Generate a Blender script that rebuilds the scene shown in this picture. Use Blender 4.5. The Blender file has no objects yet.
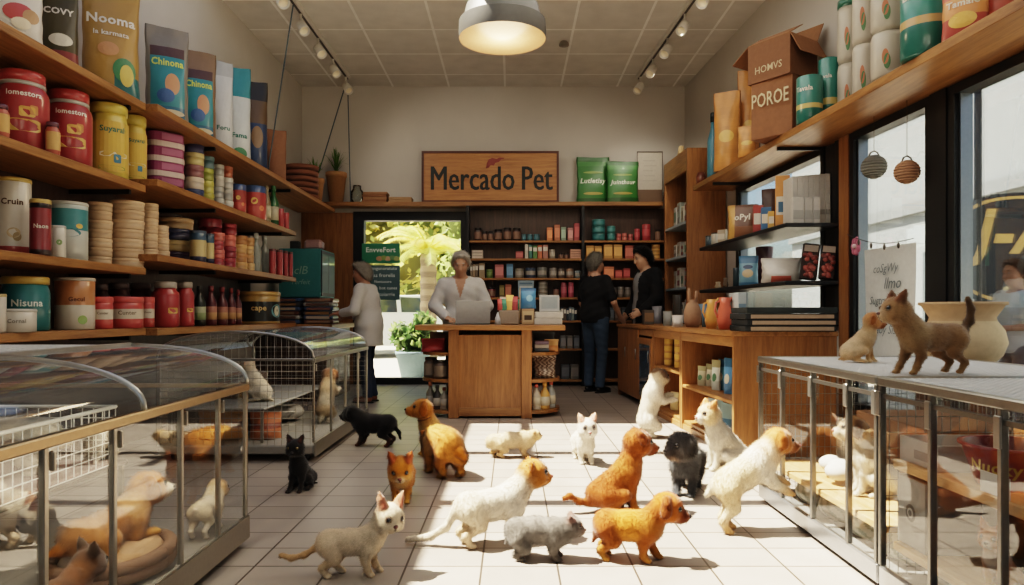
import bpy, bmesh, math, random
import numpy as np
from mathutils import Vector, Matrix
random.seed(7); RNG = np.random.default_rng(7)
C = bpy.context.scene.collection
F = 700.0; CX = 512.0; HY = 314.0
KR = 40/700.0; YAW = math.atan(KR)
def RX(a, Y): return a-KR*Y            # the right-hand wall and all that follows it runs at a slight angle
def L1(c): return c/12.92 if c <= .04045 else ((c+.055)/1.055)**2.4
def H(h):
    h = h.lstrip('#'); return tuple(L1(int(h[i:i+2], 16)/255) for i in (0, 2, 4))
# ------------------------------------------------------------------ materials
def nmat(name):
    m = bpy.data.materials.new(name); m.use_nodes = True
    nt = m.node_tree; b = nt.nodes['Principled BSDF']; return m, nt, b
def paint(name, rough=.5, metal=0, nscale=30, nval=.12, bump=.03, coat=0, spec=.5, trans=0):
    m, nt, b = nmat(name); n = nt.nodes; l = nt.links
    a = n.new('ShaderNodeAttribute'); a.attribute_name = 'Col'
    tc = n.new('ShaderNodeTexCoord'); no = n.new('ShaderNodeTexNoise'); no.inputs['Scale'].default_value = nscale; no.inputs['Detail'].default_value = 4
    l.new(tc.outputs['Object'], no.inputs['Vector'])
    mr = n.new('ShaderNodeMapRange'); mr.inputs[3].default_value = 1-nval; mr.inputs[4].default_value = 1+nval
    l.new(no.outputs['Fac'], mr.inputs[0])
    mx = n.new('ShaderNodeVectorMath'); mx.operation = 'SCALE'
    hs = n.new('ShaderNodeHueSaturation'); hs.inputs['Saturation'].default_value = .86; hs.inputs['Value'].default_value = .92; l.new(a.outputs['Color'], hs.inputs['Color'])
    l.new(hs.outputs[0], mx.inputs[0]); l.new(mr.outputs[0], mx.inputs['Scale']); l.new(mx.outputs[0], b.inputs['Base Color'])
    b.inputs['Roughness'].default_value = rough; b.inputs['Metallic'].default_value = metal
    b.inputs['Coat Weight'].default_value = coat; b.inputs['Specular IOR Level'].default_value = spec
    if trans: b.inputs['Transmission Weight'].default_value = trans
    if bump:
        bp = n.new('ShaderNodeBump'); bp.inputs['Strength'].default_value = bump*4; bp.inputs['Distance'].default_value = .004
        l.new(no.outputs['Fac'], bp.inputs['Height']); l.new(bp.outputs[0], b.inputs['Normal'])
    return m
M = {}
M['paint'] = paint('painted_surface', .5)
M['gloss'] = paint('glossy_print', .28, nval=.06, bump=.01, coat=.3)
M['matte'] = paint('matte_surface', .85, nval=.15, bump=.08)
M['bag'] = paint('crinkled_film', .38, nscale=14, nval=.08, bump=.25, coat=.2)
M['cloth'] = paint('woven_cloth', .9, nscale=90, nval=.12, bump=.1)
M['metal'] = paint('brushed_metal', .3, metal=.9, nscale=60, nval=.1, bump=.01)
M['black'] = paint('black_powder_coat', .45, nval=.1, bump=.02)
M['skin'] = paint('skin', .55, nscale=40, nval=.05, bump=.01)
M['eye'] = paint('eye_gloss', .05, nval=0, bump=0, coat=1)
def emis(name, col, st):
    m, nt, b = nmat(name); b.inputs['Base Color'].default_value = (*col, 1)
    b.inputs['Emission Color'].default_value = (*col, 1); b.inputs['Emission Strength'].default_value = st; return m
M['lampglow'] = emis('lamp_diffuser', (1, .78, .5), 1.6)
def wood(name, c1, c2, axis=1, rough=.42, scale=1.0):
    m, nt, b = nmat(name); n = nt.nodes; l = nt.links
    tc = n.new('ShaderNodeTexCoord'); mp = n.new('ShaderNodeMapping')
    s = [9*scale]*3; s[axis] = .7*scale; mp.inputs['Scale'].default_value = s
    l.new(tc.outputs['Object'], mp.inputs[0])
    no = n.new('ShaderNodeTexNoise'); no.inputs['Scale'].default_value = 3; no.inputs['Detail'].default_value = 6; no.inputs['Roughness'].default_value = .6; no.inputs['Distortion'].default_value = .6
    l.new(mp.outputs[0], no.inputs['Vector'])
    no2 = n.new('ShaderNodeTexNoise'); no2.inputs['Scale'].default_value = 22; no2.inputs['Detail'].default_value = 3
    l.new(mp.outputs[0], no2.inputs['Vector'])
    ad = n.new('ShaderNodeMath'); ad.operation = 'MULTIPLY_ADD'; ad.inputs[1].default_value = .35
    l.new(no2.outputs['Fac'], ad.inputs[0]); l.new(no.outputs['Fac'], ad.inputs[2])
    r = n.new('ShaderNodeValToRGB'); r.color_ramp.elements[0].position = .42; r.color_ramp.elements[1].position = .9
    r.color_ramp.elements[0].color = (*c1, 1); r.color_ramp.elements[1].color = (*c2, 1)
    l.new(ad.outputs[0], r.inputs[0]); l.new(r.outputs[0], b.inputs['Base Color'])
    b.inputs['Roughness'].default_value = rough
    bp = n.new('ShaderNodeBump'); bp.inputs['Strength'].default_value = .08; l.new(no2.outputs['Fac'], bp.inputs['Height']); l.new(bp.outputs[0], b.inputs['Normal'])
    return m
WA, WB = H('765030'), H('aa7e50')
M['woodY'] = wood('oak_along_depth', WA, WB, 1)
M['woodX'] = wood('oak_across', WA, WB, 0)
M['woodZ'] = wood('oak_upright', H('76502f'), H('a3754a'), 2)
M['woodpale'] = wood('pale_pine', H('b08454'), H('d8b080'), 1)
M['wooddark'] = wood('dark_back_board', H('3a2c24'), H('57443a'), 2)
M['woodsign'] = wood('sign_board', H('8e5f38'), H('b8844f'), 0)
def glass(name, tint=(.86, .9, .9), rough=.02, refl=1.0, ior=1.45, streak=0):
    m = bpy.data.materials.new(name); m.use_nodes = True; nt = m.node_tree; n = nt.nodes; l = nt.links; n.clear()
    o = n.new('ShaderNodeOutputMaterial'); t = n.new('ShaderNodeBsdfTransparent'); t.inputs[0].default_value = (*tint, 1)
    g = n.new('ShaderNodeBsdfGlossy'); g.inputs['Roughness'].default_value = rough; g.inputs[0].default_value = (1, 1, 1, 1)
    fr = n.new('ShaderNodeFresnel'); fr.inputs[0].default_value = ior
    mu = n.new('ShaderNodeMath'); mu.operation = 'MULTIPLY'; mu.inputs[1].default_value = refl; mu.use_clamp = True
    l.new(fr.outputs[0], mu.inputs[0])
    mx = n.new('ShaderNodeMixShader'); l.new(mu.outputs[0], mx.inputs[0]); l.new(t.outputs[0], mx.inputs[1]); l.new(g.outputs[0], mx.inputs[2])
    last = mx
    if streak:   # a thin film of dust; on the curved tops a painted-in pale reflection
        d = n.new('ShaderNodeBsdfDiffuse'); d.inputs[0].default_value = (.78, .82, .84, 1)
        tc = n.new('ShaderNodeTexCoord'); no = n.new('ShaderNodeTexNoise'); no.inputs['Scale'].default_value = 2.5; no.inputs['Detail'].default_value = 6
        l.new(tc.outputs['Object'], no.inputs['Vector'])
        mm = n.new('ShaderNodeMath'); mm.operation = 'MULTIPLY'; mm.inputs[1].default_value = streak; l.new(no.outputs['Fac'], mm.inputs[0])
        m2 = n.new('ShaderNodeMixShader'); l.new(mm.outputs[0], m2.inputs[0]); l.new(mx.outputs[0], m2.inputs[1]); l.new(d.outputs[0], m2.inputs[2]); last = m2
    l.new(last.outputs[0], o.inputs[0]); return m
M['glass'] = glass('window_glass', (.93, .95, .95), .0, .5, streak=.015)
M['caseglass'] = glass('display_glass', (.95, .96, .96), .01, .20, 1.45, streak=.006)
M['topglass'] = glass('curved_top_glass', (.84, .88, .87), .05, 1.1, 1.5, streak=.16)  # heavy pale film paints a bright reflection onto the curved glass
M['cageglass'] = glass('cage_glass', (.97, .98, .98), .01, .16, 1.45)
M['jarglass'] = glass('jar_glass', (.85, .88, .86), .03, 1.3)
def fur_mat(name, strands):
    m, nt, b = nmat(name); n = nt.nodes; l = nt.links
    a = n.new('ShaderNodeAttribute'); a.attribute_name = 'Col'
    tc = n.new('ShaderNodeTexCoord'); no = n.new('ShaderNodeTexNoise'); no.inputs['Scale'].default_value = 55; no.inputs['Detail'].default_value = 5
    l.new(tc.outputs['Object'], no.inputs['Vector'])
    mr = n.new('ShaderNodeMapRange'); mr.inputs[3].default_value = .78; mr.inputs[4].default_value = 1.18; l.new(no.outputs['Fac'], mr.inputs[0])
    mx = n.new('ShaderNodeVectorMath'); mx.operation = 'SCALE'; l.new(a.outputs['Color'], mx.inputs[0]); l.new(mr.outputs[0], mx.inputs['Scale']); l.new(mx.outputs[0], b.inputs['Base Color'])
    b.inputs['Roughness'].default_value = .75; b.inputs['Specular IOR Level'].default_value = .2
    b.inputs['Sheen Weight'].default_value = .35; b.inputs['Sheen Roughness'].default_value = .5
    b.inputs['Subsurface Weight'].default_value = 0
    if strands:
        nn = n.new('ShaderNodeAttribute'); nn.attribute_name = 'BN'
        vt = n.new('ShaderNodeVectorTransform'); vt.vector_type = 'NORMAL'; vt.convert_from = 'OBJECT'; vt.convert_to = 'WORLD'
        l.new(nn.outputs['Vector'], vt.inputs[0]); l.new(vt.outputs[0], b.inputs['Normal'])
        tr = n.new('ShaderNodeBsdfTranslucent'); l.new(mx.outputs[0], tr.inputs[0]); l.new(vt.outputs[0], tr.inputs['Normal'])
        ms = n.new('ShaderNodeMixShader'); ms.inputs[0].default_value = .35; l.new(b.outputs[0], ms.inputs[1]); l.new(tr.outputs[0], ms.inputs[2]); l.new(ms.outputs[0], n['Material Output'].inputs[0])
    else:
        bp = n.new('ShaderNodeBump'); bp.inputs['Strength'].default_value = .35; bp.inputs['Distance'].default_value = .004; l.new(no.outputs['Fac'], bp.inputs['Height']); l.new(bp.outputs[0], b.inputs['Normal'])
    return m
M['furbody'] = fur_mat('short_fur_skin', False); M['fur'] = fur_mat('fur_strands', True)
# ------------------------------------------------------------------ mesh builder
class MB:
    def __init__(s): s.v = []; s.f = []; s.c = []; s.sm = []
    def add(s, vs, fs, col, smooth=False):
        o = len(s.v); s.v.extend([tuple(p) for p in vs])
        for i, f in enumerate(fs):
            s.f.append([o+k for k in f]); s.c.append(col[i] if isinstance(col, list) else col); s.sm.append(smooth)
        return s
    def box(s, x0, x1, y0, y1, z0, z1, col=(.5, .5, .5), mat=None):
        vs = [(x, y, z) for z in (z0, z1) for y in (y0, y1) for x in (x0, x1)]
        if mat is not None: vs = [mat @ Vector(p) for p in vs]
        return s.add(vs, [(0, 2, 3, 1), (4, 5, 7, 6), (0, 1, 5, 4), (2, 6, 7, 3), (0, 4, 6, 2), (1, 3, 7, 5)], col)
    def cbox(s, x0, x1, y0, y1, z0, z1, col=(.5, .5, .5), ch=.006, mat=None):   # box with chamfered edges
        x0, x1 = sorted((x0, x1)); y0, y1 = sorted((y0, y1)); z0, z1 = sorted((z0, z1))
        ch = min(ch, (x1-x0)*.3, (y1-y0)*.3, (z1-z0)*.3)
        bm = bmesh.new(); bmesh.ops.create_cube(bm, size=1)
        for v in bm.verts: v.co = ((x0+x1)/2+v.co.x*(x1-x0), (y0+y1)/2+v.co.y*(y1-y0), (z0+z1)/2+v.co.z*(z1-z0))
        bmesh.ops.bevel(bm, geom=bm.edges[:], offset=ch, segments=1, affect='EDGES')
        bm.verts.index_update()
        vs = [(mat @ v.co if mat is not None else v.co.copy()) for v in bm.verts]; fs = [[v.index for v in f.verts] for f in bm.faces]; bm.free()
        return s.add(vs, fs, col)
    def lathe(s, prof, n=24, ctr=(0, 0, 0), ang=None):   # prof: (r, z, colour of the band above)
        vs = []; fs = []; cols = []
        for r, z, *_ in prof:
            for i in range(n):
                a = 2*math.pi*i/n; vs.append((ctr[0]+r*math.cos(a), ctr[1]+r*math.sin(a), ctr[2]+z))
        for k in range(len(prof)-1):
            for i in range(n):
                j = (i+1) % n; fs.append((k*n+i, k*n+j, (k+1)*n+j, (k+1)*n+i)); cols.append(prof[k][2])
        if prof[0][0] > 1e-4: fs.append(tuple(reversed(range(n)))); cols.append(prof[0][2])
        if prof[-1][0] > 1e-4: fs.append(tuple(range((len(prof)-1)*n, len(prof)*n))); cols.append(prof[-2][2])
        return s.add(vs, fs, cols, True)
    def tube(s, pts, r, col=(.5, .5, .5), n=8, taper=None, cap=True):
        pts = [Vector(p) for p in pts]; m = len(pts); vs = []; fs = []
        up = Vector((0, 0, 1)); t0 = (pts[1]-pts[0]).normalized()
        if abs(t0.dot(up)) > .95: up = Vector((1, 0, 0))
        for k, p in enumerate(pts):
            t = (pts[min(k+1, m-1)]-pts[max(k-1, 0)]).normalized()
            a = t.cross(up); a = a.normalized() if a.length > 1e-6 else Vector((1, 0, 0)); b = a.cross(t)
            up = b
            rr = r if taper is None else r*taper[k]
            for i in range(n):
                an = 2*math.pi*i/n; vs.append(p+a*math.cos(an)*rr+b*math.sin(an)*rr)
        for k in range(m-1):
            for i in range(n):
                j = (i+1) % n; fs.append((k*n+i, k*n+j, (k+1)*n+j, (k+1)*n+i))
        if cap: fs.append(tuple(reversed(range(n)))); fs.append(tuple(range((m-1)*n, m*n)))
        return s.add(vs, fs, col, True)
    def ball(s, c, r, col=(.5, .5, .5), nu=14, nv=9, mat=None):
        if not isinstance(r, (tuple, list)): r = (r, r, r)
        vs = [(0, 0, -1)]
        for k in range(1, nv):
            th = math.pi*k/nv
            for i in range(nu):
                a = 2*math.pi*i/nu; vs.append((math.sin(th)*math.cos(a), math.sin(th)*math.sin(a), -math.cos(th)))
        vs.append((0, 0, 1)); fs = []
        for i in range(nu): fs.append((0, 1+(i+1) % nu, 1+i))
        for k in range(nv-2):
            for i in range(nu):
                j = (i+1) % nu; fs.append((1+k*nu+i, 1+k*nu+j, 1+(k+1)*nu+j, 1+(k+1)*nu+i))
        t = len(vs)-1; b = 1+(nv-2)*nu
        for i in range(nu): fs.append((b+i, b+(i+1) % nu, t))
        out = []
        for p in vs:
            q = Vector((p[0]*r[0], p[1]*r[1], p[2]*r[2]))
            if mat is not None: q = mat @ q
            out.append(q+Vector(c))
        return s.add(out, fs, col, True)
    def prism(s, poly, z0, z1, col, axis='z'):
        n = len(poly)
        def mk(p, z): return (p[0], p[1], z) if axis == 'z' else ((p[0], z, p[1]) if axis == 'y' else (z, p[0], p[1]))
        vs = [mk(p, z0) for p in poly]+[mk(p, z1) for p in poly]
        fs = [tuple(reversed(range(n))), tuple(range(n, 2*n))]+[(i, (i+1) % n, n+(i+1) % n, n+i) for i in range(n)]
        return s.add(vs, fs, col)
    def build(s, name, mat, parent=None, loc=None, rz=0, bevel=0):
        me = bpy.data.meshes.new(name); me.from_pydata(s.v, [], s.f)
        me.polygons.foreach_set('use_smooth', s.sm)
        at = me.color_attributes.new('Col', 'FLOAT_COLOR', 'CORNER')
        lt = np.empty(len(me.polygons), int); me.polygons.foreach_get('loop_total', lt)
        cols = np.array([(*c, 1) for c in s.c], dtype=np.float32).reshape(-1, 4)
        at.data.foreach_set('color', np.repeat(cols, lt, axis=0).ravel())
        bm = bmesh.new(); bm.from_mesh(me); bmesh.ops.recalc_face_normals(bm, faces=bm.faces); bm.to_mesh(me); bm.free()
        me.materials.append(M[mat] if isinstance(mat, str) else mat)
        o = bpy.data.objects.new(name, me); C.objects.link(o)
        if parent is not None: o.parent = parent
        if loc is not None: o.location = loc
        if rz: o.rotation_euler = (0, 0, rz)
        if bevel:
            b = o.modifiers.new('soft_edges', 'BEVEL'); b.width = bevel; b.segments = 2; b.limit_method = 'ANGLE'
        if any(s.sm) and not all(s.sm): pass
        return o
def finish_smooth(o, ang=40):
    for p in o.data.polygons: p.use_smooth = True
    try: o.data.set_sharp_from_angle(angle=math.radians(ang))
    except Exception: pass
def empty(name, loc=(0, 0, 0), rz=0):
    o = bpy.data.objects.new(name, None); C.objects.link(o); o.location = loc; o.rotation_euler = (0, 0, rz); o.empty_display_size = .1; return o
USED = {}
def tag(o, label, cat, group=None, kind=None):
    USED[label] = USED.get(label, 0)+1
    o['label'] = label; o['category'] = cat
    if group: o['group'] = group
    if kind: o['kind'] = kind
    return o
def struct(o): o['kind'] = 'structure'; return o
def dup(o, parent=None):
    c = o.copy(); C.objects.link(c)
    if parent is not None: c.parent = parent
    for ch in o.children: dup(ch, c)
    return c
ORD = ['first', 'second', 'third', 'fourth', 'fifth', 'sixth', 'seventh', 'eighth', 'ninth', 'tenth', 'eleventh', 'twelfth', 'thirteenth', 'fourteenth', 'fifteenth', 'sixteenth', 'seventeenth', 'eighteenth', 'nineteenth', 'twentieth', 'twenty-first', 'twenty-second', 'twenty-third', 'twenty-fourth', 'twenty-fifth', 'twenty-sixth', 'twenty-seventh', 'twenty-eighth']
# ------------------------------------------------------------------ lettering
TC = {}
def text_vf(t, bold=.0, shear=0):
    k = (t, bold, shear)
    if k in TC: return TC[k]
    cu = bpy.data.curves.new('lettering', 'FONT'); cu.body = t; cu.size = 1; cu.align_x = 'CENTER'; cu.align_y = 'CENTER'; cu.offset = bold; cu.shear = shear; cu.resolution_u = 2; cu.space_character = 1+bold*2.2
    ob = bpy.data.objects.new('lettering', cu); C.objects.link(ob)
    dg = bpy.context.evaluated_depsgraph_get(); me = bpy.data.meshes.new_from_object(ob.evaluated_get(dg))
    vs = [v.co.copy() for v in me.vertices]; fs = [tuple(p.vertices) for p in me.polygons]
    bpy.data.objects.remove(ob); bpy.data.curves.remove(cu); bpy.data.meshes.remove(me)
    xs = [v.x for v in vs]; ys = [v.y for v in vs]
    cx = (min(xs)+max(xs))/2; cy = (min(ys)+max(ys))/2
    vs = [(v.x-cx, v.y-cy) for v in vs]; TC[k] = (vs, fs, max(xs)-min(xs), max(ys)-min(ys)); return TC[k]
def letter(parent, t, width, fn, col, bold=.02, shear=0, name='lettering', mat='paint', height=None, label=None):
    """fn(u, v) maps flat lettering coordinates in metres to a local point; width = the line's length"""
    vs, fs, w, h = text_vf(t, bold, shear); k = width/w; kv = k if height is None else height/h
    mb = MB(); mb.add([fn(x*k, y*kv) for x, y in vs], fs, col)
    o = mb.build(name, mat, parent)
    if label: o['label'] = label
    return o
def on_front(y, z, x=0): return lambda u, v: (x+u, y, z+v)
def on_cyl(r, z, a0=0): return lambda u, v: (r*math.sin(a0+u/r), -r*math.cos(a0+u/r), z+v)
# ------------------------------------------------------------------ organic surfaces: smooth union of tapered limbs, meshed by surface nets
def rotm(rx=0, ry=0, rz=0):
    from mathutils import Euler
    return np.array(Euler((rx, ry, rz)).to_matrix())
def cap(a, b, r0, r1, col, k=.5, kc=1): return dict(t='c', a=np.array(a, float), b=np.array(b, float), r0=r0, r1=r1, col=col, k=k, kc=kc)
def ell(c, r, col, R=None, k=.5, kc=1): return dict(t='e', c=np.array(c, float), r=np.array(r, float), R=R, col=col, k=k, kc=kc)
def chain(pts, rs, col, k=.5, kc=1):
    return [cap(pts[i], pts[i+1], rs[i], rs[i+1], col, k, kc) for i in range(len(pts)-1)]
def pd(p, X):
    if p['t'] == 'c':
        ab = p['b']-p['a']; t = np.clip(((X-p['a'])@ab)/max(ab@ab, 1e-12), 0, 1)
        return np.linalg.norm(X-p['a']-t[..., None]*ab, axis=-1)-(p['r0']+(p['r1']-p['r0'])*t)
    q = X-p['c']
    if p['R'] is not None: q = q@p['R']
    k0 = np.linalg.norm(q/p['r'], axis=-1); k1 = np.linalg.norm(q/p['r']**2, axis=-1)
    return np.where(k1 > 1e-9, k0*(k0-1)/np.maximum(k1, 1e-9), -p['r'].min())
def pbox(p):
    if p['t'] == 'c':
        r = max(p['r0'], p['r1']); return np.minimum(p['a'], p['b'])-r, np.maximum(p['a'], p['b'])+r
    r = p['r'].max() if p['R'] is not None else p['r']
    return p['c']-r, p['c']+r
def field(prims, X):
    d = None
    for p in prims:
        e = pd(p, X)
        if d is None: d = e
        else:
            k = p['k']; h = np.maximum(k-np.abs(d-e), 0)/k; d = np.minimum(d, e)-h*h*k*.25
    return d
def sdf_mesh(prims, h, cuts=(), holes=()):
    lo = np.min([pbox(p)[0] for p in prims], 0)-3*h; hi = np.max([pbox(p)[1] for p in prims], 0)+3*h
    n = np.ceil((hi-lo)/h).astype(int)+1
    ax = [lo[i]+h*np.arange(n[i]) for i in range(3)]
    D = np.full(tuple(n), 1.0)
    for p in prims:
        a, b = pbox(p); mg = p['k']+2*h
        i0 = np.clip(np.floor((a-mg-lo)/h).astype(int), 0, n-1); i1 = np.clip(np.ceil((b+mg-lo)/h).astype(int)+1, 1, n)
        g = np.stack(np.meshgrid(ax[0][i0[0]:i1[0]], ax[1][i0[1]:i1[1]], ax[2][i0[2]:i1[2]], indexing='ij'), -1)
        e = pd(p, g); sl = (slice(i0[0], i1[0]), slice(i0[1], i1[1]), slice(i0[2], i1[2])); d = D[sl]; k = p['k']
        hh = np.maximum(k-np.abs(d-e), 0)/k; D[sl] = np.minimum(d, e)-hh*hh*k*.25
    if cuts or holes:
        G = np.stack(np.meshgrid(*ax, indexing='ij'), -1)
        for c, nn in cuts: D = np.maximum(D, (G-np.array(c, float))@np.array(nn, float))
        for p in holes: D = np.maximum(D, -pd(p, G))
    S = D < 0
    cs = tuple(n-1); cnt = np.zeros(cs); acc = np.zeros(cs+(3,))
    offs = [(i, j, k) for i in (0, 1) for j in (0, 1) for k in (0, 1)]
    def sub(A, o): return A[o[0]:o[0]+cs[0], o[1]:o[1]+cs[1], o[2]:o[2]+cs[2]]
    for o in offs:
        for axn in range(3):
            if o[axn]: continue
            q = list(o); q[axn] = 1
            d0 = sub(D, o); d1 = sub(D, q); m = (d0 < 0) != (d1 < 0)
            den = np.where(m, d0-d1, 1); t = np.where(m, d0/den, 0)
            for i in range(3):
                acc[..., i] += np.where(m, o[i]+(t if i == axn else 0), 0)
            cnt += m
    act = cnt > 0; idx = np.full(cs, -1); na = int(act.sum()); idx[act] = np.arange(na)
    ijk = np.argwhere(act); V = lo+h*(ijk+acc[act]/cnt[act][:, None])
    fs = []
    for axn in range(3):
        u, w = (axn+1) % 3, (axn+2) % 3
        s0 = [slice(1, -1)]*3; s1 = [slice(1, -1)]*3
        s0[axn] = slice(0, -1); s1[axn] = slice(1, None)
        A = S[tuple(s0)]; B = S[tuple(s1)]; ch = np.argwhere(A != B)
        if not len(ch): continue
        flip = A[tuple(ch.T)]
        base = ch.copy(); 
        for i in range(3):
            if i != axn: base[:, i] += 1
        du = np.zeros(3, int); du[u] = 1; dw = np.zeros(3, int); dw[w] = 1
        c = [idx[tuple((base-x).T)] for x in (0*du, du, du+dw, dw)]
        q = np.stack(c, 1); q[~flip] = q[~flip][:, ::-1]; fs.append(q)
    return V, np.concatenate(fs)
def vcols(prims, V, soft, spots=()):
    W = np.zeros(len(V)); A = np.zeros((len(V), 3))
    for p in prims:
        w = np.exp(-np.maximum(pd(p, V), -.03*0-soft)/(soft*p['kc'])); w = np.clip(w, 0, 60); W += w; A += w[:, None]*np.array(p['col'])
    A /= np.maximum(W, 1e-9)[:, None]
    for c, r, col in spots:
        r = np.array(r if isinstance(r, (tuple, list)) else (r, r, r), float)
        d = np.linalg.norm((V-np.array(c))/r, axis=1); t = np.clip((1.15-d)/.3, 0, 1)[:, None]; A = A*(1-t)+np.array(col)*t
    return A
def arr_mesh(name, V, Fq, cols, mat, parent=None):
    me = bpy.data.meshes.new(name); me.from_pydata(V.tolist(), [], Fq.tolist())
    me.polygons.foreach_set('use_smooth', [True]*len(me.polygons))
    a = me.color_attributes.new('Col', 'FLOAT_COLOR', 'POINT'); a.data.foreach_set('color', np.c_[cols, np.ones(len(V))].astype(np.float32).ravel())
    me.materials.append(M[mat]); o = bpy.data.objects.new(name, me); C.objects.link(o)
    if parent is not None: o.parent = parent
    return o
def strands(name, V, Fq, cols, parent, dens, ln, wd, flow, jit=.22, lift=.30, skip=None):
    """fur as thin tapered blades rooted on the skin, lying along flow"""
    P = V[Fq]; e1 = P[:, 2]-P[:, 0]; e2 = P[:, 3]-P[:, 1]; nr = np.cross(e1, e2); ar = np.linalg.norm(nr, axis=1)/2; N = nr/np.maximum(2*ar, 1e-12)[:, None]
    tot = int(ar.sum()*dens); f = RNG.choice(len(Fq), tot, p=ar/ar.sum())
    u = RNG.random((tot, 1)); v = RNG.random((tot, 1)); Q = P[f]
    R = (Q[:, 0]*(1-u)+Q[:, 1]*u)*(1-v)+(Q[:, 3]*(1-u)+Q[:, 2]*u)*v
    n = N[f]; col = cols[Fq[f]].mean(1)*RNG.uniform(.72, 1.3, (tot, 1))
    if skip is not None:
        kp = ~skip(R); R, n, col = R[kp], n[kp], col[kp]; tot = len(R)
    fl = flow(R); fl = fl-(fl*n).sum(1)[:, None]*n; fl /= np.maximum(np.linalg.norm(fl, axis=1), 1e-6)[:, None]
    d = n*lift+fl*(1-lift)+RNG.normal(0, jit, (tot, 3)); d -= n*np.minimum((d*n).sum(1), 0)[:, None]; d /= np.linalg.norm(d, axis=1)[:, None]
    L = ln*RNG.uniform(.5, 1.15, (tot, 1)); sd = np.cross(n+RNG.normal(0, .25, (tot, 3)), d); sd /= np.maximum(np.linalg.norm(sd, axis=1), 1e-6)[:, None]
    sd *= wd*RNG.uniform(.7, 1.2, (tot, 1))
    tip = R+d*L; tip[:, 2] = np.maximum(tip[:, 2], .001)
    fl_ = ((np.cross(sd, d)*n).sum(1) < 0)[:, None]; sd = np.where(fl_, -sd, sd)
    VV = np.stack([R-sd/2-n*.001, R+sd/2-n*.001, tip], 1).reshape(-1, 3); FF = np.arange(tot*3).reshape(-1, 3)
    me = bpy.data.meshes.new(name); me.vertices.add(len(VV)); me.vertices.foreach_set('co', VV.ravel())
    me.loops.add(tot*3); me.loops.foreach_set('vertex_index', FF.ravel()); me.polygons.add(tot)
    me.polygons.foreach_set('loop_start', np.arange(tot)*3); me.polygons.foreach_set('loop_total', np.full(tot, 3)); me.update(calc_edges=True)
    a = me.color_attributes.new('Col', 'FLOAT_COLOR', 'POINT'); cc = np.repeat(np.clip(col, 0, 1), 3, 0); a.data.foreach_set('color', np.c_[cc, np.ones(len(cc))].astype(np.float32).ravel())
    b = me.attributes.new('BN', 'FLOAT_VECTOR', 'POINT'); bn = n+RNG.normal(0, .18, (tot, 3)); bn /= np.linalg.norm(bn, axis=1)[:, None]
    b.data.foreach_set('vector', np.repeat(bn, 3, 0).astype(np.float32).ravel())
    me.materials.append(M['fur']); o = bpy.data.objects.new(name, me); C.objects.link(o); o.parent = parent; return o
# ------------------------------------------------------------------ four-legged animals (unit = height of the back, forward = +x)
POSE = dict(
 stand=dict(hip=(-.42, 0, .70), belly=(0, 0, .69), chest=(.38, 0, .68), neck=(.5, 0, .84), head=(.80, 0, 1.18),
   FL=[(.42, .15, .58), (.33, .16, .36), (.40, .15, .14), (.47, .15, .06)], BL=[(-.42, .15, .62), (-.27, .19, .40), (-.54, .17, .22), (-.44, .17, .06)]),
 sit=dict(hip=(-.30, 0, .32), belly=(-.07, 0, .58), chest=(.18, 0, .88), neck=(.26, 0, 1.08), head=(.42, 0, 1.44),
   FL=[(.26, .15, .80), (.25, .16, .48), (.30, .14, .15), (.38, .14, .06)], BL=[(-.28, .20, .36), (.08, .27, .40), (-.2, .25, .12), (.10, .27, .06)]),
 lie=dict(hip=(-.45, 0, .30), belly=(0, 0, .30), chest=(.4, 0, .34), neck=(.52, 0, .48), head=(.8, 0, .72),
   FL=[(.4, .18, .27), (.34, .2, .12), (.6, .18, .08), (.76, .18, .06)], BL=[(-.45, .2, .26), (-.2, .3, .22), (-.45, .3, .09), (-.2, .3, .06)]),
 rear=dict(hip=(-.10, 0, .52), belly=(0, 0, .86), chest=(.10, 0, 1.2), neck=(.16, 0, 1.4), head=(.30, 0, 1.72),
   FL=[(.18, .14, 1.22), (.40, .15, 1.08), (.62, .14, 1.16), (.70, .14, 1.19)], BL=[(-.08, .16, .48), (.15, .20, .34), (-.12, .18, .16), (.04, .18, .06)]),
 low=dict(hip=(-.42, 0, .56), belly=(0, 0, .58), chest=(.36, 0, .54), neck=(.50, 0, .58), head=(.72, 0, .72),
   FL=[(.38, .17, .42), (.33, .18, .26), (.37, .17, .12), (.44, .17, .06)], BL=[(-.40, .18, .44), (-.25, .22, .28), (-.46, .2, .15), (-.36, .2, .06)]),
)
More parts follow.
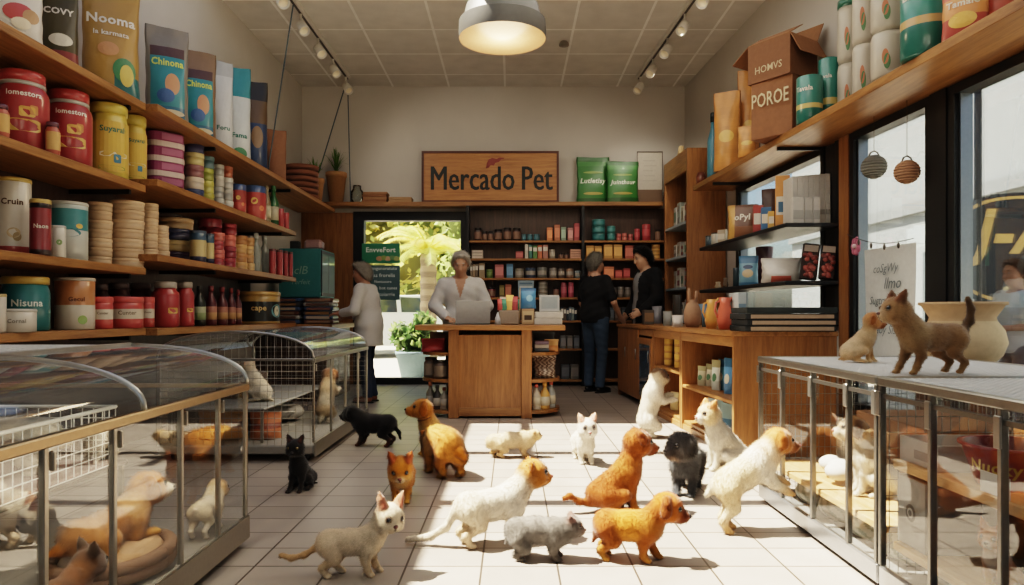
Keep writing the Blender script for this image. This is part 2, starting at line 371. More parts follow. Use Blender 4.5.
def animal(name, label, cat, loc, rz, size, pose='stand', col=None, head=(0, 0, 0), hs=1.0, ml=.17, mr=.12, ears='floppy', fat=1.0, leg=1.0, tail=None, tailr=(.07, .03), fur=1.0, spots=(), hspots=(), eye=1.0, eyecol=(.012, .008, .006), group=None, furlen=.07, earscale=1.0, blink=False, ear_tilt=0, **ov):
    J = {k: v for k, v in POSE[pose].items()}
    J['FR'] = [(x, -y, z) for x, y, z in J['FL']]; J['BR'] = [(x, -y, z) for x, y, z in J['BL']]
    J.update(ov); c = dict(body=(.6, .5, .4)); c.update(col or {})
    g = lambda k: c.get(k, c['body'])
    A = lambda t: np.array(t, float)
    hip, bel, che, nk, hd = map(A, (J['hip'], J['belly'], J['chest'], J['neck'], J['head'])); S = size
    P = []
    def orient(a, b):
        d = b-a; th = math.atan2(d[2], d[0]); return rotm(0, -th, 0)
    RB = orient(hip, bel); RC = orient(bel, che)
    P.append(ell(bel, (.40, .235*fat, .235*fat), g('back'), orient(hip, che), k=.12))
    P.append(ell(hip, (.27, .235*fat, .255*fat), g('rump'), RB, k=.15))
    P.append(ell(che, (.28, .235*fat, .285*fat), g('chest'), RC, k=.15))
    P.append(cap(hip, bel, .2*fat, .22*fat, g('back'), k=.15)); P.append(cap(bel, che, .22*fat, .22*fat, g('back'), k=.15))
    P.append(ell(bel-A((0, 0, .1)), (.3, .19*fat, .17*fat), g('belly'), orient(hip, che), k=.1))
    yw, pt, rl = head
    R = rotm(rl, -pt, yw)          # head frame: x forward
    hp = lambda p: hd+R@(A(p)*hs)
    P.append(cap(che+A((.02, 0, .08)), nk, .24*fat, .20, g('chest'), k=.15))
    P.append(cap(nk, hp((-.06, 0, -.05)), .20, .17*hs, g('neck'), k=.14))
    P.append(ell(hp((0, 0, .01)), A((.225, .215, .20))*hs, g('head'), R, k=.12, kc=.7))
    P.append(ell(hp((.06, .10, -.085)), A((.13, .11, .105))*hs, g('cheek') if 'cheek' in c else g('head'), R, k=.08)); P.append(ell(hp((.06, -.10, -.085)), A((.13, .11, .105))*hs, g('cheek') if 'cheek' in c else g('head'), R, k=.08))
    P.append(cap(hp((.12, 0, -.055)), hp((.12+ml, 0, -.085)), mr*1.08*hs, mr*.72*hs, g('muzzle') if 'muzzle' in c else g('head'), k=.07, kc=.7))
    P.append(cap(hp((.12, 0, -.12)), hp((.08+ml, 0, -.145)), mr*.8*hs, mr*.5*hs, g('chin') if 'chin' in c else (g('muzzle') if 'muzzle' in c else g('head')), k=.05, kc=.7))
    ec = g('ear') if 'ear' in c else g('head'); es = earscale
    for s in (1, -1):
        if ears == 'floppy':
            P.append(cap(hp((-.02, s*.15, .13)), hp((-.01, s*.215, .08)), .06*hs, .055*hs, ec, k=.05, kc=.6))
            P.append(ell(hp((.0, s*.235, -.02)), A((.095*es, .035, .145*es))*hs, ec, R@rotm(s*.18, .12, 0), k=.04, kc=.6))
        elif ears == 'semi':
            P.append(cap(hp((-.03, s*.13, .15)), hp((-.02, s*.20, .15)), .065*hs, .05*hs, ec, k=.05, kc=.6))
            P.append(ell(hp((.03, s*.225, .08)), A((.075, .032, .10))*hs*es, ec, R@rotm(s*.35, -.2, 0), k=.035, kc=.6))
        elif ears == 'pointy':
            a0, t0 = A((-.01, s*.115, .14)), A((-.035+ear_tilt, s*(.20), .14+.24*es)); 
            P.append(cap(hp(a0), hp(a0+(t0-a0)*.55), .088*hs, .055*hs, ec, k=.04, kc=.6)); P.append(cap(hp(a0+(t0-a0)*.5), hp(t0), .055*hs, .014*hs, ec, k=.03, kc=.6))
            if 'inner' in c: P.append(cap(hp(a0+A((.055, s*.012, .03))), hp(t0*.75+a0*.25+A((.03, 0, 0))), .05*hs, .012*hs, c['inner'], k=.02, kc=.5))
        elif ears == 'round':
            P.append(ell(hp((-.03, s*.185, .14)), A((.035, .085, .085))*hs*es, ec, R@rotm(s*-.5, 0, 0), k=.03, kc=.6))
        elif ears == 'rabbit':
            P.append(cap(hp((-.06, s*.07, .16)), hp((-.20, s*.11, .36)), .06*hs, .075*hs, ec, k=.04, kc=.6)); P.append(cap(hp((-.20, s*.11, .36)), hp((-.30, s*.13, .56)), .075*hs, .025*hs, ec, k=.03, kc=.6))
            if 'inner' in c: P.append(cap(hp((-.13, s*.10, .28)), hp((-.25, s*.135, .48)), .045*hs, .02*hs, c['inner'], k=.02, kc=.4))
    for key, front in (('FL', 1), ('FR', 1), ('BL', 0), ('BR', 0)):
        p = [A(q) for q in J[key]]; lc = g('leg'); pc = g('paw') if 'paw' in c else lc
        rs = (.135*leg, .10*leg, .068*leg, .062*leg) if front else (.20*leg, .125*leg, .066*leg, .062*leg)
        uc = g('shoulder') if front else g('rump')
        P.append(cap(p[0], p[1], rs[0], rs[1], uc, k=.12)); P.append(cap(p[1], p[2], rs[1]*.92, rs[2], lc, k=.06)); P.append(cap(p[2], p[3], rs[2], rs[3], pc, k=.05))
        dv = p[3]-p[2]; dv[2] = 0; dv = dv/max(np.linalg.norm(dv), 1e-6) if np.linalg.norm(dv) > .02 else A((1, 0, 0))
        th = math.atan2(dv[1], dv[0]); Rp = rotm(0, 0, th)
        for t in (-1, 0, 1):
            off = Rp@A((.05-.012*abs(t), t*.042*leg, -.012)); P.append(ell(p[3]+off, (.058*leg, .034*leg, .042*leg), pc, Rp, k=.02))
    if tail is None: tail = [(hip+A((-.2, 0, .1))), hip+A((-.42, 0, .12)), hip+A((-.55, 0, .3))]
    tail = [A(t) for t in tail]
    if len(tail) > 1:
        m = len(tail); rs = [tailr[0]+(tailr[1]-tailr[0])*i/(m-1) for i in range(m)]
        P += chain([hip]+tail, [rs[0]*1.5]+rs, g('tail'), k=.07)
    for p in P:      # to metres
        for k in ('a', 'b', 'c', 'r', 'r0', 'r1', 'k'):
            if k in p: p[k] = p[k]*S
    hh = S*.030
    V, Q = sdf_mesh(P, hh)
    sp = [(A(s_[0])*S, A(s_[1])*S if not np.isscalar(s_[1]) else s_[1]*S, s_[2]) for s_ in spots]
    sp = [(a, tuple(b) if not np.isscalar(b) else b, cc) for a, b, cc in sp]
    for s_ in hspots: sp.append((hp(s_[0])*S, s_[1]*hs*S, s_[2]))
    # dark rims and mouth line
    def surf(o, d):
        o = o*S; d = d/np.linalg.norm(d); t = np.linspace(0, .5*S*hs, 120); f = field(P, o+t[:, None]*d); i = np.argmax(f > 0); return o+d*t[i], d
    eyes = []
    for s in (1, -1):
        p, d = surf(hd, R@A((.80, s*.47, .13))); eyes.append((p, d)); sp.append((p, .055*hs*eye*S, g('rim') if 'rim' in c else tuple(x*.35 for x in g('head'))))
    noset, nd = surf(hp((.10, 0, -.06)), R@A((1, 0, -.03)))
    mo = R@A((0, 0, -1))
    sp.append((noset+mo*.055*hs*S-nd*.01*S, tuple(np.abs(np.array((.02, .02, .035)))*hs*S+.004*S), tuple(x*.25 for x in g('head'))))
    cols = vcols(P, V, S*.03, sp)
    o = arr_mesh(name, V, Q, cols, 'furbody'); o.location = loc; o.rotation_euler = (0, 0, rz); tag(o, label, cat, group)
    er = .040*hs*eye*S
    for p, d in eyes:
        mb = MB(); mb.ball(p-d*er*.45, er, eyecol, 12, 8)
        mb.build('eye', 'eye', o)
    nr = rotm(rl, -pt, yw); nc = c.get('nose', (.02, .013, .012))
    mb = MB(); mb.ball(noset-nd*.012*hs*S, (.032*hs*S, .042*hs*S, .030*hs*S), nc, 12, 8, mat=Matrix(nr.tolist())); mb.build('nose', 'gloss', o)
    if fur:
        fd = tail[0]-nk if len(tail) else A((-1, 0, 0)); fd = fd/np.linalg.norm(fd)
        def flow(X):
            f = np.tile(fd, (len(X), 1)); f[:, 2] -= .5; 
            w = np.clip(1-np.linalg.norm(X-hd*S, axis=1)/(.3*S*hs), 0, 1)[:, None]
            rad = X-(hp((.22, 0, -.05))*S); rad /= np.maximum(np.linalg.norm(rad, axis=1), 1e-6)[:, None]
            return f*(1-w)+rad*w
        ep = [p for p, d in eyes]+[noset]
        def skip(X):
            m = np.zeros(len(X), bool)
            for q in ep: m |= np.linalg.norm(X-q, axis=1) < er*1.35
            return m
        strands('fur', V, Q, cols, o, 50000*fur*(.25/S)**1.0, furlen*S*1.25, max(.0016, .0100*S), flow, skip=skip)
    return o
# ================================================================== THE ROOM
SH = Matrix(((1, -KR, 0, 0), (0, 1, 0, 0), (0, 0, 1, 0), (0, 0, 0, 1)))
WHITE = H('d9d2c6'); DARK = H('1d1c1d'); BLK = H('141517')
XL = -3.0; AR = 3.04; YB = 10.0; ZC = 4.25; YF = -1.7
def wall_mat():
    m, nt, b = nmat('painted_wall'); n = nt.nodes; l = nt.links
    tc = n.new('ShaderNodeTexCoord'); no = n.new('ShaderNodeTexNoise'); no.inputs['Scale'].default_value = 1.3; no.inputs['Detail'].default_value = 6
    l.new(tc.outputs['Object'], no.inputs['Vector'])
    r = n.new('ShaderNodeValToRGB'); r.color_ramp.elements[0].color = (*H('b4afa8'), 1); r.color_ramp.elements[1].color = (*H('cbc6bf'), 1)
    l.new(no.outputs['Fac'], r.inputs[0]); l.new(r.outputs[0], b.inputs['Base Color']); b.inputs['Roughness'].default_value = .8
    n2 = n.new('ShaderNodeTexNoise'); n2.inputs['Scale'].default_value = 120; bp = n.new('ShaderNodeBump'); bp.inputs['Strength'].default_value = .08
    l.new(tc.outputs['Object'], n2.inputs['Vector']); l.new(n2.outputs['Fac'], bp.inputs['Height']); l.new(bp.outputs[0], b.inputs['Normal']); return m
def tile_mat(name, w, h, c1, c2, mortar, msize, rough, off=(0, 0, 0), rot=None, bump=.3):
    m, nt, b = nmat(name); n = nt.nodes; l = nt.links
    tc = n.new('ShaderNodeTexCoord'); mp = n.new('ShaderNodeMapping'); mp.inputs['Location'].default_value = off; l.new(tc.outputs['Object'], mp.inputs[0])
    br = n.new('ShaderNodeTexBrick'); br.offset = 0; br.inputs['Scale'].default_value = 1; br.inputs['Brick Width'].default_value = w; br.inputs['Row Height'].default_value = h
    br.inputs['Mortar Size'].default_value = msize; br.inputs['Mortar Smooth'].default_value = .2; br.inputs['Bias'].default_value = 0
    br.inputs['Color1'].default_value = (*c1, 1); br.inputs['Color2'].default_value = (*c2, 1); br.inputs['Mortar'].default_value = (*mortar, 1)
    l.new(mp.outputs[0], br.inputs['Vector'])
    no = n.new('ShaderNodeTexNoise'); no.inputs['Scale'].default_value = 5; no.inputs['Detail'].default_value = 8; l.new(tc.outputs['Object'], no.inputs['Vector'])
    mr = n.new('ShaderNodeMapRange'); mr.inputs[3].default_value = .82; mr.inputs[4].default_value = 1.15; l.new(no.outputs['Fac'], mr.inputs[0])
    sc = n.new('ShaderNodeVectorMath'); sc.operation = 'SCALE'; l.new(br.outputs['Color'], sc.inputs[0]); l.new(mr.outputs[0], sc.inputs['Scale']); l.new(sc.outputs[0], b.inputs['Base Color'])
    r2 = n.new('ShaderNodeMapRange'); r2.inputs[3].default_value = rough-.1; r2.inputs[4].default_value = rough+.12; l.new(no.outputs['Fac'], r2.inputs[0]); l.new(r2.outputs[0], b.inputs['Roughness'])
    bp = n.new('ShaderNodeBump'); bp.inputs['Strength'].default_value = bump; bp.inputs['Distance'].default_value = .004; bp.invert = True; l.new(br.outputs['Fac'], bp.inputs['Height']); l.new(bp.outputs[0], b.inputs['Normal']); return m
M['wall'] = wall_mat()
M['floor'] = tile_mat('ceramic_floor_tiles', .30, .215, H('988f86'), H('a39a91'), H('4c453e'), .0045, .34, off=(.12, .02, 0))
M['ceil'] = tile_mat('ceiling_tiles', .80, .75, H('d2cec8'), H('d8d4ce'), H('f0eeea'), .016, .8, off=(.1, .25, 0), bump=-.4)
b_ = MB(); b_.box(-3.2, 3.4, YF-.1, YB+.1, -.1, 0); struct(b_.build('floor', M['floor']))
# ceiling with an added, unseen opening; its bars break up the sun patch
SK = (-2.86, -.62, 2.75, 6.75)
b_ = MB()
b_.box(-3.3, SK[0], YF-.1, YB+.1, ZC, ZC+.08); b_.box(SK[1], 3.4, YF-.1, YB+.1, ZC, ZC+.08)
b_.box(SK[0], SK[1], YF-.1, SK[2], ZC, ZC+.08); b_.box(SK[0], SK[1], SK[3], YB+.1, ZC, ZC+.08)
struct(b_.build('ceiling', M['ceil']))
sk = struct(empty('window_5', ((SK[0]+SK[1])/2, (SK[2]+SK[3])/2, ZC)))
b_ = MB(); cx, cy = sk.location[0], sk.location[1]
for yy in (SK[2], 4.02, 5.35, SK[3]): b_.box(SK[0]-cx, SK[1]-cx, yy-.05-cy, yy+.05-cy, 0, .1, DARK)
for xx in (SK[0]+.02, SK[1]): b_.box(xx-.03-cx, xx+.03-cx, SK[2]-cy, SK[3]-cy, 0, .1, DARK)
b_.build('window_frame', 'black', sk)
b_ = MB(); b_.box(SK[0]-cx, SK[1]-cx, SK[2]-cy, SK[3]-cy, .04, .045); b_.build('window_pane', 'cageglass', sk)
b_ = MB(); b_.box(XL-.12, XL, YF-.1, YB+.1, 0, ZC); struct(b_.build('wall_left', M['wall']))
# back wall with the glazed door opening
DX0, DX1, DZ = -2.257, -.63, 2.455
b_ = MB(); b_.box(XL-.1, DX0, YB, YB+.12, 0, ZC); b_.box(DX1, 2.9, YB, YB+.12, 0, ZC); b_.box(DX0, DX1, YB, YB+.12, DZ, ZC); struct(b_.build('wall_back', M['wall']))
d1 = struct(empty('window_1', ((DX0+DX1)/2, YB, 0))); w2 = (DX1-DX0)/2
b_ = MB(); b_.box(-w2, -w2+.15, -.05, .1, 0, DZ, BLK); b_.box(w2-.1, w2, -.05, .1, 0, DZ, BLK); b_.box(-w2+.15, w2-.1, -.05, .1, 2.33, DZ, BLK); b_.box(-w2+.15, w2-.1, -.05, .1, 0, .09, BLK)
b_.build('window_frame', 'black', d1)
b_ = MB(); b_.box(-w2+.15, w2-.1, .02, .03, .09, 2.33); b_.build('window_pane', 'glass', d1)
b_ = MB(); b_.box(XL+.005, DX0-.003, YB-.05, YB-.002, 0, 2.44); struct(b_.build('trim_1', 'woodZ'))
b_ = MB(); b_.box(-w2, w2, -.02, 0, DZ-.035, DZ, H('2c2d30')); b_.build('head_rail', 'black', d1)
# unseen front wall; its glazed opening is added to let in fill light
b_ = MB(); b_.box(XL-.1, -2.4, YF-.12, YF, 0, ZC); b_.box(2.5, 3.3, YF-.12, YF, 0, ZC); b_.box(-2.4, 2.5, YF-.12, YF, 2.3, ZC); b_.box(-2.4, 2.5, YF-.12, YF, 0, .6); struct(b_.build('wall_front', M['wall']))
w6 = struct(empty('window_6', (.05, YF-.06, .6)))
b_ = MB(); b_.box(-2.44, 2.44, -.004, .004, .05, 1.65); b_.build('window_pane', 'cageglass', w6)
b_ = MB()
for a_ in ((-2.45, 2.45, -.04, .04, 0, .05), (-2.45, 2.45, -.04, .04, 1.65, 1.7), (-2.45, -2.40, -.04, .04, .05, 1.65), (2.40, 2.45, -.04, .04, .05, 1.65), (-.03, .03, -.04, .04, .05, 1.65)): b_.box(*a_, BLK)
b_.build('window_frame', 'black', w6)
# right wall: masonry above the shelf, big panes below
def sY(s): return F/s
W2 = (sY(154), sY(126.6)); W3 = (1.4, sY(159.5)); W4 = (sY(118), sY(88.5)); ZW = 2.42; ZS = .25
b_ = MB(); T = .05
b_.box(AR, AR+T, YF-.1, YB+.1, ZW, ZC, mat=SH); b_.box(AR, AR+T, YF-.1, YB+.1, 0, ZS, mat=SH)
b_.box(AR, AR+T, YF-.1, W3[0], ZS, ZW, mat=SH); b_.box(AR, AR+T, W2[1], W4[0], ZS, ZW, mat=SH); b_.box(AR, AR+T, W4[1], YB+.1, ZS, ZW, mat=SH)
b_.box(AR, AR+T, W4[0], W4[1], ZS, .88, mat=SH)
struct(b_.build('wall_right', M['wall']))
def rwin(i, y0, y1, z0, z1, fw=.06, mull=0):
    w = struct(empty('window_%d' % i))
    b = MB()
    for (ya, yb, za, zb) in ((y0, y1, z1-fw, z1), (y0, y1, z0, z0+fw), (y0, y0+fw, z0+fw, z1-fw), (y1-fw, y1, z0+fw, z1-fw)): b.box(AR-.06, AR+.05, ya, yb, za, zb, BLK, mat=SH)
    b.build('window_frame', 'black', w)
    b = MB()
    for (ya, yb, za, zb) in ((y0+fw, y0+fw+.018, z0+fw, z1-fw), (y1-fw-.018, y1-fw, z0+fw, z1-fw)): b.box(AR-.03, AR+.045, ya, yb, za, zb, H('8f959a'), mat=SH)
    b.build('inner_bead', 'metal', w)
    b = MB(); b.box(AR+.03, AR+.04, y0+fw, y1-fw, z0+fw, z1-fw, mat=SH); b.build('window_pane', 'glass', w)
rwin(2, W2[0], W2[1], ZS, ZW); rwin(3, W3[0], W3[1], ZS, ZW); rwin(4, W4[0], W4[1], .88, ZW)
b_ = MB(); b_.box(AR-.07, AR+.05, W3[1], W2[0], ZS, ZW, BLK, mat=SH); struct(b_.build('trim_2', 'black'))
b_ = MB(); b_.box(AR-.07, AR-.002, W2[1]+.0, W2[1]+.14, 0, ZW, mat=SH); struct(b_.build('trim_3', 'woodZ'))
b_ = MB(); b_.box(AR-.05, AR-.003, W2[1]+.15, W4[0]-.01, .9, ZW-.01, H('3b3734'), mat=SH); struct(b_.build('trim_4', 'matte'))
b_ = MB(); b_.box(XL+.001, XL+.02, YF, YB, 0, .1, H('4a3c30')); struct(b_.build('baseboard_left', 'matte'))
# ------------------------------------------------------------------ outside
def bg_ground(name, x0, x1, y0, y1, z, col, mat='matte'):
    b = MB(); b.box(x0, x1, y0, y1, z-.1, z, col); return struct(b.build(name, mat))
M['asphalt'] = paint('street_concrete', .9, nscale=6, nval=.12, bump=.1)
bg_ground('street_ground_back', -30, 40, YB+.13, 60, -.02, H('b9b2a4'), 'asphalt'); bg_ground('street_ground_side', 3.6, 40, -20, YB+.13, -.02, H('b9b2a4'), 'asphalt')
bg_ground('street_ground_front', -30, 3.6, -30, YF-.13, -.02, H('a9a297'), 'asphalt')
def leafcloud(name, blobs, n, ls, cols, parent=None, core=True):
    vs = []; mb = MB()
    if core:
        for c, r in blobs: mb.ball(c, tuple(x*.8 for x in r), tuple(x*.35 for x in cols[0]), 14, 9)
    wts = np.array([r[0]*r[1]+r[0]*r[2] for c, r in blobs]); wts /= wts.sum()
    for _ in range(n):
        c, r = blobs[RNG.choice(len(blobs), p=wts)]
        d = RNG.normal(size=3); d /= np.linalg.norm(d); p = np.array(c)+d*np.array(r)*RNG.uniform(.75, 1.08)
        a = RNG.normal(size=3); a /= np.linalg.norm(a); bb = np.cross(a, d+.3*RNG.normal(size=3)); bb /= max(np.linalg.norm(bb), 1e-6)
        L = ls*RNG.uniform(.6, 1.3); mb.add([p-bb*L*.3, p+a*L*.5, p+bb*L*.3, p-a*L*.5], [(0, 1, 2, 3)], tuple(np.array(cols[RNG.integers(len(cols))])*RNG.uniform(.7, 1.25)))
    return mb.build(name, 'leaf', parent)
def leaf_mat():
    m, nt, b = nmat('sunlit_leaf'); n = nt.nodes; l = nt.links
    a = n.new('ShaderNodeAttribute'); a.attribute_name = 'Col'; l.new(a.outputs['Color'], b.inputs['Base Color']); b.inputs['Roughness'].default_value = .6
    tr = n.new('ShaderNodeBsdfTranslucent'); l.new(a.outputs['Color'], tr.inputs[0]); ms = n.new('ShaderNodeMixShader'); ms.inputs[0].default_value = .55
    l.new(b.outputs[0], ms.inputs[1]); l.new(tr.outputs[0], ms.inputs[2]); l.new(ms.outputs[0], n['Material Output'].inputs[0]); return m
M['leaf'] = leaf_mat()
YG = [H('e0d878'), H('f0e488'), H('c0cc70'), H('ecd868')]; DG = [H('b4c474'), H('c8d488'), H('a0b468')]
def tree(label, x, y, blobs, cols, n=900, ls=.22, trunk=.12):
    t = empty('street_tree', (x, y, -.02)); tag(t, label, 'tree', 'trees outside the back window')
    mb = MB(); zt = min(c[2] for c, r in blobs); mb.tube([(0, 0, 0), (.05, 0, zt*.6), (0, 0, zt)], trunk, H('6d5a44'), 8, [1.2, 1, .8]); mb.build('trunk', 'matte', t)
    leafcloud('foliage', blobs, n, ls, cols, t)
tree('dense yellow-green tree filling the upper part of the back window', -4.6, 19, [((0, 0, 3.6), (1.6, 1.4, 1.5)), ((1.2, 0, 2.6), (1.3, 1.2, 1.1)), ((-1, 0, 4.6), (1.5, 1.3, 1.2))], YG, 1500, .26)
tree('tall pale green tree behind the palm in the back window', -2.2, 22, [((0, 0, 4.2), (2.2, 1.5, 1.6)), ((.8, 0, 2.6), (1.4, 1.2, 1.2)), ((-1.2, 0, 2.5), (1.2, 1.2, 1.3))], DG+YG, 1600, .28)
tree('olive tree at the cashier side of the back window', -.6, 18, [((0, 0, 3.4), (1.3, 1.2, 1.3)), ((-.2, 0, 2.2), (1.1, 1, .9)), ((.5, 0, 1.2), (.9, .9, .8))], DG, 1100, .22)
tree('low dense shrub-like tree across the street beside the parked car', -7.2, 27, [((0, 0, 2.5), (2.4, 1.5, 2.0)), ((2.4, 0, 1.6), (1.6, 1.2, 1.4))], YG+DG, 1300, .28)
# palm
pt = empty('palm_tree', (-1.85, 15.5, -.02)); tag(pt, 'palm tree with spreading fronds in the middle of the back window', 'palm tree')
mb = MB(); mb.lathe([(.2, 0, H('7c6a52'))]+[(.17+.02*(i % 2), .13*i, H('8a775c') if i % 2 else H('6f5e48')) for i in range(1, 19)], 12); mb.build('trunk', 'matte', pt)
for k in range(22):
    az = 2*math.pi*k/22+RNG.uniform(-.1, .1); up = RNG.uniform(.15, 1.25); Lf = RNG.uniform(1.1, 1.6)
    mb = MB(); prev = None; cc = [H('d8d878'), H('f0e080'), H('c4cc70')][k % 3]; pts = []
    for j in range(11):
        t = j/10; r = Lf*t*math.cos(up*.6); z = 2.4+Lf*(math.sin(up)*t*1.1-.75*t*t); pts.append(Vector((r*math.cos(az), r*math.sin(az), z)))
    mb.tube(pts, .018, cc, 5, [1-.08*j for j in range(11)])
    sdv = Vector((-math.sin(az), math.cos(az), 0))
    for j in range(1, 11):
        for q in range(3):
            p = pts[j-1].lerp(pts[j], q/3); tn = (pts[j]-pts[j-1]).normalized()
            for s_ in (1, -1):
                L = .42*(1-.06*j)*RNG.uniform(.8, 1.1); e = p+sdv*s_*L*.8+tn*L*.5+Vector((0, 0, -L*.35)); mb.add([p-tn*.015, p+tn*.02, e], [(0, 1, 2)], tuple(np.array(cc)*RNG.uniform(.7, 1.2)))
    mb.build('frond', 'leaf', pt)
# parked car
def car(loc, rz, col, label):
    t = empty('parked_car', loc, rz); tag(t, label, 'car')
    prof = [(-2.0, .35), (-2.05, .75), (-1.9, .95), (-1.2, 1.02), (-.75, 1.45), (.75, 1.48), (1.35, 1.05), (2.0, .92), (2.1, .6), (2.05, .3), (1.75, .28), (-1.7, .28)]
    n = len(prof); mb = MB(); sec = [(-.80, .96), (-.86, 1), (.86, 1), (.80, .96)]
    vs = []
    for yy, k in ((-.84, 1), (.84, 1)):
        for x, z in prof:
            tuck = .14 if z > 1.1 else 0; vs.append((x, yy-math.copysign(tuck, yy), z))
    mb.add(vs, [tuple(range(n)), tuple(reversed(range(n, 2*n)))]+[(i, n+i, n+(i+1) % n, (i+1) % n) for i in range(n)], col); mb.build('car_body', 'gloss', t, bevel=.03)
    for s_ in (1, -1):
        for (a, b, c, d) in (((-1.05, 1.06), (-.68, 1.4), (-.05, 1.42), (-.05, 1.06)), ((.05, 1.06), (.05, 1.42), (.68, 1.4), (1.2, 1.06))):
            mb = MB(); pts = [(p[0], s_*(.845-.14*(p[1]-1.02)/.4*.9+.012), p[1]) for p in (a, b, c, d)]; mb.add(pts, [(0, 1, 2, 3)], H('2c3c44')); mb.build('car_window', 'eye', t)
        for x in (-1.35, 1.35):
            mb = MB(); R = Matrix.Rotation(math.pi/2, 4, 'X')
            w = MB(); w.lathe([(.0, -.1, H('15')) if 0 else (.001, -.1, (.02, .02, .02)), (.3, -.1, (.02, .02, .02)), (.33, -.06, (.02, .02, .02)), (.33, .06, (.02, .02, .02)), (.3, .1, (.02, .02, .02)), (.2, .1, (.5, .5, .5)), (.18, .07, (.5, .5, .5)), (.001, .07, (.5, .5, .5))], 20)
            w.v = [(v[0], -v[2]*s_, v[1]) for v in w.v]; o = w.build('wheel', 'paint', t, loc=(x, s_*.78, .33))
    mb = MB(); mb.box(2.05, 2.12, -.75, -.45, .62, .78, H('e8e4d4')); mb.build('headlight', 'gloss', t); mb = MB(); mb.box(2.05, 2.12, .45, .75, .62, .78, H('e8e4d4')); mb.build('headlight', 'gloss', t)
car((-3.0, 17.2, -.02), math.radians(25), H('dde2e2'), 'white parked car outside the back window')
# planter outside the back window
pl = empty('planter', (-1.52, 10.75, -.02)); tag(pl, 'blue-grey tapered planter of leafy plants outside the back window', 'planter')
mb = MB(); mb.lathe([(.17, 0, H('6f8890')), (.26, .40, H('7d969e')), (.275, .40, H('7d969e')), (.275, .45, H('7d969e')), (.24, .45, H('4a3c30')), (.22, .41, H('3a2c20')), (.001, .41, H('3a2c20'))], 24); mb.build('pot', 'matte', pl)
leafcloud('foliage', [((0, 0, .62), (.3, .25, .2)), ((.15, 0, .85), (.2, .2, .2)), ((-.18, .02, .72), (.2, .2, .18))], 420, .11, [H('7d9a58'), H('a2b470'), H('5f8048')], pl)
# building across the side street
bd = empty('building', (9.2, 9, -.02)); tag(bd, 'pale rendered building across the side street with dark framed windows', 'building')
mb = MB(); mb.box(0, 3, -12, 14, 0, 9, H('7d8589')); mb.build('wall', 'asphalt', bd)
mb = MB(); mb.box(-.12, 0, -12, 14, 3.3, 3.55, H('6d7478')); mb.build('ledge', 'asphalt', bd)
for k, (y0, y1, z0, z1) in enumerate([(-3.2, -.2, 3.75, 6.2), (1.2, 3.2, 3.9, 6), (-7, -4.4, 3.75, 6.2), (5.2, 6.6, .1, 2.4), (-2.5, 2.2, .4, 2.6)]):
    mb = MB(); mb.box(-.05, .04, y0, y1, z0, z1, H('3c444a')); f_ = mb.build('window', 'black', bd)
    mb = MB(); nm = 2
    for j in range(nm):
        a = y0+(y1-y0)*j/nm+.08; b = y0+(y1-y0)*(j+1)/nm-.08; mb.box(-.06, -.05, a, b, z0+.1, z1-.1, H('8fa0a8') if k < 3 else H('5c686e'))
    mb.build('pane', 'eye', f_)
# projecting shop sign outside the side window
sg = empty('shop_sign', (4.66, 6.1, 1.56)); tag(sg, 'dark blue arched hanging shop sign with yellow script outside the side window', 'sign')
def oval(w, h, n=40): return [(w*math.copysign(abs(math.cos(2*math.pi*i/n))**.55, math.cos(2*math.pi*i/n)), h*math.copysign(abs(math.sin(2*math.pi*i/n))**.75, math.sin(2*math.pi*i/n))) for i in range(n)]
mb = MB(); mb.prism(oval(.86, .50), -.02, .02, H('1a2734'), 'y'); mb.build('sign_board', 'paint', sg)
mb = MB(); o1 = oval(.83, .47); o2 = oval(.805, .445); n_ = len(o1)
mb.add([(x, -.023, z) for x, z in o1]+[(x, -.023, z) for x, z in o2], [(i, (i+1) % n_, n_+(i+1) % n_, n_+i) for i in range(n_)], H('e8b84a')); mb.build('yellow_border', 'paint', sg)
letter(sg, 'J-Awe', 1.45, on_front(-.024, .1), H('f0c050'), .03, .25)
letter(sg, 'conto', .62, on_front(-.024, -.36, -.1), H('f0d890'), .02)
mb = MB(); mb.tube([(0, 0, .48), (0, 0, 1.6)], .015, DARK); mb.tube([(-.6, 0, 1.6), (.6, 0, 1.6)], .02, DARK); mb.tube([(-.6, 0, 1.6), (-.6, 0, -1.57)], .03, DARK); mb.build('post', 'black', sg)
# ------------------------------------------------------------------ ceiling fittings
def track(x0, y0, x1, y1, label, n, side):
    t = empty('track_light', (x0, y0, ZC)); tag(t, label, 'track light', 'ceiling track lights')
    L = math.hypot(x1-x0, y1-y0); az = math.atan2(y1-y0, x1-x0); t.rotation_euler = (0, 0, az)
    mb = MB(); mb.cbox(0, L, -.035, .035, -.06, 0, H('d8d4cc')); mb.box(0, L, -.012, .012, -.066, -.06, H('555250')); mb.build('rail', 'paint', t)
    for i in range(n):
        d = L*(i+.15)/n
        mb = MB(); mb.tube([(d, 0, -.06), (d, 0, -.14)], .014, H('cfcac0')); h = mb.build('stem', 'paint', t)
        R = Matrix.Rotation(math.radians(-35), 4, 'Y')@Matrix.Rotation(math.radians(30*side), 4, 'X')
        w = MB(); w.lathe([(.03, .05, H('e2ddd2')), (.05, .02, H('e2ddd2')), (.06, -.12, H('e2ddd2')), (.052, -.125, H('e2ddd2')), (.045, -.10, H('fff0d0')), (.001, -.10, H('fff0d0'))], 16)
        w.v = [tuple(R@Vector(v)+Vector((d, 0, -.19))) for v in w.v]; w.build('lamp_head', 'paint', h)
    return t
track(-2.23, 9.5, -2.26, 4.9, 'white ceiling track with spotlight heads above the long wall shelves', 7, 1)
track(RX(2.26, 9.5), 9.5, RX(2.26, 4.9), 4.9, 'white ceiling track with spotlight heads on the window side', 7, -1)
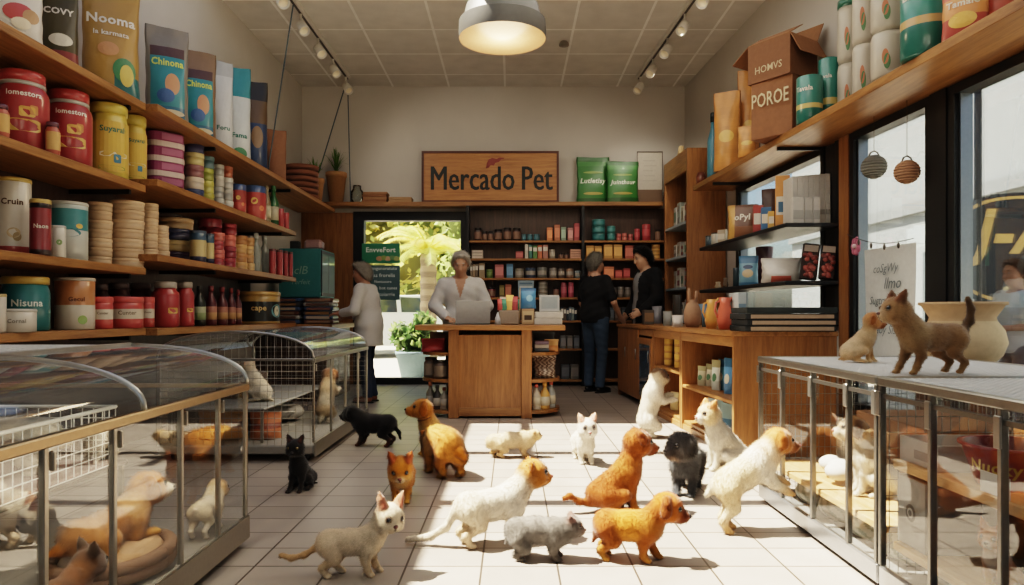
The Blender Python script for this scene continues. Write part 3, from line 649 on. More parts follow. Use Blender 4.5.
pn = empty('pendant_lamp', (-.08, 5.83, 3.32)); tag(pn, 'large grey dome pendant lamp with glowing cream diffuser', 'pendant lamp')
mb = MB(); g1 = H('57554f'); g2 = H('57554f')
mb.lathe([(.345, -.03, H('c9a070')), (.36, -.03, g1), (.365, .02, g1), (.36, .11, g1), (.335, .12, g1), (.325, .13, g1), (.30, .24, g1), (.22, .33, g1), (.10, .37, g1), (.05, .43, g1), (.001, .43, g1)], 40); finish_smooth(mb.build('lamp_shade', 'paint', pn), 35)
mb = MB(); mb.lathe([(.001, -.018, (1, 1, 1)), (.343, -.022, (1, 1, 1)), (.343, -.005, (1, 1, 1)), (.001, 0, (1, 1, 1))], 40); mb.build('diffuser', 'lampglow', pn)
mb = MB(); mb.tube([(0, 0, .43), (0, 0, ZC-3.32)], .012, BLK); mb.lathe([(.06, ZC-3.34, BLK), (.06, ZC-3.32, BLK)], 16); mb.build('cord', 'black', pn)
def cord(p, q, label, wob=.0):
    mb = MB(); p, q = Vector(p), Vector(q); mb.tube([p.lerp(q, t/8)+Vector((0, 0, -wob*math.sin(math.pi*t/8))) for t in range(9)], .008, H('5f6f78'), 6)
    o = mb.build('hanging_rope', 'cloth'); tag(o, label, 'rope')
cord((-2.25, 7.2, ZC-.07), (-2.72, 7.75, 2.47), 'blue-grey rope from the ceiling track to the brown paper bag shelf')
cord((-2.24, 9.46, ZC-.12), (-2.80, 9.62, 2.47), 'thin rope from the end of the track down to the potted plants')
cord((-2.22, 9.46, ZC-.12), (-2.26, 9.80, 2.55), 'thin rope from the end of the track down to the glass jar')
sd_ = MB(); sd_.lathe([(.001, .05, H('8a857c')), (.04, .05, H('8a857c')), (.06, .02, H('8a857c')), (.06, 0, H('8a857c'))], 20); o = sd_.build('smoke_detector', 'paint', loc=(.62, 8.35, ZC-.05)); tag(o, 'small round smoke detector on the ceiling tiles', 'smoke detector')
# ------------------------------------------------------------------ shelves along the walls
def shelf(name, x0, x1, y0, y1, z, label, mat, th=.05, group='long wall shelves', br=None, sh=False):
    o = MB(); o.cbox(x0, x1, y0, y1, z-th, z, ch=.004, mat=SH if sh else None); o = o.build(name, mat); tag(o, label, 'shelf', group)
    for y in br or ():
        xm, xe = (x0, x1) if not sh else (x1, x0)
        mb = MB(); s_ = 1 if not sh else -1
        mb.box(min(xm, xe*.9+xm*.1), max(xm, xe*.9+xm*.1), y-.012, y+.012, z-th-.03, z-th, BLK, mat=SH if sh else None); mb.build('bracket', 'black', o)
    return o
Z1 = [2.45, 1.885, 1.318, .905]; Z2 = [2.455, 1.935, 1.415, .90]; nm = ['top', 'second', 'third', 'lowest']
for i in range(4):
    shelf('wall_shelf', XL+.03, -2.52, 2.4, 4.82, Z1[i], 'near %s oak wall shelf over the big glass display case' % nm[i], 'woodY', br=(4.7,))
    shelf('wall_shelf', XL+.03, -2.45, 4.84, 9.69 if i == 0 else 7.95, Z2[i], 'far %s oak wall shelf running toward the back window' % nm[i], 'woodY', br=(5.9, 7.6) if i else (5.9, 7.9))
b_ = MB(); b_.box(XL+.002, XL+.028, 2.4, 7.95, .0, 2.38, H('3a302a')); struct(b_.build('trim_5', 'wooddark'))
b_ = MB(); b_.cbox(XL+.02, -2.05, 7.97, 9.2, .83, .885); o = b_.build('side_counter', 'woodY'); tag(o, 'oak side counter under the teal cabinet beside the white-haired shopper', 'counter')
mb = MB(); mb.box(XL+.04, -2.12, 8.0, 9.15, 0, .83, H('5a4434')); mb.build('cabinet_body', 'wooddark', o)
shelf('long_shelf', XL+.03, 2.10, 9.72, 9.99, 2.56, 'long oak shelf over the back window carrying the shop sign', 'woodX', th=.055, group=None)
shelf('window_shelf', AR-.47, AR-.005, 2.2, 8.14, 2.49, 'oak shelf above the side windows carrying cartons and bags', 'woodY', th=.06, group=None, br=(6.0, 7.6), sh=True)
# black display shelves in the side window
for z, w_ in ((1.74, 'upper'), (1.27, 'lower')):
    b_ = MB(); b_.cbox(AR-.50, AR-.06, sY(123.5), sY(89.5), z-.035, z, H('24272b'), mat=SH); o = b_.build('black_shelf', 'black'); tag(o, w_+' black metal display shelf in front of the side window', 'shelf', 'black window shelves')
b_ = MB(); b_.box(AR-.055, AR-.02, sY(123.4), sY(121.5), .9, 2.42, BLK, mat=SH); o = b_.build('shelf_upright', 'black'); tag(o, 'black upright post carrying the black window shelves', 'post')
# back shelving
bs = empty('back_shelving', (0, YB, 0)); tag(bs, 'tall oak shelving across the back wall filled with small goods', 'shelving')
BZ = [2.02, 1.77, 1.50, 1.23, .91, .52, .09]
for z in BZ:
    mb = MB(); mb.cbox(-.60, 2.36, -.30, -.035, z-.03, z, ch=.003); mb.build('shelf', 'woodX', bs)
mb = MB(); mb.box(-.62, 2.4, -.034, -.003, 0, 2.50); mb.build('back_panel', 'wooddark', bs)
for x in (-.615, .985): mb = MB(); mb.box(x-.02, x+.02, -.31, -.03, 0, 2.5, BLK); mb.build('upright', 'black', bs)
# bookcase
bc = empty('bookcase', (RX(2.56, 8.8), 8.8, 0)); tag(bc, 'tall oak bookcase with open side between the back shelves and window shelf', 'bookcase')
def bcb(a0, a1, y0, y1, z0, z1, name, mat='woodZ', col=(.5, .5, .5)):
    mb = MB(); mb.box(a0, a1, y0, y1, z0, z1, col, mat=Matrix.Translation(-Vector(bc.location))@SH); return mb.build(name, mat, bc)
bcb(2.56, 3.02, 8.33, 8.37, 0, 2.98, 'side_panel'); bcb(2.56, 3.02, 9.29, 9.33, 0, 2.98, 'side_panel'); bcb(2.56, 3.02, 8.37, 9.29, 2.94, 2.98, 'top_panel', 'woodY'); bcb(2.56, 2.60, 8.37, 9.29, 2.72, 2.94, 'header', 'woodY'); bcb(2.98, 3.02, 8.37, 9.29, 0, 2.94, 'back_panel', 'wooddark')
KZ = [2.12, 1.72, 1.33, .92]
for z in KZ: bcb(2.565, 2.975, 8.375, 9.285, z-.03, z, 'shelf', 'paint', H('a9b9bf'))
# right-hand counter run
CA0, CA1, CZ = 1.82, 2.54, .88
b_ = MB(); b_.cbox(CA0-.02, CA1, 4.85, 8.72, CZ-.035, CZ, ch=.004, mat=SH); wt = b_.build('worktop', 'woodY'); tag(wt, 'oak worktop of the counter under the side window', 'worktop')
def unit(name, y0, y1, label, shelves, doors=False):
    t = empty(name, (RX(CA0, y0), y0, 0)); tag(t, label, 'counter unit'); W = Matrix.Translation(-Vector(t.location))@SH
    def p(a0, a1, ya, yb, z0, z1, nm_, mat='woodZ', col=(.5, .5, .5)):
        mb = MB(); mb.cbox(a0, a1, ya, yb, z0, z1, col, ch=.003, mat=W); return mb.build(nm_, mat, t)
    p(CA0, CA1, y0, y0+.03, 0, CZ-.036, 'side_panel'); p(CA0, CA1, y1-.03, y1, 0, CZ-.036, 'side_panel')
    p(CA1-.03, CA1, y0+.03, y1-.03, .0, CZ-.036, 'back_panel', 'wooddark'); p(CA0+.02, CA1-.03, y0+.03, y1-.03, .05, .08, 'bottom_panel', 'woodY')
    p(CA0, CA0+.03, y0+.03, y1-.03, CZ-.11, CZ-.037, 'rail', 'woodY')
    if not doors: p(CA0+.005, CA0+.025, y0+.03, y1-.03, 0, .05, 'plinth', 'woodY')
    for z in shelves: p(CA0+.005, CA1-.03, y0+.031, y1-.031, z-.025, z, 'shelf', 'woodY')
    if doors:
        ym = [y0+.03, y0+.58, y0+1.1, y1-.03]
        for j in range(3):
            d = p(CA0-.012, CA0+.01, ym[j]+.004, ym[j+1]-.004, .07, CZ-.13 if j == 0 else CZ-.05, 'door', 'woodZ')
            if j == 0:
                mb = MB(); mb.box(CA0-.016, CA0-.012, ym[0]+.07, ym[1]-.07, .13, CZ-.2, H('3d5a72'), mat=W); mb.build('glass_panel', 'eye', d)
            mb = MB(); mb.tube([W@Vector((CA0-.03, ym[j]+.06, .5)), W@Vector((CA0-.03, ym[j]+.06, .62))], .006, H('8a8a8a')); mb.build('handle', 'metal', d)
    return t
unit('counter_cabinet', sY(99.5), sY(80.3), 'closed oak counter cabinet with doors beside the man in black shirt', [], True)
unit('open_counter_unit', sY(114.5), sY(99.7), 'open oak counter unit holding yellow cans behind the standing white cat', [.49])
unit('open_counter_unit', 4.87, sY(114.7), 'open oak counter unit nearest the wire cages with blue packs inside', [.39])
# cashier desk
dk = empty('cashier_desk', (-.21, 6.72, 0)); tag(dk, 'oak cashier desk with panelled front and rounded end shelves', 'desk')
mb = MB(); mb.cbox(-.71, .715, -.10, .56, .845, .895, ch=.006); mb.build('desk_top', 'woodX', dk)
for x0, x1 in ((-.40, -.30), (.30, .40)): mb = MB(); mb.cbox(x0, x1, -.03, .50, 0, .845, ch=.005); mb.build('corner_post', 'woodZ', dk)
mb = MB(); mb.box(-.30, .30, .0, .02, .09, .80); mb.build('front_panel', 'woodZ', dk)
mb = MB(); mb.cbox(-.30, .30, -.018, .03, .02, .10, ch=.004); mb.build('bottom_rail', 'woodX', dk)
mb = MB(); mb.box(-.40, .40, .48, .50, .0, .845); mb.build('back_panel', 'woodZ', dk)
DZs = [.63, .37, .07]
for s_ in (-1, 1):
    for z in DZs:
        poly = [(s_*.40, .46), (s_*.40, .0)]+[(s_*(.40+.29*math.sin(a)), .36-.36*math.cos(a)) for a in [math.pi/2*i/10 for i in range(11)]]+[(s_*.69, .46)]
        if s_ < 0: poly = poly[::-1]
        mb = MB(); mb.prism(poly, z-.03, z, (.5, .5, .5)); mb.build('end_shelf', 'woodX', dk)
# ------------------------------------------------------------------ shop sign
sn = empty('shop_name_sign', (-.305, 9.80, 2.56)); tag(sn, 'wooden framed shop sign with dark lettering on the back shelf', 'sign')
mb = MB(); mb.box(-.93, .93, 0, .03, .02, .70); mb.build('sign_board', 'woodsign', sn)
mb = MB()
for a in ((-.96, .96, -.012, .035, 0, .03), (-.96, .96, -.012, .035, .69, .72), (-.96, -.93, -.012, .035, .03, .69), (.93, .96, -.012, .035, .03, .69)): mb.box(*a, H('5a2a1c'))
mb.build('sign_frame', 'paint', sn)
def tall_letters(t, w, x, z, h, **k):
    for dx in (-.007, .007): letter(sn, t, w, on_front(-.006-.0004*(dx > 0), z, x+dx), H('101c19'), 0, 0, height=h, **k)
tall_letters('Mercado', 1.16, -.245, .34, .33); tall_letters('Pet', .42, .66, .34, .33)
mb = MB(); lg = [(-.13, -.10), (-.09, -.085), (-.06, -.05), (-.02, -.06), (.0, -.02), (.05, -.01), (.085, .03), (.12, .04), (.10, .0), (.13, .05), (.06, .055), (.02, .035), (-.04, .05), (-.09, .03), (-.12, -.03)]
mb.add([(x+.07, -.006, .575+z) for x, z in lg], [tuple(range(len(lg)))], H('8a2a18')); mb.build('animal_emblem', 'paint', sn)
# ------------------------------------------------------------------ light and camera
def sun(el, dx, dy, e, ang, col):
    L = bpy.data.lights.new('sunlight', 'SUN'); L.energy = e; L.angle = math.radians(ang); L.color = col
    o = bpy.data.objects.new('sunlight', L); C.objects.link(o); d = Vector((dx, dy, -math.tan(math.radians(el))*math.hypot(dx, dy))); o.rotation_euler = d.to_track_quat('-Z', 'Y').to_euler(); return o
sun(60.5, 1, -.13, 24, .5, (1, .87, .70))
def area(loc, sx, sy, e, col, rot=(0, 0, 0), name='added_fill_light'):
    L = bpy.data.lights.new(name, 'AREA'); L.shape = 'RECTANGLE'; L.size = sx; L.size_y = sy; L.energy = e; L.color = col
    o = bpy.data.objects.new(name, L); C.objects.link(o); o.location = loc; o.rotation_euler = rot; return o
def point(loc, e, col, r=.1, name='lamp'):
    L = bpy.data.lights.new(name, 'POINT'); L.energy = e; L.color = col; L.shadow_soft_size = r; o = bpy.data.objects.new(name, L); C.objects.link(o); o.location = loc; return o
area((.8, 4.5, 4.2), 2.0, 4.0, 44, (1, .93, .84)); area((0, .6, 4.2), 3, 2, 22, (1, .95, .88))  # added area lights without fittings, filling the room from overhead
point((-.08, 5.83, 3.22), 30, (1, .78, .5), .25)
def spot(loc, tgt, e, ang, col=(1, .9, .76)):
    L = bpy.data.lights.new('track_spot', 'SPOT'); L.energy = e; L.spot_size = math.radians(ang); L.spot_blend = .8; L.shadow_soft_size = .04; L.color = col
    o = bpy.data.objects.new('track_spot', L); C.objects.link(o); o.location = loc; o.rotation_euler = (Vector(tgt)-Vector(loc)).to_track_quat('-Z', 'Y').to_euler()
spot((-2.24, 7.4, 3.95), (-.4, 10, 2.5), 75, 75); spot((1.82, 7.4, 3.95), (.9, 10, 2.0), 75, 80); spot((1.75, 8.6, 3.95), (1.9, 9.8, 2.4), 25, 80)
w_ = bpy.data.worlds.new('daylight'); bpy.context.scene.world = w_; w_.use_nodes = True; nt = w_.node_tree
st = nt.nodes.new('ShaderNodeTexSky'); st.sky_type = 'NISHITA'; st.sun_disc = False; st.sun_elevation = math.radians(50); st.sun_rotation = math.radians(-90); st.air_density = 1.2; st.dust_density = 3
bg = nt.nodes['Background']; nt.links.new(st.outputs[0], bg.inputs[0]); bg.inputs[1].default_value = .24
cd = bpy.data.cameras.new('camera'); co = bpy.data.objects.new('camera', cd); C.objects.link(co); co.location = (0, 0, 1); co.rotation_euler = (math.pi/2, 0, 0)
cd.lens = 36*F/1024; cd.sensor_width = 36; cd.shift_y = (HY-292.5)/1024; cd.clip_start = .02
sc = bpy.context.scene; sc.camera = co
sc.view_settings.view_transform = 'Filmic'; sc.view_settings.look = 'High Contrast'; sc.view_settings.exposure = .22
try: sc.cycles.use_denoising = True
except Exception: pass
# ================================================================== GOODS
RZL = math.radians(52); RZR = math.radians(-48)
def bandprof(r, h, bands, lip=.006, inset=.0):
    """cylinder with printed bands; bands = [(from_fraction, colour), ...]"""
    p = [(r*.94, 0, bands[0][1]), (r, h*.015, bands[0][1])]
    for i, (f0, c) in enumerate(bands):
        f1 = bands[i+1][0] if i+1 < len(bands) else 1
        if f0 > 0: p.append((r, h*(f0 if f0 < .98 else .98), c))
        p[-1] = (p[-1][0], p[-1][1], c)
    p.append((r, h*.985, bands[-1][1])); p.append((r*.95, h, bands[-1][1])); p.append((.001, h, bands[-1][1])); return p
def can(name, loc, r, h, bands, lid=None, text=None, tc=(1, 1, 1), tz=.6, tw=1.5, rz=0, lidh=.07, n=22, mat='gloss', th=None, blotch=None):
    hb = h*(1-lidh) if lid else h
    mb = MB(); mb.lathe(bandprof(r, hb, bands), n); o = mb.build(name, mat, loc=loc, rz=rz)
    if lid:
        mb = MB(); z0 = hb-.002; R = r*1.03
        mb.lathe([(R*.98, z0, lid), (R, z0+.003, lid), (R, h-.006, lid), (R*.95, h, lid), (R*.85, h-.003, lid), (.001, h-.003, lid)], n); mb.build('lid', mat, o)
    if text: letter(o, text, r*tw, on_cyl(r+.0025, hb*tz), tc, .025, height=th)
    if blotch:
        for (u, v, ru, rv, c) in blotch:
            mb = MB(); pts = [(u*r+ru*r*math.cos(a), hb*v+rv*r*math.sin(a)) for a in [2*math.pi*i/16 for i in range(16)]]
            f = on_cyl(r+.0018, 0); mb.add([f(x, y) for x, y in pts], [tuple(range(16))], c); mb.build('printed_picture', mat, o)
    return o
def jar(name, loc, r, h, body, lid, label=None, text=None, tc=(1, 1, 1), rz=0, mat='gloss', lab=(.15, .8), neck=.8, pict=None, n=22, tw=1.3):
    hl = h*.13; hs = h-hl
    prof = [(r*.9, 0, body), (r, h*.03, body), (r, hs*.80, body), (r*.97, hs*.86, body), (r*neck, hs*.94, body), (r*neck, hs, body), (.001, hs, body)]
    mb = MB(); mb.lathe(prof, n); o = mb.build(name, mat, loc=loc, rz=rz)
    mb = MB(); R = r*(neck+.06); mb.lathe([(R, hs-.004, lid), (R, h-.008, lid), (R*.93, h, lid), (.001, h, lid)], n); mb.build('lid', mat, o)
    if label is not None:
        mb = MB(); z0, z1 = hs*lab[0], hs*lab[1]; f = on_cyl(r+.0015, 0); W = r*1.25; k = 12
        vs = [f(-W+2*W*i/k, z) for z in (z0, z1) for i in range(k+1)]; mb.add(vs, [(i, i+1, k+2+i, k+1+i) for i in range(k)], label); mb.build('paper_label', mat, o)
    if pict:
        for (u, v, ru, rv, c) in pict:
            mb = MB(); f = on_cyl(r+.003, 0); pts = [(u*r+ru*r*max(-1, min(1, 1.3*math.cos(a))), hs*v+rv*r*max(-1, min(1, 1.3*math.sin(a)))) for a in [2*math.pi*i/20 for i in range(20)]]
            mb.add([f(x, y) for x, y in pts], [tuple(range(20))], c); mb.build('printed_panel', mat, o)
    if text: letter(o, text, r*tw, on_cyl(r+.004, hs*(lab[1]-.13)), tc, .025)
    return o
def bottle(name, loc, r, h, body, capc, label=None, rz=0, n=16, lc2=None):
    mb = MB(); mb.lathe([(r*.9, 0, body), (r, h*.03, body), (r, h*.55, body), (r*.9, h*.62, body), (r*.42, h*.76, body), (r*.38, h*.88, body), (.001, h*.88, body)], n); o = mb.build(name, 'gloss', loc=loc, rz=rz)
    mb = MB(); mb.lathe([(r*.46, h*.86, capc), (r*.46, h*.99, capc), (r*.4, h, capc), (.001, h, capc)], n); mb.build('cap', 'gloss', o)
    if label:
        mb = MB(); mb.lathe([(r*1.012, h*.15, label), (r*1.012, h*.33, lc2 or label), (r*1.012, h*.48, lc2 or label)], n); mb.build('paper_label', 'paint', o)
    return o
def bagmesh(w, d, h, colfn, nu=20, nv=20, seal=.06, lean=0, bulge=1.0, ear=0):
    """stand-up pouch: boxy at the bottom, pinched flat at the crimped top; front faces -y"""
    V = []; 
    def hd(v):
        b = min(1, .80+v*1.2) if v < .17 else 1
        t = 1+.12*math.sin(math.pi*min(1, v/.6)) if v < .30 else max(.03, (1+.12*math.sin(math.pi*min(1, v/.6)))*(1-((v-.30)/(1-seal-.30))**1.5)) if v < 1-seal else .03
        return d/2*b*t*bulge
    def hw(v): return w/2*(1-.05*math.sin(math.pi*min(1, v*1.05)))*(1+(ear*max(0, v-.9)))
    vs = []; fs = []; cs = []
    for j in range(nv+1):
        v = j/nv
        for i in range(2*nu):
            side = 0 if i < nu else 1; u = (i % nu)/nu*2-1 if side == 0 else 1-(i % nu)/nu*2
            y = hd(v)*(1-abs(u)**2.2)**.6; wr = (.010*math.sin(u*7+v*13)*math.sin(v*21+u*3)+.006*math.sin(u*19-v*31))*d*min(1, 8*v); tw = .03*h*math.sin(u*2.2+w*50)*max(0, v-.8)
            vs.append((u*hw(v)*(1+.015*math.sin(v*23)), (-y-wr if side == 0 else y)+lean*v*v*h+.12*d*math.sin(u*5+w*30)*max(0, v-.75), v*h+tw))
    N = 2*nu
    for j in range(nv):
        for i in range(N):
            k = (i+1) % N; fs.append((j*N+i, j*N+k, (j+1)*N+k, (j+1)*N+i)); u = (i % nu+.5)/nu*2-1 if i < nu else 1-(i % nu+.5)/nu*2
            cs.append(colfn(i < nu, u, (j+.5)/nv))
    mb = MB(); mb.add(vs, fs, cs, True); mb.add([vs[i] for i in range(N)], [tuple(reversed(range(N)))], cs[0]); mb.add([vs[nv*N+i] for i in range(N)], [tuple(range(N))], cs[-1])
    def front(x, z):
        v = min(1, max(0, z/h)); u = max(-.98, min(.98, x/hw(v))); return -hd(v)*(1-abs(u)**2.2)**.6-.014*d+lean*v*v*h+.12*d*math.sin(u*5+w*30)*max(0, v-.75)
    return mb, front
def bag(name, loc, w, d, h, colfn, text=None, tc=(1, 1, 1), tz=.7, tw=.7, rz=0, th=None, lean=0, text2=None, t2z=.55, t2w=.4, bulge=1.0, shear=0, mat='bag', t2c=None, picts=()):
    mb, fr = bagmesh(w, d, h, colfn, lean=lean, bulge=bulge); o = mb.build(name, mat, loc=loc, rz=rz)
    def fn(zc): return lambda u, v: (u, fr(u, zc+v)-.004, zc+v)
    for k, (u, v, ru, rv, c) in enumerate(picts):
        m2 = MB(); ring = []
        for a in range(18): ring.append((u*w+ru*w*math.cos(2*math.pi*a/18), h*v+rv*h*math.sin(2*math.pi*a/18)))
        cpt = (u*w, h*v); vs = [(x, fr(x, z)-.0022-.0006*k, z) for x, z in [cpt]+[((x+cpt[0])/2, (z+cpt[1])/2) for x, z in ring]+ring]
        m2.add(vs, [(0, 1+i, 1+(i+1) % 18) for i in range(18)]+[(1+i, 19+i, 19+(i+1) % 18, 1+(i+1) % 18) for i in range(18)], c); m2.build('printed_picture', mat, o)
    if text: letter(o, text, w*tw, fn(h*tz), tc, .03, shear, height=th)
    if text2: letter(o, text2, w*t2w, fn(h*t2z), t2c or tc, .02)
    return o
def carton(name, loc, w, d, h, col, rz=0, panel=None, text=None, tc=(.1, .1, .1), tz=.6, tw=.7, mat='paint', ch=.004, panel2=None):
    mb = MB(); mb.cbox(-w/2, w/2, -d/2, d/2, 0, h, col, ch=ch); o = mb.build(name, mat, loc=loc, rz=rz)
    if panel:
        z0, z1, c = panel; mb = MB(); y = -d/2-.0012; mb.add([(-w*.44, y, h*z0), (w*.44, y, h*z0), (w*.44, y, h*z1), (-w*.44, y, h*z1)], [(0, 1, 2, 3)], c)
        if panel2:
            z0, z1, c = panel2; y -= .0008; mb.add([(-w*.3, y, h*z0), (w*.3, y, h*z0), (w*.3, y, h*z1), (-w*.3, y, h*z1)], [(0, 1, 2, 3)], c)
        mb.build('printed_panel', mat, o)
    if text: letter(o, text, w*tw, on_front(-d/2-.003, h*tz), tc, .02)
    return o
def solid(c): return lambda f, u, v: c
def PL(x0, x1, yt, X, z):     # left wall: pixels to place and size for something standing at X on a shelf of height z
    xc = (x0+x1)/2; s = (xc-512)/X; return (X, F/s, z+.001), (x1-x0)/s, (1-(yt-314)/s)-z
def PR(x0, x1, yt, a, z):
    xc = (x0+x1)/2; s = (xc-472)/a; Y = F/s; return (RX(a, Y), Y, z+.001), (x1-x0)/s, (1-(yt-314)/s)-z
R_, Y_, G_, W_, T_, O_ = H('b01f22'), H('d9b23a'), H('3d7a4a'), H('ddd6c8'), H('2a8a8c'), H('d9762a')
# ---- top wall shelf: kibble bags
def kib(x0, x1, yt, X, z, label, colfn, **k):
    loc, w, h = PL(x0, x1, yt, X, z); w *= .95; d = k.pop('d', w*.55); o = bag('pet_food_bag', loc, w, d, h, colfn, rz=k.pop('rz', RZL*.6), **k); tag(o, label, 'bag', 'pet food bags on the top wall shelf'); return o
TZ1, TZ2 = Z1[0], Z2[0]
kib(-14, 40, -26, -2.74, TZ1, 'white pet food bag with red fruit print at the near end of top shelf', lambda f, u, v: W_ if v > .12 else H('a82a22'), picts=((.1, .45, .25, .13, H('c23a2a')), (.3, .42, .13, .1, H('b98a50')), (.15, .3, .16, .08, H('e8d8b8'))))
kib(41, 77, -30, -2.74, TZ1, 'dark olive pet food bag with red foot beside the white fruit-print bag', lambda f, u, v: H('4d4424') if v > .22 else H('8a2420'), text='COVY', tz=.58, tw=.75, tc=W_, picts=((.05, .3, .3, .06, H('d8d0bc')),))
kib(84, 138, -18, -2.74, TZ1, 'large mustard yellow pet food bag with purple-edged white lettering', lambda f, u, v: H('b08425') if (v > .2 or u < .1) else H('1f6f72'), text='Nooma', tz=.66, tw=.82, tc=H('e8e0d0'), text2='la karmata', t2z=.54, t2w=.6, picts=((-.05, .4, .18, .06, H('c98a4a')), (.22, .24, .2, .10, H('2f7f4a')), (.26, .2, .12, .09, H('d0b848'))))
def band(*bs):
    def f(fr, u, v):
        c = bs[0][1]
        for z, cc in bs:
            if v >= z: c = cc
        return c
    return f
TEAL = H('1f8a93')
for x0, x1, yt, l, dk in ((146, 188, 28, 'grey pouch with teal label, first on the far top shelf beside the gap', 0), (181, 216, 52, 'brown-edged pouch with teal label, second on the far top shelf', 1)):
    kib(x0, x1, yt, -2.72, TZ2, l, (lambda f, u, v: (H('8a8174') if not dk else H('8a6a45')) if (v > .8 or abs(u) > .82 or not f) else (H('5a3a30') if v > .7 else (TEAL if v > .18 else H('1c6a88')))), text='Chinona', tz=.64, tw=.72, tc=H('d8e04a'), th=.06, picts=((.1, .42, .17, .11, H('c98a50')), (-.05, .3, .2, .07, H('2a5f98')), (.1, .14, .28, .03, H('d8c8a8'))))
kib(212, 233, 62, -2.70, TZ2, 'white upright pet food pouch between teal-label pouch and teal-topped pouch', band((0, H('cfd0cc')), (.85, H('b8b9b5'))), text='Foru', tz=.3, tw=.6, tc=H('3f7a6a'))
kib(226, 251, 68, -2.70, TZ2, 'white pet food pouch with teal top and yellow stripe', band((0, H('cfd4d0')), (.68, Y_), (.72, TEAL)), text='Fama', tz=.3, tw=.6, tc=H('2a7a6a'), picts=((0, .12, .3, .06, H('3a8a5a')),))
kib(244, 268, 82, -2.70, TZ2, 'dark blue and brown pet food pouch beside the brown paper bag', band((0, H('2a4468')), (.55, H('6a5236')), (.78, H('33302e'))), picts=((0, .4, .25, .12, H('8a6a40')),))
loc, w, h = PL(266, 287, 130, -2.70, TZ2); o = bag('paper_bag', loc, w*.95, w*.7, h, solid(H('9a6a48')), rz=.6, mat='matte'); tag(o, 'crumpled brown paper bag with folded top on the far top shelf', 'bag')
# wicker trays, plants, glass jar at the far end
loc, w, h = PL(285, 318, 166, -2.70, TZ2)
for k in range(6):
    mb = MB(); hh = h/6; n = 26
    rr = w*.5
    vs = []; mb.lathe([(rr*.9, 0, H('7a4a30')), (rr, hh*.3, H('8c5638')), (rr*1.02, hh*.85, H('6d4028')), (rr*.9, hh*.9, H('6d4028')), (rr*.85, hh*.4, H('5a3420')), (.001, hh*.4, H('5a3420'))], n); o = mb.build('wicker_tray', 'cloth', loc=(loc[0], loc[1], loc[2]+k*hh)); tag(o, 'reddish brown woven tray, %s from the bottom of the tray stack by the plants' % ORD[k], 'tray', 'stack of woven trays')
def potplant(x0, x1, yt, X, label, seed, lc=None):
    loc, w, h = PL(x0, x1, yt, X, TZ2); loc = lc or loc; ph = h*.55; r = w*.36; rg = np.random.default_rng(seed)
    t = empty('potted_plant', loc); tag(t, label, 'potted plant', 'potted plants on the top shelf')
    mb = MB(); mb.lathe([(r*.7, 0, H('a8763f')), (r, ph*.85, H('b8854a')), (r*1.08, ph*.86, H('b8854a')), (r*1.08, ph, H('b8854a')), (r*.9, ph, H('3a2a1c')), (.001, ph*.95, H('3a2a1c'))], 20); mb.build('pot', 'matte', t)
    mb = MB()
    for k in range(34):
        a = rg.uniform(0, 6.28); L = h*rg.uniform(.4, .75); sp = rg.uniform(.3, 1.1)*w*.55; c = tuple(np.array(H('5d7f3a'))*rg.uniform(.6, 1.5)); pts = []
        for j in range(5):
            t_ = j/4; pts.append(Vector((math.cos(a)*sp*t_**1.3, math.sin(a)*sp*t_**1.3, ph*.95+L*(t_-.35*t_*t_*rg.uniform(.6, 1.4)))))
        sd = Vector((-math.sin(a), math.cos(a), 0))*.012
        for j in range(4): mb.add([pts[j]-sd*(1-j/5), pts[j]+sd*(1-j/5), pts[j+1]+sd*(1-(j+1)/4.2), pts[j+1]-sd*(1-(j+1)/4.2)], [(0, 1, 2, 3)], c)
    mb.build('foliage', 'leaf', t)
potplant(312, 334, 160, -2.56, 'grassy plant in a clay pot beside the woven trays', 1, (-2.62, 9.34, 2.456)); potplant(327, 353, 162, -2.50, 'wider grassy plant in a clay pot beside the glass jar', 2, (-2.46, 9.80, 2.561))
mb = MB(); mb.lathe([(.06, 0, H('a8b0a8')), (.09, .02, H('a8b0a8')), (.095, .16, H('a8b0a8')), (.06, .2, H('a8b0a8')), (.06, .25, H('a8b0a8'))], 20); o = mb.build('glass_jar', M['jarglass'], loc=(-2.19, 9.895, 2.562)); tag(o, 'empty clear glass jar in the corner by the potted plants', 'jar')
for k in range(4):
    mb = MB(); mb.cbox(-.17, .17, -.1, .1, 0, .034, H('a5774c') if k % 2 else H('94633c'), ch=.006); o = mb.build('wooden_board', 'matte', loc=(-1.92+.01*(k % 2), 9.85, 2.561+k*.036)); tag(o, 'small brown board, %s from bottom of the taller stack over the back window' % ORD[k], 'board', 'taller board stack')
for k in range(2):
    mb = MB(); mb.cbox(-.16, .16, -.1, .1, 0, .034, H('b08a60'), ch=.006); o = mb.build('wooden_board', 'matte', loc=(-1.56, 9.85, 2.561+k*.036)); tag(o, 'small pale board, %s of the low stack beside the shop sign' % ('lower' if k == 0 else 'upper'), 'board', 'low board stack')
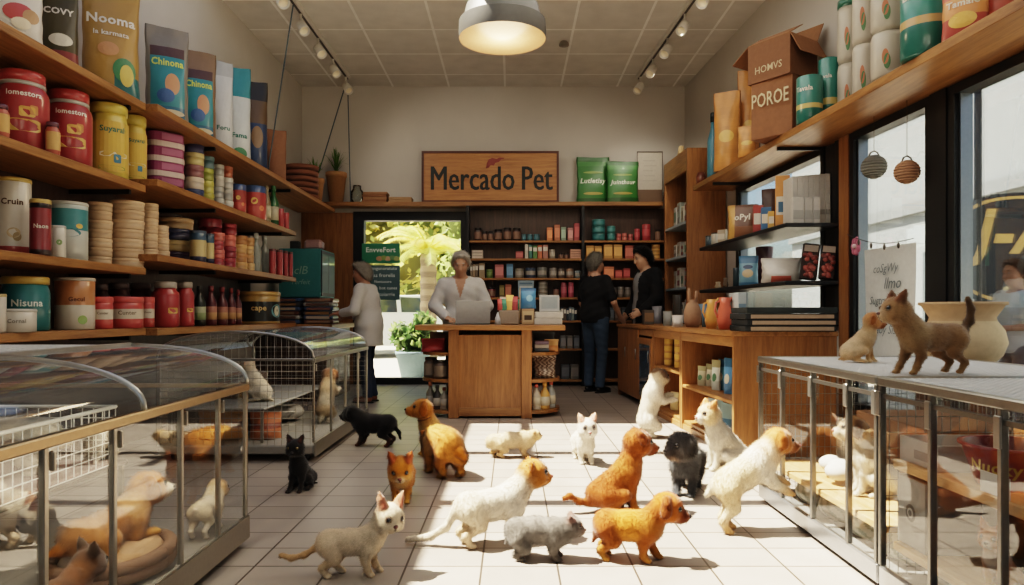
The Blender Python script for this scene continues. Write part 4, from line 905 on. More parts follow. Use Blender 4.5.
# ---- second wall shelf
def redjar(x0, x1, yt, label, X=-2.73, text='Iomestora'):
    loc, w, h = PL(x0, x1, yt, X, Z1[1]); o = jar('sauce_jar', loc, w*.47, h, H('a81c20'), H('b5201f'), None, text, H('efe6dc'), rz=RZL*.75, lab=(.1, .93), pict=((.0, .36, .62, .26, H('d9a52c')), (.1, .55, .3, .22, H('d9a52c')), (.35, .58, .16, .2, H('c98430'))), tw=1.35); tag(o, label, 'jar', 'red sauce jars on second shelf'); 
    mb = MB(); r = w*.47*.87; hs = h*.87; mb.lathe([(r, hs*.94, H('b8b4ac')), (r*.99, hs*.99, H('b8b4ac'))], 22); mb.build('glass_neck', 'gloss', o); return o
redjar(-2, 47, 74, 'big red jar with red lid, first in the second shelf row nearest the viewer'); redjar(47, 91, 93, 'big red jar with red lid beside the yellow jars on the second shelf')
for x0, x1, yt, l in ((-6, 8, 105, 'small amber jar at the near end before the big red jars'), (46, 59, 123, 'small amber jar standing between the two big red jars')):
    loc, w, h = PL(x0, x1, yt, -2.56, Z1[1]); o = jar('spice_jar', loc, w*.5, h, H('b5482a'), H('6a3a48'), H('d0a050'), rz=RZL); tag(o, l, 'jar')
for x0, x1, yt, l in ((90, 127, 106, 'wide yellow jar with yellow lid beside the red jar'), (122, 146, 117, 'slimmer yellow jar with yellow lid at the end of the near second shelf')):
    loc, w, h = PL(x0, x1, yt, -2.68, Z1[1]); o = jar('food_jar', loc, w*.48, h, H('c9ae2c'), H('c8b22e'), H('cfa828'), rz=RZL*.8, neck=.9, lab=(.1, .86), pict=((.1, .36, .75, .13, H('ddd4b8')), (.25, .3, .2, .24, H('2f7890')), (0, .16, .7, .1, H('8a9a2c')), (0, .74, .75, .1, H('b8a834'))), text='Suyaral', tc=H('3a7a60')); tag(o, l, 'jar')
# magenta packs
loc, w, h = PL(143, 184, 114, -2.70, Z2[1]); h = min(h, .455); MG = H('8e2a5e')
for k in range(4):
    hh = h/4; mb = MB(); poly = [(x, y) for x, y in oval(w*.46, w*.33, 28)]
    mb.prism(poly, 0, hh*.36, H('cdb8ae')); mb.prism([(x*.97, y*.97) for x, y in poly], hh*.36, hh*.98, MG); o = mb.build('food_tub', 'gloss', loc=(loc[0], loc[1], loc[2]+k*hh), rz=RZL); tag(o, 'magenta and cream tub, %s from the bottom of the magenta tub stack' % ORD[k], 'tub', 'stacked magenta tubs')
    mb = MB(); mb.add([(-w*.2, -w*.335, hh*.45), (w*.3, -w*.335, hh*.45), (w*.3, -w*.335, hh*.88), (-w*.2, -w*.335, hh*.88)], [(0, 1, 2, 3)], H('a85a80')); mb.build('printed_panel', 'gloss', o)
def stack(x0, x1, yt, X, z, n, cols, what, cat='tub', name='food_tub', lidc=None, mat='gloss', group=None):
    loc, w, h = PL(x0, x1, yt, X, z); hh = h/n; r = w*.49; protos = {}
    for k in range(n):
        c = cols[k % len(cols)]
        if c not in protos:
            mb = MB(); lc = lidc or tuple(min(1, v*1.15) for v in c)
            mb.lathe([(r*.92, 0, c), (r*.97, hh*.08, c), (r*.97, hh*.62, c), (.0+r*.97, hh*.62, lc), (r, hh*.66, lc), (r, hh*.93, lc), (r*.95, hh*.985, lc), (.001, hh*.985, lc)], 22); o = mb.build(name, mat); protos[c] = o
        else: o = dup(protos[c])
        o.location = (loc[0]+random.uniform(-.004, .004), loc[1]+random.uniform(-.004, .004), loc[2]+k*hh); o.rotation_euler = (0, 0, random.uniform(0, 6))
        tag(o, '%s, %s from the bottom' % (what, ORD[k]), cat, group or what.split(' of ')[-1][:60])
stack(184, 204, 130, -2.66, Z2[1], 6, [H('3a4a70'), H('c9b8a0'), H('8a5a5a'), H('c8b878'), H('4a5078'), H('c9b050')], 'blue and cream tub in the stack beside the magenta tubs')
stack(200, 214, 157, -2.64, Z2[1], 4, [H('a8a030'), H('b8b040'), H('9aa03a'), H('5a7a80')], 'small yellow-green tub in the short stack')
stack(213, 224, 165, -2.64, Z2[1], 4, [H('b8b4a8'), H('a8a8a0')], 'small grey-white tub in the slim stack beside yellow-green tubs')
stack(222, 233, 167, -2.62, Z2[1], 4, [H('c4c0b4'), H('b0aca0'), H('c4c0b4'), H('a85a34')], 'small white tub in the orange-capped stack')
for x0, x1, yt, cc, l in ((231, 246, 185, H('a03024'), 'red can with orange band, first of the colourful cans on second shelf'), (243, 266, 187, H('b32a22'), 'wide red and yellow can in the middle of the colourful cans')):
    loc, w, h = PL(x0, x1, yt, -2.60, Z2[1]); o = can('food_can', loc, w*.49, h, [(0, H('c03a26')), (.4, cc), (.8, H('3a5a88'))], blotch=((-.3, .55, .3, .3, Y_), (.35, .35, .25, .25, O_)), rz=RZL*.7); tag(o, l, 'can')
for x0, x1, yt, cc, l in ((262, 271, 186, H('8a7a5a'), 'slim beige bottle beside the green bottle on the second shelf'), (268, 279, 186, H('2f6a3a'), 'slim green bottle near the far end of the second shelf')):
    loc, w, h = PL(x0, x1, yt, -2.56, Z2[1]); o = bottle('sauce_bottle', loc, w*.48, h, cc, cc, H('c8c0a0')); tag(o, l, 'bottle')
for i, (x0, x1, yt) in enumerate(((278, 284, 209), (283, 289, 213))):
    loc, w, h = PL(x0, x1, yt, -2.49, Z2[1]); o = can('food_can', loc, w*.5, h, [(0, R_)], n=14); tag(o, 'tiny red can, %s at the far tip of the second shelf' % ('first' if i == 0 else 'last'), 'can')
# ---- third wall shelf
loc, w, h = PL(-1, 29, 179, -2.74, Z1[2]); o = can('food_canister', loc, w*.49, h, [(0, H('a83028')), (.12, H('d8d0c0'))], lid=H('c8a840'), text='Cruin', tc=H('5a3a24'), tz=.72, tw=1.3, rz=RZL*.55, lidh=.05, blotch=((.1, .3, .4, .35, H('c8b088')), (.3, .25, .25, .3, H('a89060')))); tag(o, 'tall cream canister with gold lid at the near end of third shelf', 'canister')
loc, w, h = PL(31, 50, 200, -2.56, Z1[2]); o = can('food_can', loc, w*.49, h, [(0, H('3a2420')), (.1, H('8e1c24')), (.9, H('2a2422'))], lid=H('c8a850'), text='Naon', tc=W_, tz=.55, tw=1.4, rz=RZL*.7); tag(o, 'dark red can with gold rim beside the cream canister', 'can')
loc, w, h = PL(51, 86, 203, -2.72, Z1[2]); o = can('food_can', loc, w*.49, h, [(0, H('c8ccc4')), (.55, H('3a8c92')), (.92, H('c0ccc8'))], lid=H('c8c8be'), rz=RZL*.7, lidh=.05, blotch=((.5, .62, .2, .14, Y_), (-.2, .5, .8, .25, H('3a8c92')))); tag(o, 'wide teal and white can behind the small white can', 'can')
loc, w, h = PL(51, 65, 226, -2.56, Z1[2]); o = can('food_can', loc, w*.49, h, [(0, H('d0ccbe'))], lid=H('c4c4ba'), rz=RZL*.7, blotch=((.1, .5, .4, .4, H('7a9a5a')),)); tag(o, 'small white can with green picture in front of teal can', 'can')
TAN = [H('c9aa84'), H('c0a07a')]
stack(88, 111, 203, -2.74, Z1[2], 7, TAN, 'tan round tub in the back stack beside the teal can', mat='paint'); stack(111, 143, 202, -2.68, Z1[2], 7, TAN, 'tan round tub in the widest front stack', mat='paint')
stack(141, 158, 204, -2.64, Z2[2], 7, TAN, 'tan round tub in the slim stack across the shelf joint', mat='paint'); stack(155, 169, 226, -2.58, Z2[2], 5, TAN, 'tan round tub in the short five-high stack', mat='paint')
stack(158, 193, 219, -2.78, Z2[2], 4, [H('4a3550'), H('b8a068'), H('343a58'), H('b89a70')], 'broad tub in the purple and navy stack on third shelf')
for x0, x1, yt, l in ((190, 206, 231, 'navy can with yellow label beside the purple and navy stack'), (204, 214, 234, 'slim navy can with yellow label behind the red tubs')):
    loc, w, h = PL(x0, x1, yt, -2.55, Z2[2]); o = can('food_can', loc, w*.49, h, [(0, H('2c3454')), (.2, H('c8b070')), (.75, H('3a5a70'))], lid=H('556070')); tag(o, l, 'can')
stack(199, 222, 219, -2.74, Z2[2], 2, [H('8e2030')], 'wide dark red tub at the back of the red stack'); stack(210, 224, 233, -2.62, Z2[2], 4, [H('9c2a34'), H('c05848')], 'red tub in the front red stack'); stack(221, 236, 224, -2.66, Z2[2], 4, [H('a02838'), H('8e2030'), H('c86050')], 'red tub in the tall pinkish stack')
stack(232, 247, 236, -2.64, Z2[2], 4, [H('c89a58'), H('b07a3c')], 'amber tub in the first amber stack'); stack(245, 254, 238, -2.58, Z2[2], 4, [H('c8a060'), H('b88848')], 'amber tub in the second amber stack')
for i, (x0, x1, yt) in enumerate(((250, 262, 233), (259, 270, 236))):
    loc, w, h = PL(x0, x1, yt, -2.62, Z2[2]); o = bottle('clear_bottle', loc, w*.45, h, H('9aa098'), H('c0c4be')); tag(o, ('taller' if i == 0 else 'shorter')+' pale clear bottle beside the amber tub stacks', 'bottle')
for i, (x0, x1) in enumerate(((269, 276), (276, 283), (283, 288), (288, 293))):
    loc, w, h = PL(x0, x1, 249+i, -2.50, Z2[2]); o = can('food_can', loc, w*.48, h, [(0, H('a8242a')), (.9, H('6a3a34'))], n=14); tag(o, 'slim red can, %s of four at the far end of third shelf' % ORD[i], 'can', 'slim red cans')
# ---- lowest wall shelf
loc, w, h = PL(4, 47, 277, -2.70, Z1[3]); o = jar('food_jar', loc, w*.49, h, H('17767c'), H('c8a430'), None, 'Nisuna', H('d8e4dc'), rz=RZL*.75, neck=.92, lab=(.1, .72)); tag(o, 'large teal jar with gold lid behind the white tub', 'jar')
loc, w, h = PL(2, 34, 309, -2.56, Z1[3]); o = can('food_tub', loc, w*.49, h, [(0, H('ccc4b6'))], lid=H('c2bcb0'), rz=RZL*.6, text='Cornal', tz=.55, tc=H('8a8478'), tw=1.0, lidh=.12); tag(o, 'low white tub in front of the teal jar', 'tub')
loc, w, h = PL(-12, 5, 294, -2.60, Z1[3]); o = can('food_tub', loc, w*.49, h, [(0, H('d0c8ba'))], lid=H('b8a060')); tag(o, 'white tub with tan lid cut by the picture edge on lowest shelf', 'tub')
loc, w, h = PL(57, 93, 278, -2.66, Z1[3]); o = can('food_canister', loc, w*.49, h, [(0, H('d0c8b8')), (.5, H('b87434'))], lid=H('b8b0a0'), rz=RZL*.7, lidh=.06, text='Gecul', tz=.62, tc=H('6a4020'), tw=.8, blotch=((.3, .2, .25, .25, H('8aaa4a')),)); tag(o, 'orange and white canister with grey lid on the lowest shelf', 'canister')
for i, (x0, x1, yt) in enumerate(((92, 109, 284), (108, 130, 283), (129, 152, 283))):
    loc, w, h = PL(x0, x1, yt, -2.84, Z1[3]); o = jar('dark_jar', loc, w*.47, h, H('4a1c20'), H('6a5a58'), None); tag(o, 'dark red jar with grey lid, %s behind the red tubs' % ORD[i], 'jar', 'dark jars behind red tubs')
for x0, x1, l in ((91, 112, 'red tub with cream label beside the orange canister'), (108, 142, 'widest red tub with cream label on the lowest shelf'), (140, 154, 'slim red tub with cream label beside the tall red jars')):
    loc, w, h = PL(x0, x1, 297, -2.60, Z1[3]); o = can('food_tub', loc, w*.49, h, [(0, H('b8261c')), (.36, H('cfc0a8')), (.74, H('b8261c'))], lid=H('c23020'), rz=RZL*.7, lidh=.18, text='Cunter', tz=.6, tc=H('7a6a58'), tw=1.0); tag(o, l, 'tub')
for x0, x1, l in ((152, 179, 'tall bright red jar with white lid, nearer of two'), (176, 194, 'tall bright red jar with white lid beside the sauce bottles')):
    loc, w, h = PL(x0, x1, 282, -2.62, Z2[3]); o = jar('sauce_jar', loc, w*.48, h, H('b0181e'), H('b8aea2'), None, rz=RZL*.7, pict=((.4, .42, .4, .22, H('d8a830')),), neck=.75); tag(o, l, 'jar')
for i, (x0, x1, yt) in enumerate(((193, 206, 286), (205, 217, 286), (216, 228, 287), (226, 236, 288), (234, 242, 290))):
    loc, w, h = PL(x0, x1, yt, -2.60, Z2[3]); g_ = i == 0; o = bottle('sauce_bottle', loc, w*.46, h, H('23271f') if g_ else H('5e1a22'), H('2a2a26') if g_ else H('8a2a2a'), H('8a9a6a') if g_ else H('c09058'), lc2=H('a8ac88') if g_ else H('a86a50')); tag(o, 'dark green sauce bottle with pale green label' if g_ else 'dark red sauce bottle with tan label, %s after the green bottle' % ORD[i-1], 'bottle', 'sauce bottles on lowest shelf')
loc, w, h = PL(237, 280, 292, -2.66, Z2[3]); o = can('biscuit_tin', loc, w*.48, h, [(0, H('b8934a')), (.08, H('2c2a26')), (.78, H('b8934a'))], lid=H('c49c48'), rz=RZL*.4, lidh=.12, text='cape', tc=H('d8b870'), tz=.5, tw=.7, blotch=((.95, .45, .35, .32, H('6aa0a8')), (.95, .45, .18, .25, H('d8d0b0')))); tag(o, 'gold lidded round tin with black band on the lowest shelf', 'tin')
# flat packs on the side counter and the teal cabinet above
FP = [(H('2a4a70'), H('7a5040')), (H('9a9a94'), H('6a4a3a')), (H('6a4030'), H('8a6a50')), (H('34507a'), H('a89a88')), (H('3a3a44'), H('86602f'))]
for sx, (X, Y, w, d, n, word) in enumerate(((-2.68, 8.20, .46, .30, 6, 'nearer the tin'), (-2.24, 8.22, .34, .30, 6, 'by the shopper'))):
    for k in range(n):
        c1, c2 = FP[(k+sx*2) % 5]; mb = MB(); mb.cbox(-w/2, w/2, -d/2, d/2, 0, .046, c1, ch=.014); o = mb.build('food_pack', 'bag', loc=(X+random.uniform(-.012, .012), Y, .887+k*.05)); tag(o, 'flat shiny pack, %s from bottom of the stack %s' % (ORD[k], word), 'pack', 'flat packs on the side counter')
        mb = MB(); mb.box(-w*.4, w*.4, -d/2-.0015, -d/2+.001, .008, .038, c2); mb.build('printed_panel', 'paint', o)
tc_ = empty('teal_cabinet', (-2.55, 8.72, .887)); tag(tc_, 'teal display cooler with glass door standing on the side counter', 'cooler')
TL = H('2a7f80')
mb = MB(); mb.cbox(-.22, .22, -.28, .30, 0, .31, H('26282a')); mb.build('plinth', 'black', tc_)
mb = MB(); mb.cbox(-.25, .25, -.32, .34, .31, .90, TL, ch=.008); mb.build('casing', 'paint', tc_)
mb = MB(); mb.box(.25, .262, -.30, .32, .33, .88, H('23282c')); dr = mb.build('door', 'black', tc_)
for y0, y1 in ((-.27, -.02), (.02, .29)): mb = MB(); mb.box(.262, .266, y0, y1, .37, .84, H('9fb4b4')); mb.build('glass_panel', 'eye', dr)
letter(tc_, 'clB', .16, on_front(-.323, .64, .02), H('8fb0a0'), .0, .2); letter(tc_, 'rerfeit', .22, on_front(-.323, .50, .02), H('8fb0a0'), .0, .2)
mb = MB(); mb.cbox(-.16, -.05, -.08, .0, 0, .1, H('3a3a3c')); o = mb.build('small_box', 'paint', loc=(-2.55, 8.62, 1.789)); tag(o, 'small dark box on top of the teal cooler', 'box')
mb = MB(); mb.cbox(-.02, .2, -.1, .08, 0, .13, H('a8807a'), ch=.03); o = mb.build('snack_pack', 'bag', loc=(-2.55, 8.72, 1.789)); tag(o, 'pinkish snack pack on top of the teal cooler', 'pack')
# ------------------------------------------------------------------ back shelving goods
def BX(cx): return (460+cx/4.5-512)/72.3
ORDC = {}
def back(row, cx0, cx1, top, kind, col, desc, base, n=1, col2=None):
    z = BZ[row]; X = BX((cx0+cx1)/2); w = (cx1-cx0)/4.5/72.3*.94; h = min((base-top)/4.5/72.3, ([2.5]+BZ)[row]-z-.045); Y = 9.80; rown = ['topmost', 'second', 'third', 'fourth', 'fifth', 'sixth', 'lowest'][row]
    for k in range(n):
        hh = h/n; zz = z+.001+k*hh
        if kind == 'box': o = carton('product_box', (X, Y, zz), w, .12, hh*.985, col, panel=(.2, .8, col2 or tuple(min(1, c*1.5+.03) for c in col)))
        elif kind == 'book': o = carton('product_box', (X, Y, zz), w, .16, hh, col, panel=(.55, .85, col2 or W_))
        elif kind == 'can': o = can('food_can', (X, Y, zz), w/2, hh*.985, [(0, col), (.3, col2 or tuple(min(1, c*1.4+.02) for c in col)), (.7, col)], n=14)
        elif kind == 'jar': o = jar('food_jar', (X, Y, zz), w/2, hh, col, H('2a2420'), col2 or H('8a6a58'), n=14, neck=.88)
        key = (desc, row); ORDC[key] = ORDC.get(key, 0)+1
        tag(o, '%s, %s along the %s back shelf' % (desc, ORD[ORDC[key]-1], rown) if n == 1 else '%s, %s from the bottom of its stack on the %s back shelf' % (desc, ORD[k], rown), {'box': 'box', 'book': 'box', 'can': 'can', 'jar': 'jar'}[kind], 'goods on the %s back shelf' % rown)
DB = H('3f2c28')
for a, b, t in ((60, 98, 122), (97, 124, 137), (124, 151, 137), (152, 191, 128), (193, 233, 121), (235, 275, 121)): back(0, a, b, t, 'jar', DB, 'brown jar with dark lid', 181)
for a, b in ((278, 300), (302, 329), (331, 361)): back(0, a, b, 150, 'can', H('3a6c78'), 'small teal can', 181)
for a, b, t, c, d in ((392, 418, 121, O_, 'orange box'), (425, 452, 108, H('b8663a'), 'tall orange-brown box'), (455, 479, 118, H('8aa08a'), 'pale green box'), (486, 512, 122, H('b87a72'), 'pale red box'), (515, 540, 101, H('a83a3c'), 'tall red box')): back(0, a, b, t, 'box', c, d, 181)
back(0, 596, 660, 84, 'can', H('2f7274'), 'broad teal tin', 181, 3); back(0, 664, 706, 113, 'can', H('3a7c7a'), 'smaller teal tin', 181, 2)
back(0, 709, 733, 148, 'can', H('a8504a'), 'pink-red tub', 181, 2); back(0, 735, 759, 145, 'can', H('b05a4c'), 'coral tub', 181, 2); back(0, 761, 785, 150, 'can', H('a04a44'), 'brick red tub', 181, 2)
back(0, 790, 818, 125, 'can', H('a02a30'), 'red can', 181); back(0, 825, 866, 105, 'can', H('a8282e'), 'big red can', 181); back(0, 884, 912, 130, 'jar', H('8a6a48'), 'tan jar', 181)
back(1, 50, 104, 226, 'box', H('b8a898'), 'cream flat box', 265, 3); back(1, 250, 286, 232, 'box', H('a84a48'), 'red square box', 265)
for a, b, t, c, d in ((292, 308, 200, H('c8c0b0'), 'white slim box'), (310, 326, 203, H('3f8078'), 'teal slim box'), (328, 349, 207, H('5a8a48'), 'green slim box'), (350, 371, 205, H('c8642c'), 'orange slim box'), (373, 397, 203, H('b87a6a'), 'pink slim box')): back(1, a, b, t, 'book', c, d, 265)
back(1, 401, 432, 222, 'can', H('b0a898'), 'white can', 265); back(1, 445, 468, 238, 'jar', H('38302e'), 'low dark jar', 265); back(1, 470, 492, 240, 'jar', H('38302e'), 'low dark jar', 265)
back(1, 495, 549, 222, 'box', H('a87860'), 'tan flat box', 265, 4)
for a, b, t in ((568, 606, 205), (607, 642, 207), (648, 691, 197), (693, 735, 197)): back(1, a, b, t, 'box', H('c08a30'), 'amber box', 265)
back(1, 745, 785, 205, 'box', H('a8503a'), 'rust box behind the dark jacket', 265); back(1, 800, 850, 210, 'box', H('7a3a34'), 'maroon box behind the dark jacket', 265); back(1, 868, 910, 190, 'can', H('b8862e'), 'amber tub', 265, 4)
for i, (a, b) in enumerate(((44, 55), (56, 67), (68, 81), (84, 111))): back(2, a, b, 292-2*i, 'book', [H('8a7a62'), H('a89070'), H('7a6a58'), H('a08868')][i], 'tan upright book-like pack', 352)
back(2, 115, 148, 312, 'can', H('6a8040'), 'olive can', 352); back(2, 155, 198, 290, 'box', H('a85a58'), 'rose box', 352); back(2, 208, 240, 287, 'box', H('4a7a9a'), 'blue box', 352)
for a, b, t, c in ((245, 290, 308, H('8a8478')), (293, 344, 305, H('3a4a66')), (346, 395, 303, H('7a7a76')), (402, 440, 305, H('8a8078')), (441, 475, 308, H('6a5a50')), (477, 515, 308, H('90705c')), (518, 548, 318, H('7a8a90'))): back(2, a, b, t, 'can', c, 'lidded tin', 352, col2=H('a8a094'))
back(2, 575, 640, 300, 'box', H('8a5a40'), 'brown box behind the black shirt', 352); back(2, 648, 698, 300, 'box', H('c06a34'), 'orange carton', 352); back(2, 700, 735, 315, 'box', H('a83a2c'), 'red carton', 352); back(2, 737, 771, 308, 'box', H('a02c28'), 'crimson carton', 352)
back(3, 76, 105, 372, 'jar', H('9a5a58'), 'pink jar', 440); back(3, 120, 160, 395, 'jar', H('8a2028'), 'red jar', 440); back(3, 176, 200, 384, 'box', H('7a6a30'), 'olive box', 440); back(3, 202, 232, 380, 'box', H('9a5030'), 'brown box', 440)
mb = MB(); mb.box(-.11, .11, -.006, .006, 0, .235, H('8fa4ae')); o = mb.build('notice_card', 'paint', loc=(BX(297), 9.712, BZ[3]+.001)); tag(o, 'pale blue printed notice card on the fourth back shelf', 'card'); 
mb = MB()
for k in range(4): mb.box(-.09, .09, -.008, -.0062, .03+.05*k, .055+.05*k, H('5a7890') if k % 2 else H('c8d0d0'))
mb.build('printed_lines', 'paint', o)
back(3, 350, 398, 368, 'can', H('8a8478'), 'grey tin', 440, 4); back(3, 420, 450, 395, 'jar', H('8a5a50'), 'rosy jar', 440); back(3, 455, 485, 371, 'can', H('a84a58'), 'tall pink can', 440); back(3, 488, 517, 363, 'can', H('b0485c'), 'tall pink can', 440)
for i in range(4): back(3, 650+i*32, 680+i*32, 390+3*(i % 2), 'can', H('76706a'), 'grey-brown can', 440)
for i in range(9): back(4, 420+i*12, 431+i*12, 488+4*(i % 3), 'book', [H('3a4a5a'), H('5a6a78'), H('7a8a8a'), H('2a3a48'), H('6a5a50')][i % 5], 'slim dark pack', 550)
for i in range(4): back(4, 640+i*30, 668+i*30, 490, 'box', [H('6a5a50'), H('505860'), H('7a6458'), H('485058')][i], 'dull carton', 550)
for i in range(3): back(5, 452+i*30, 480+i*30, 668, 'box', [H('6a6a6c'), H('7a7470'), H('5a6068')][i], 'grey soft pack', 727)
for i in range(2): back(6, 456+i*42, 496+i*42, 800, 'box', [H('565a60'), H('6a6662')][i], 'large grey sack', 868)
# green bags and framed sketch on the long shelf
for i, (x0, x1, yt, l) in enumerate(((577, 610, 160, 'taller glossy green pet food bag beside the shop sign'), (606, 638, 166, 'shorter glossy green pet food bag beside the framed sketch'))):
    s = 71.4; w = (x1-x0)/s; h = (206.5-yt)/s; o = bag('pet_food_bag', (((x0+x1)/2-512)/s, 9.88-.115*i, 2.561), w, .11, h, band((0, H('1d5a22')), (.1, H('2f7a2c')), (.8, H('3c8a34')), (.9, H('2a6a2a'))), text='Lutletisy' if i == 0 else 'Juinthsur', tc=H('e0ead8'), tz=.46, tw=.78, shear=.2, picts=((0, .2, .3, .03, H('b0a040')), (0, .66, .3, .025, H('8aa848')))); tag(o, l, 'bag')
t = empty('sketch_picture', (1.93, 9.80, 2.561)); tag(t, 'pale hanging sketch in a thin frame above the bookcase', 'picture')
mb = MB(); mb.box(-.17, .17, 0, .012, .18, .70, H('b8b0a2')); mb.build('paper', 'paint', t)
mb = MB(); mb.box(-.18, .18, -.004, .016, .70, .715, H('4a3a30')); mb.box(-.18, -.17, -.004, .016, .02, .7, H('4a3a30')); mb.box(.17, .18, -.004, .016, .02, .7, H('4a3a30')); mb.box(-.17, .17, -.002, .014, .0, .18, H('6a5038')); mb.build('picture_frame', 'paint', t)
mb = MB()
for k in range(5): mb.box(-.1+.02*(k % 2), .1-.03*(k % 3), -.002, -.0005, .30+.07*k, .306+.07*k, H('9a9488'))
mb.build('drawn_lines', 'paint', t)
mb = MB(); mb.lathe([(.04, 0, H('a88a5a')), (.06, .06, H('a88a5a')), (.04, .14, H('a88a5a')), (.03, .2, H('a88a5a')), (.001, .2, H('a88a5a'))], 16); o = mb.build('figurine', 'matte', loc=(RX(2.72, 9.1), 9.1, 2.981)); tag(o, 'small tan figurine on top of the tall bookcase', 'figurine')
# ------------------------------------------------------------------ bookcase goods
for r, z in enumerate(KZ):
    n = [5, 5, 5, 3][r]
    for k in range(n):
        Y = 8.47+k*.155; c = [H('cfcac0'), H('b8b4aa'), H('c8c4b4'), H('a8b0a8'), H('c0bab0')][(k+r) % 5]; hgt = [.3, .2, .26, .3][r]*(1-.12*(k % 3)); X = RX(2.70, Y)
        nb = 2 if (k+r) % 2 else 1
        if r == 2 and k == 1: c = H('b0525a')
        for j in range(nb):
            o = carton('food_pack', (X, Y, z+.001+j*hgt/nb), .13, .13, hgt/nb*.98, c, rz=-math.pi/2, panel=(.25, .75, [H('6a8a7a'), H('8a8a86'), H('a89a80'), H('9a5a5a')][(k*3+r) % 4])); tag(o, 'whitish pack, %s inward on the %s bookcase shelf%s' % (ORD[k], ['top', 'second', 'third', 'lowest'][r], '' if nb == 1 else (', lower of two' if j == 0 else ', upper of two')), 'pack', 'packs in the tall bookcase')
# ------------------------------------------------------------------ window shelf goods
WZ = 2.49
def ws(x0, x1, yt, a=2.76): return PR(x0, x1, yt, a, WZ)
loc, w, h = ws(707, 719, 113, 2.70); o = bottle('shampoo_bottle', loc, w*.48, h, H('3f8fa8'), H('2a3438')); tag(o, 'blue plastic bottle beside the yellow bags on window shelf', 'bottle')
mb = MB(); mb.lathe([(.05, 0, H('8a4a2a')), (.06, .08, H('7a3a22')), (.04, .14, H('7a3a22')), (.001, .14, H('7a3a22'))], 16); loc, w, h = ws(696, 706, 165, 2.64); o = mb.build('small_pot', 'gloss', loc=loc); tag(o, 'small brown pot at the far end of the window shelf', 'pot')
YB_ = H('d98f22')
for x0, x1, yt, a, l, rz in ((714, 740, 92, 2.66, 'crumpled golden yellow bag beside the blue bottle', -.4), (738, 759, 70, 2.92, 'taller golden yellow bag against the cartons', -.3), (738, 757, 126, 2.62, 'low golden yellow bag in front of the taller one', -.5)):
    loc, w, h = ws(x0, x1, yt, a); o = bag('pet_food_bag', loc, w*1.0, w*.6, h, lambda f, u, v: tuple(c*(.93+.1*math.sin(u*5+v*9)*math.sin(v*17-u*4)) for c in YB_), rz=rz, picts=((0, .42, .28, .08, H('e8b84a')),)); tag(o, l, 'bag')
# cartons
CB = H('8a5a34')
loc, w, h = PR(758, 808, 82, 2.66, WZ); w = .38; h = .48
o = carton('cardboard_box', loc, w, .36, h, CB, rz=math.radians(-52), mat='matte', ch=.003); tag(o, 'lower brown cardboard carton with white stamped marks', 'cardboard box'); letter(o, 'POROE', .34, on_front(-.2025, .32), H('c8b890'), .01, height=.12)
t = empty('cardboard_box', (loc[0], loc[1], loc[2]+h+.001), math.radians(-56)); tag(t, 'open brown cardboard carton with raised flaps on top of another', 'cardboard box')
mb = MB(); q = .41; h2 = .33
for a in ((-q/2, q/2, -.2, -.194, 0, h2), (-q/2, q/2, .174, .18, 0, h2), (-q/2, -q/2+.006, -.194, .174, 0, h2), (q/2-.006, q/2, -.194, .174, 0, h2), (-q/2+.006, q/2-.006, -.194, .174, 0, .006)): mb.box(*a, H('7d5230'))
mb.build('carton_body', 'matte', t)
for piv, ang, ax, sx, dims in (((-q/2, 0, h2), -35, 'Y', -1, (-.2, .18)), ((q/2, 0, h2), 62, 'Y', 1, (-.2, .18)), ((0, .18, h2), 62, 'X', 1, (-q/2, q/2)), ((0, -.2, h2), -150, 'X', -1, (-q/2, q/2))):
    mb = MB(); Rm = Matrix.Translation(Vector(piv))@Matrix.Rotation(math.radians(ang if ax == 'X' else ang), 4, ax)
    if ax == 'Y': mb.box(min(0, sx*.2), max(0, sx*.2), dims[0], dims[1], -.003, .003, H('8f6038'), mat=Rm)
    else: mb.box(dims[0], dims[1], min(0, sx*.2), max(0, sx*.2), -.003, .003, H('8f6038'), mat=Rm)
    mb.build('flap', 'matte', t)
letter(t, 'HOMVS', .26, on_front(-.2025, .1), H('c0ae88'), .005, height=.06)
TC_ = H('1f6f66')
for x0, x1, yt, l in ((797, 822, 78, 'teal can with gold swoosh beside the cardboard cartons'), (819, 839, 60, 'teal can with gold swoosh behind the first teal can')):
    loc, w, h = ws(x0, x1, yt, 2.66 if x0 < 800 else 2.84); o = can('food_can', loc, w*.5, h, [(0, TC_), (.3, H('c8b060')), (.4, H('2a7f76'))], text='Tavala', tc=W_, tz=.72, tw=1.4, rz=RZR, n=26); tag(o, l, 'can')
CRM = H('b8b0a0')
def sacks(x0, x1, yt, n, what, a, lid=None):
    loc, w, h = ws(x0, x1, yt, a); hh = h/n; r = w*.49
    for k in range(n):
        mb = MB(); mb.lathe([(r*.85, 0, CRM), (r, hh*.10, CRM), (r, hh*.88, CRM), (r*.9, hh*.985, CRM), (.001, hh*.985, CRM)], 24); o = mb.build('treat_tub', 'bag', loc=(loc[0], loc[1], loc[2]+k*hh), rz=RZR); tag(o, 'cream printed tub, %s from bottom of the %s' % (ORD[k], what), 'tub', 'cream tubs on the window shelf')
        for (u, v, c) in ((.2, .45, H('b8622c')), (.3, .35, H('4a7a4a'))):
            m2 = MB(); f = on_cyl(r+.002, 0); m2.add([f(u*r+r*.2*math.cos(i*.4), hh*v+hh*.16*math.sin(i*.4)) for i in range(16)], [tuple(range(16))], c); m2.build('printed_picture', 'paint', o)
    if lid:
        o2 = MB(); o2.lathe([(r*1.0, 0, lid), (r*1.0, .05, lid), (.001, .055, lid)], 24); o2 = o2.build('lid', 'gloss', o, loc=(0, 0, hh))
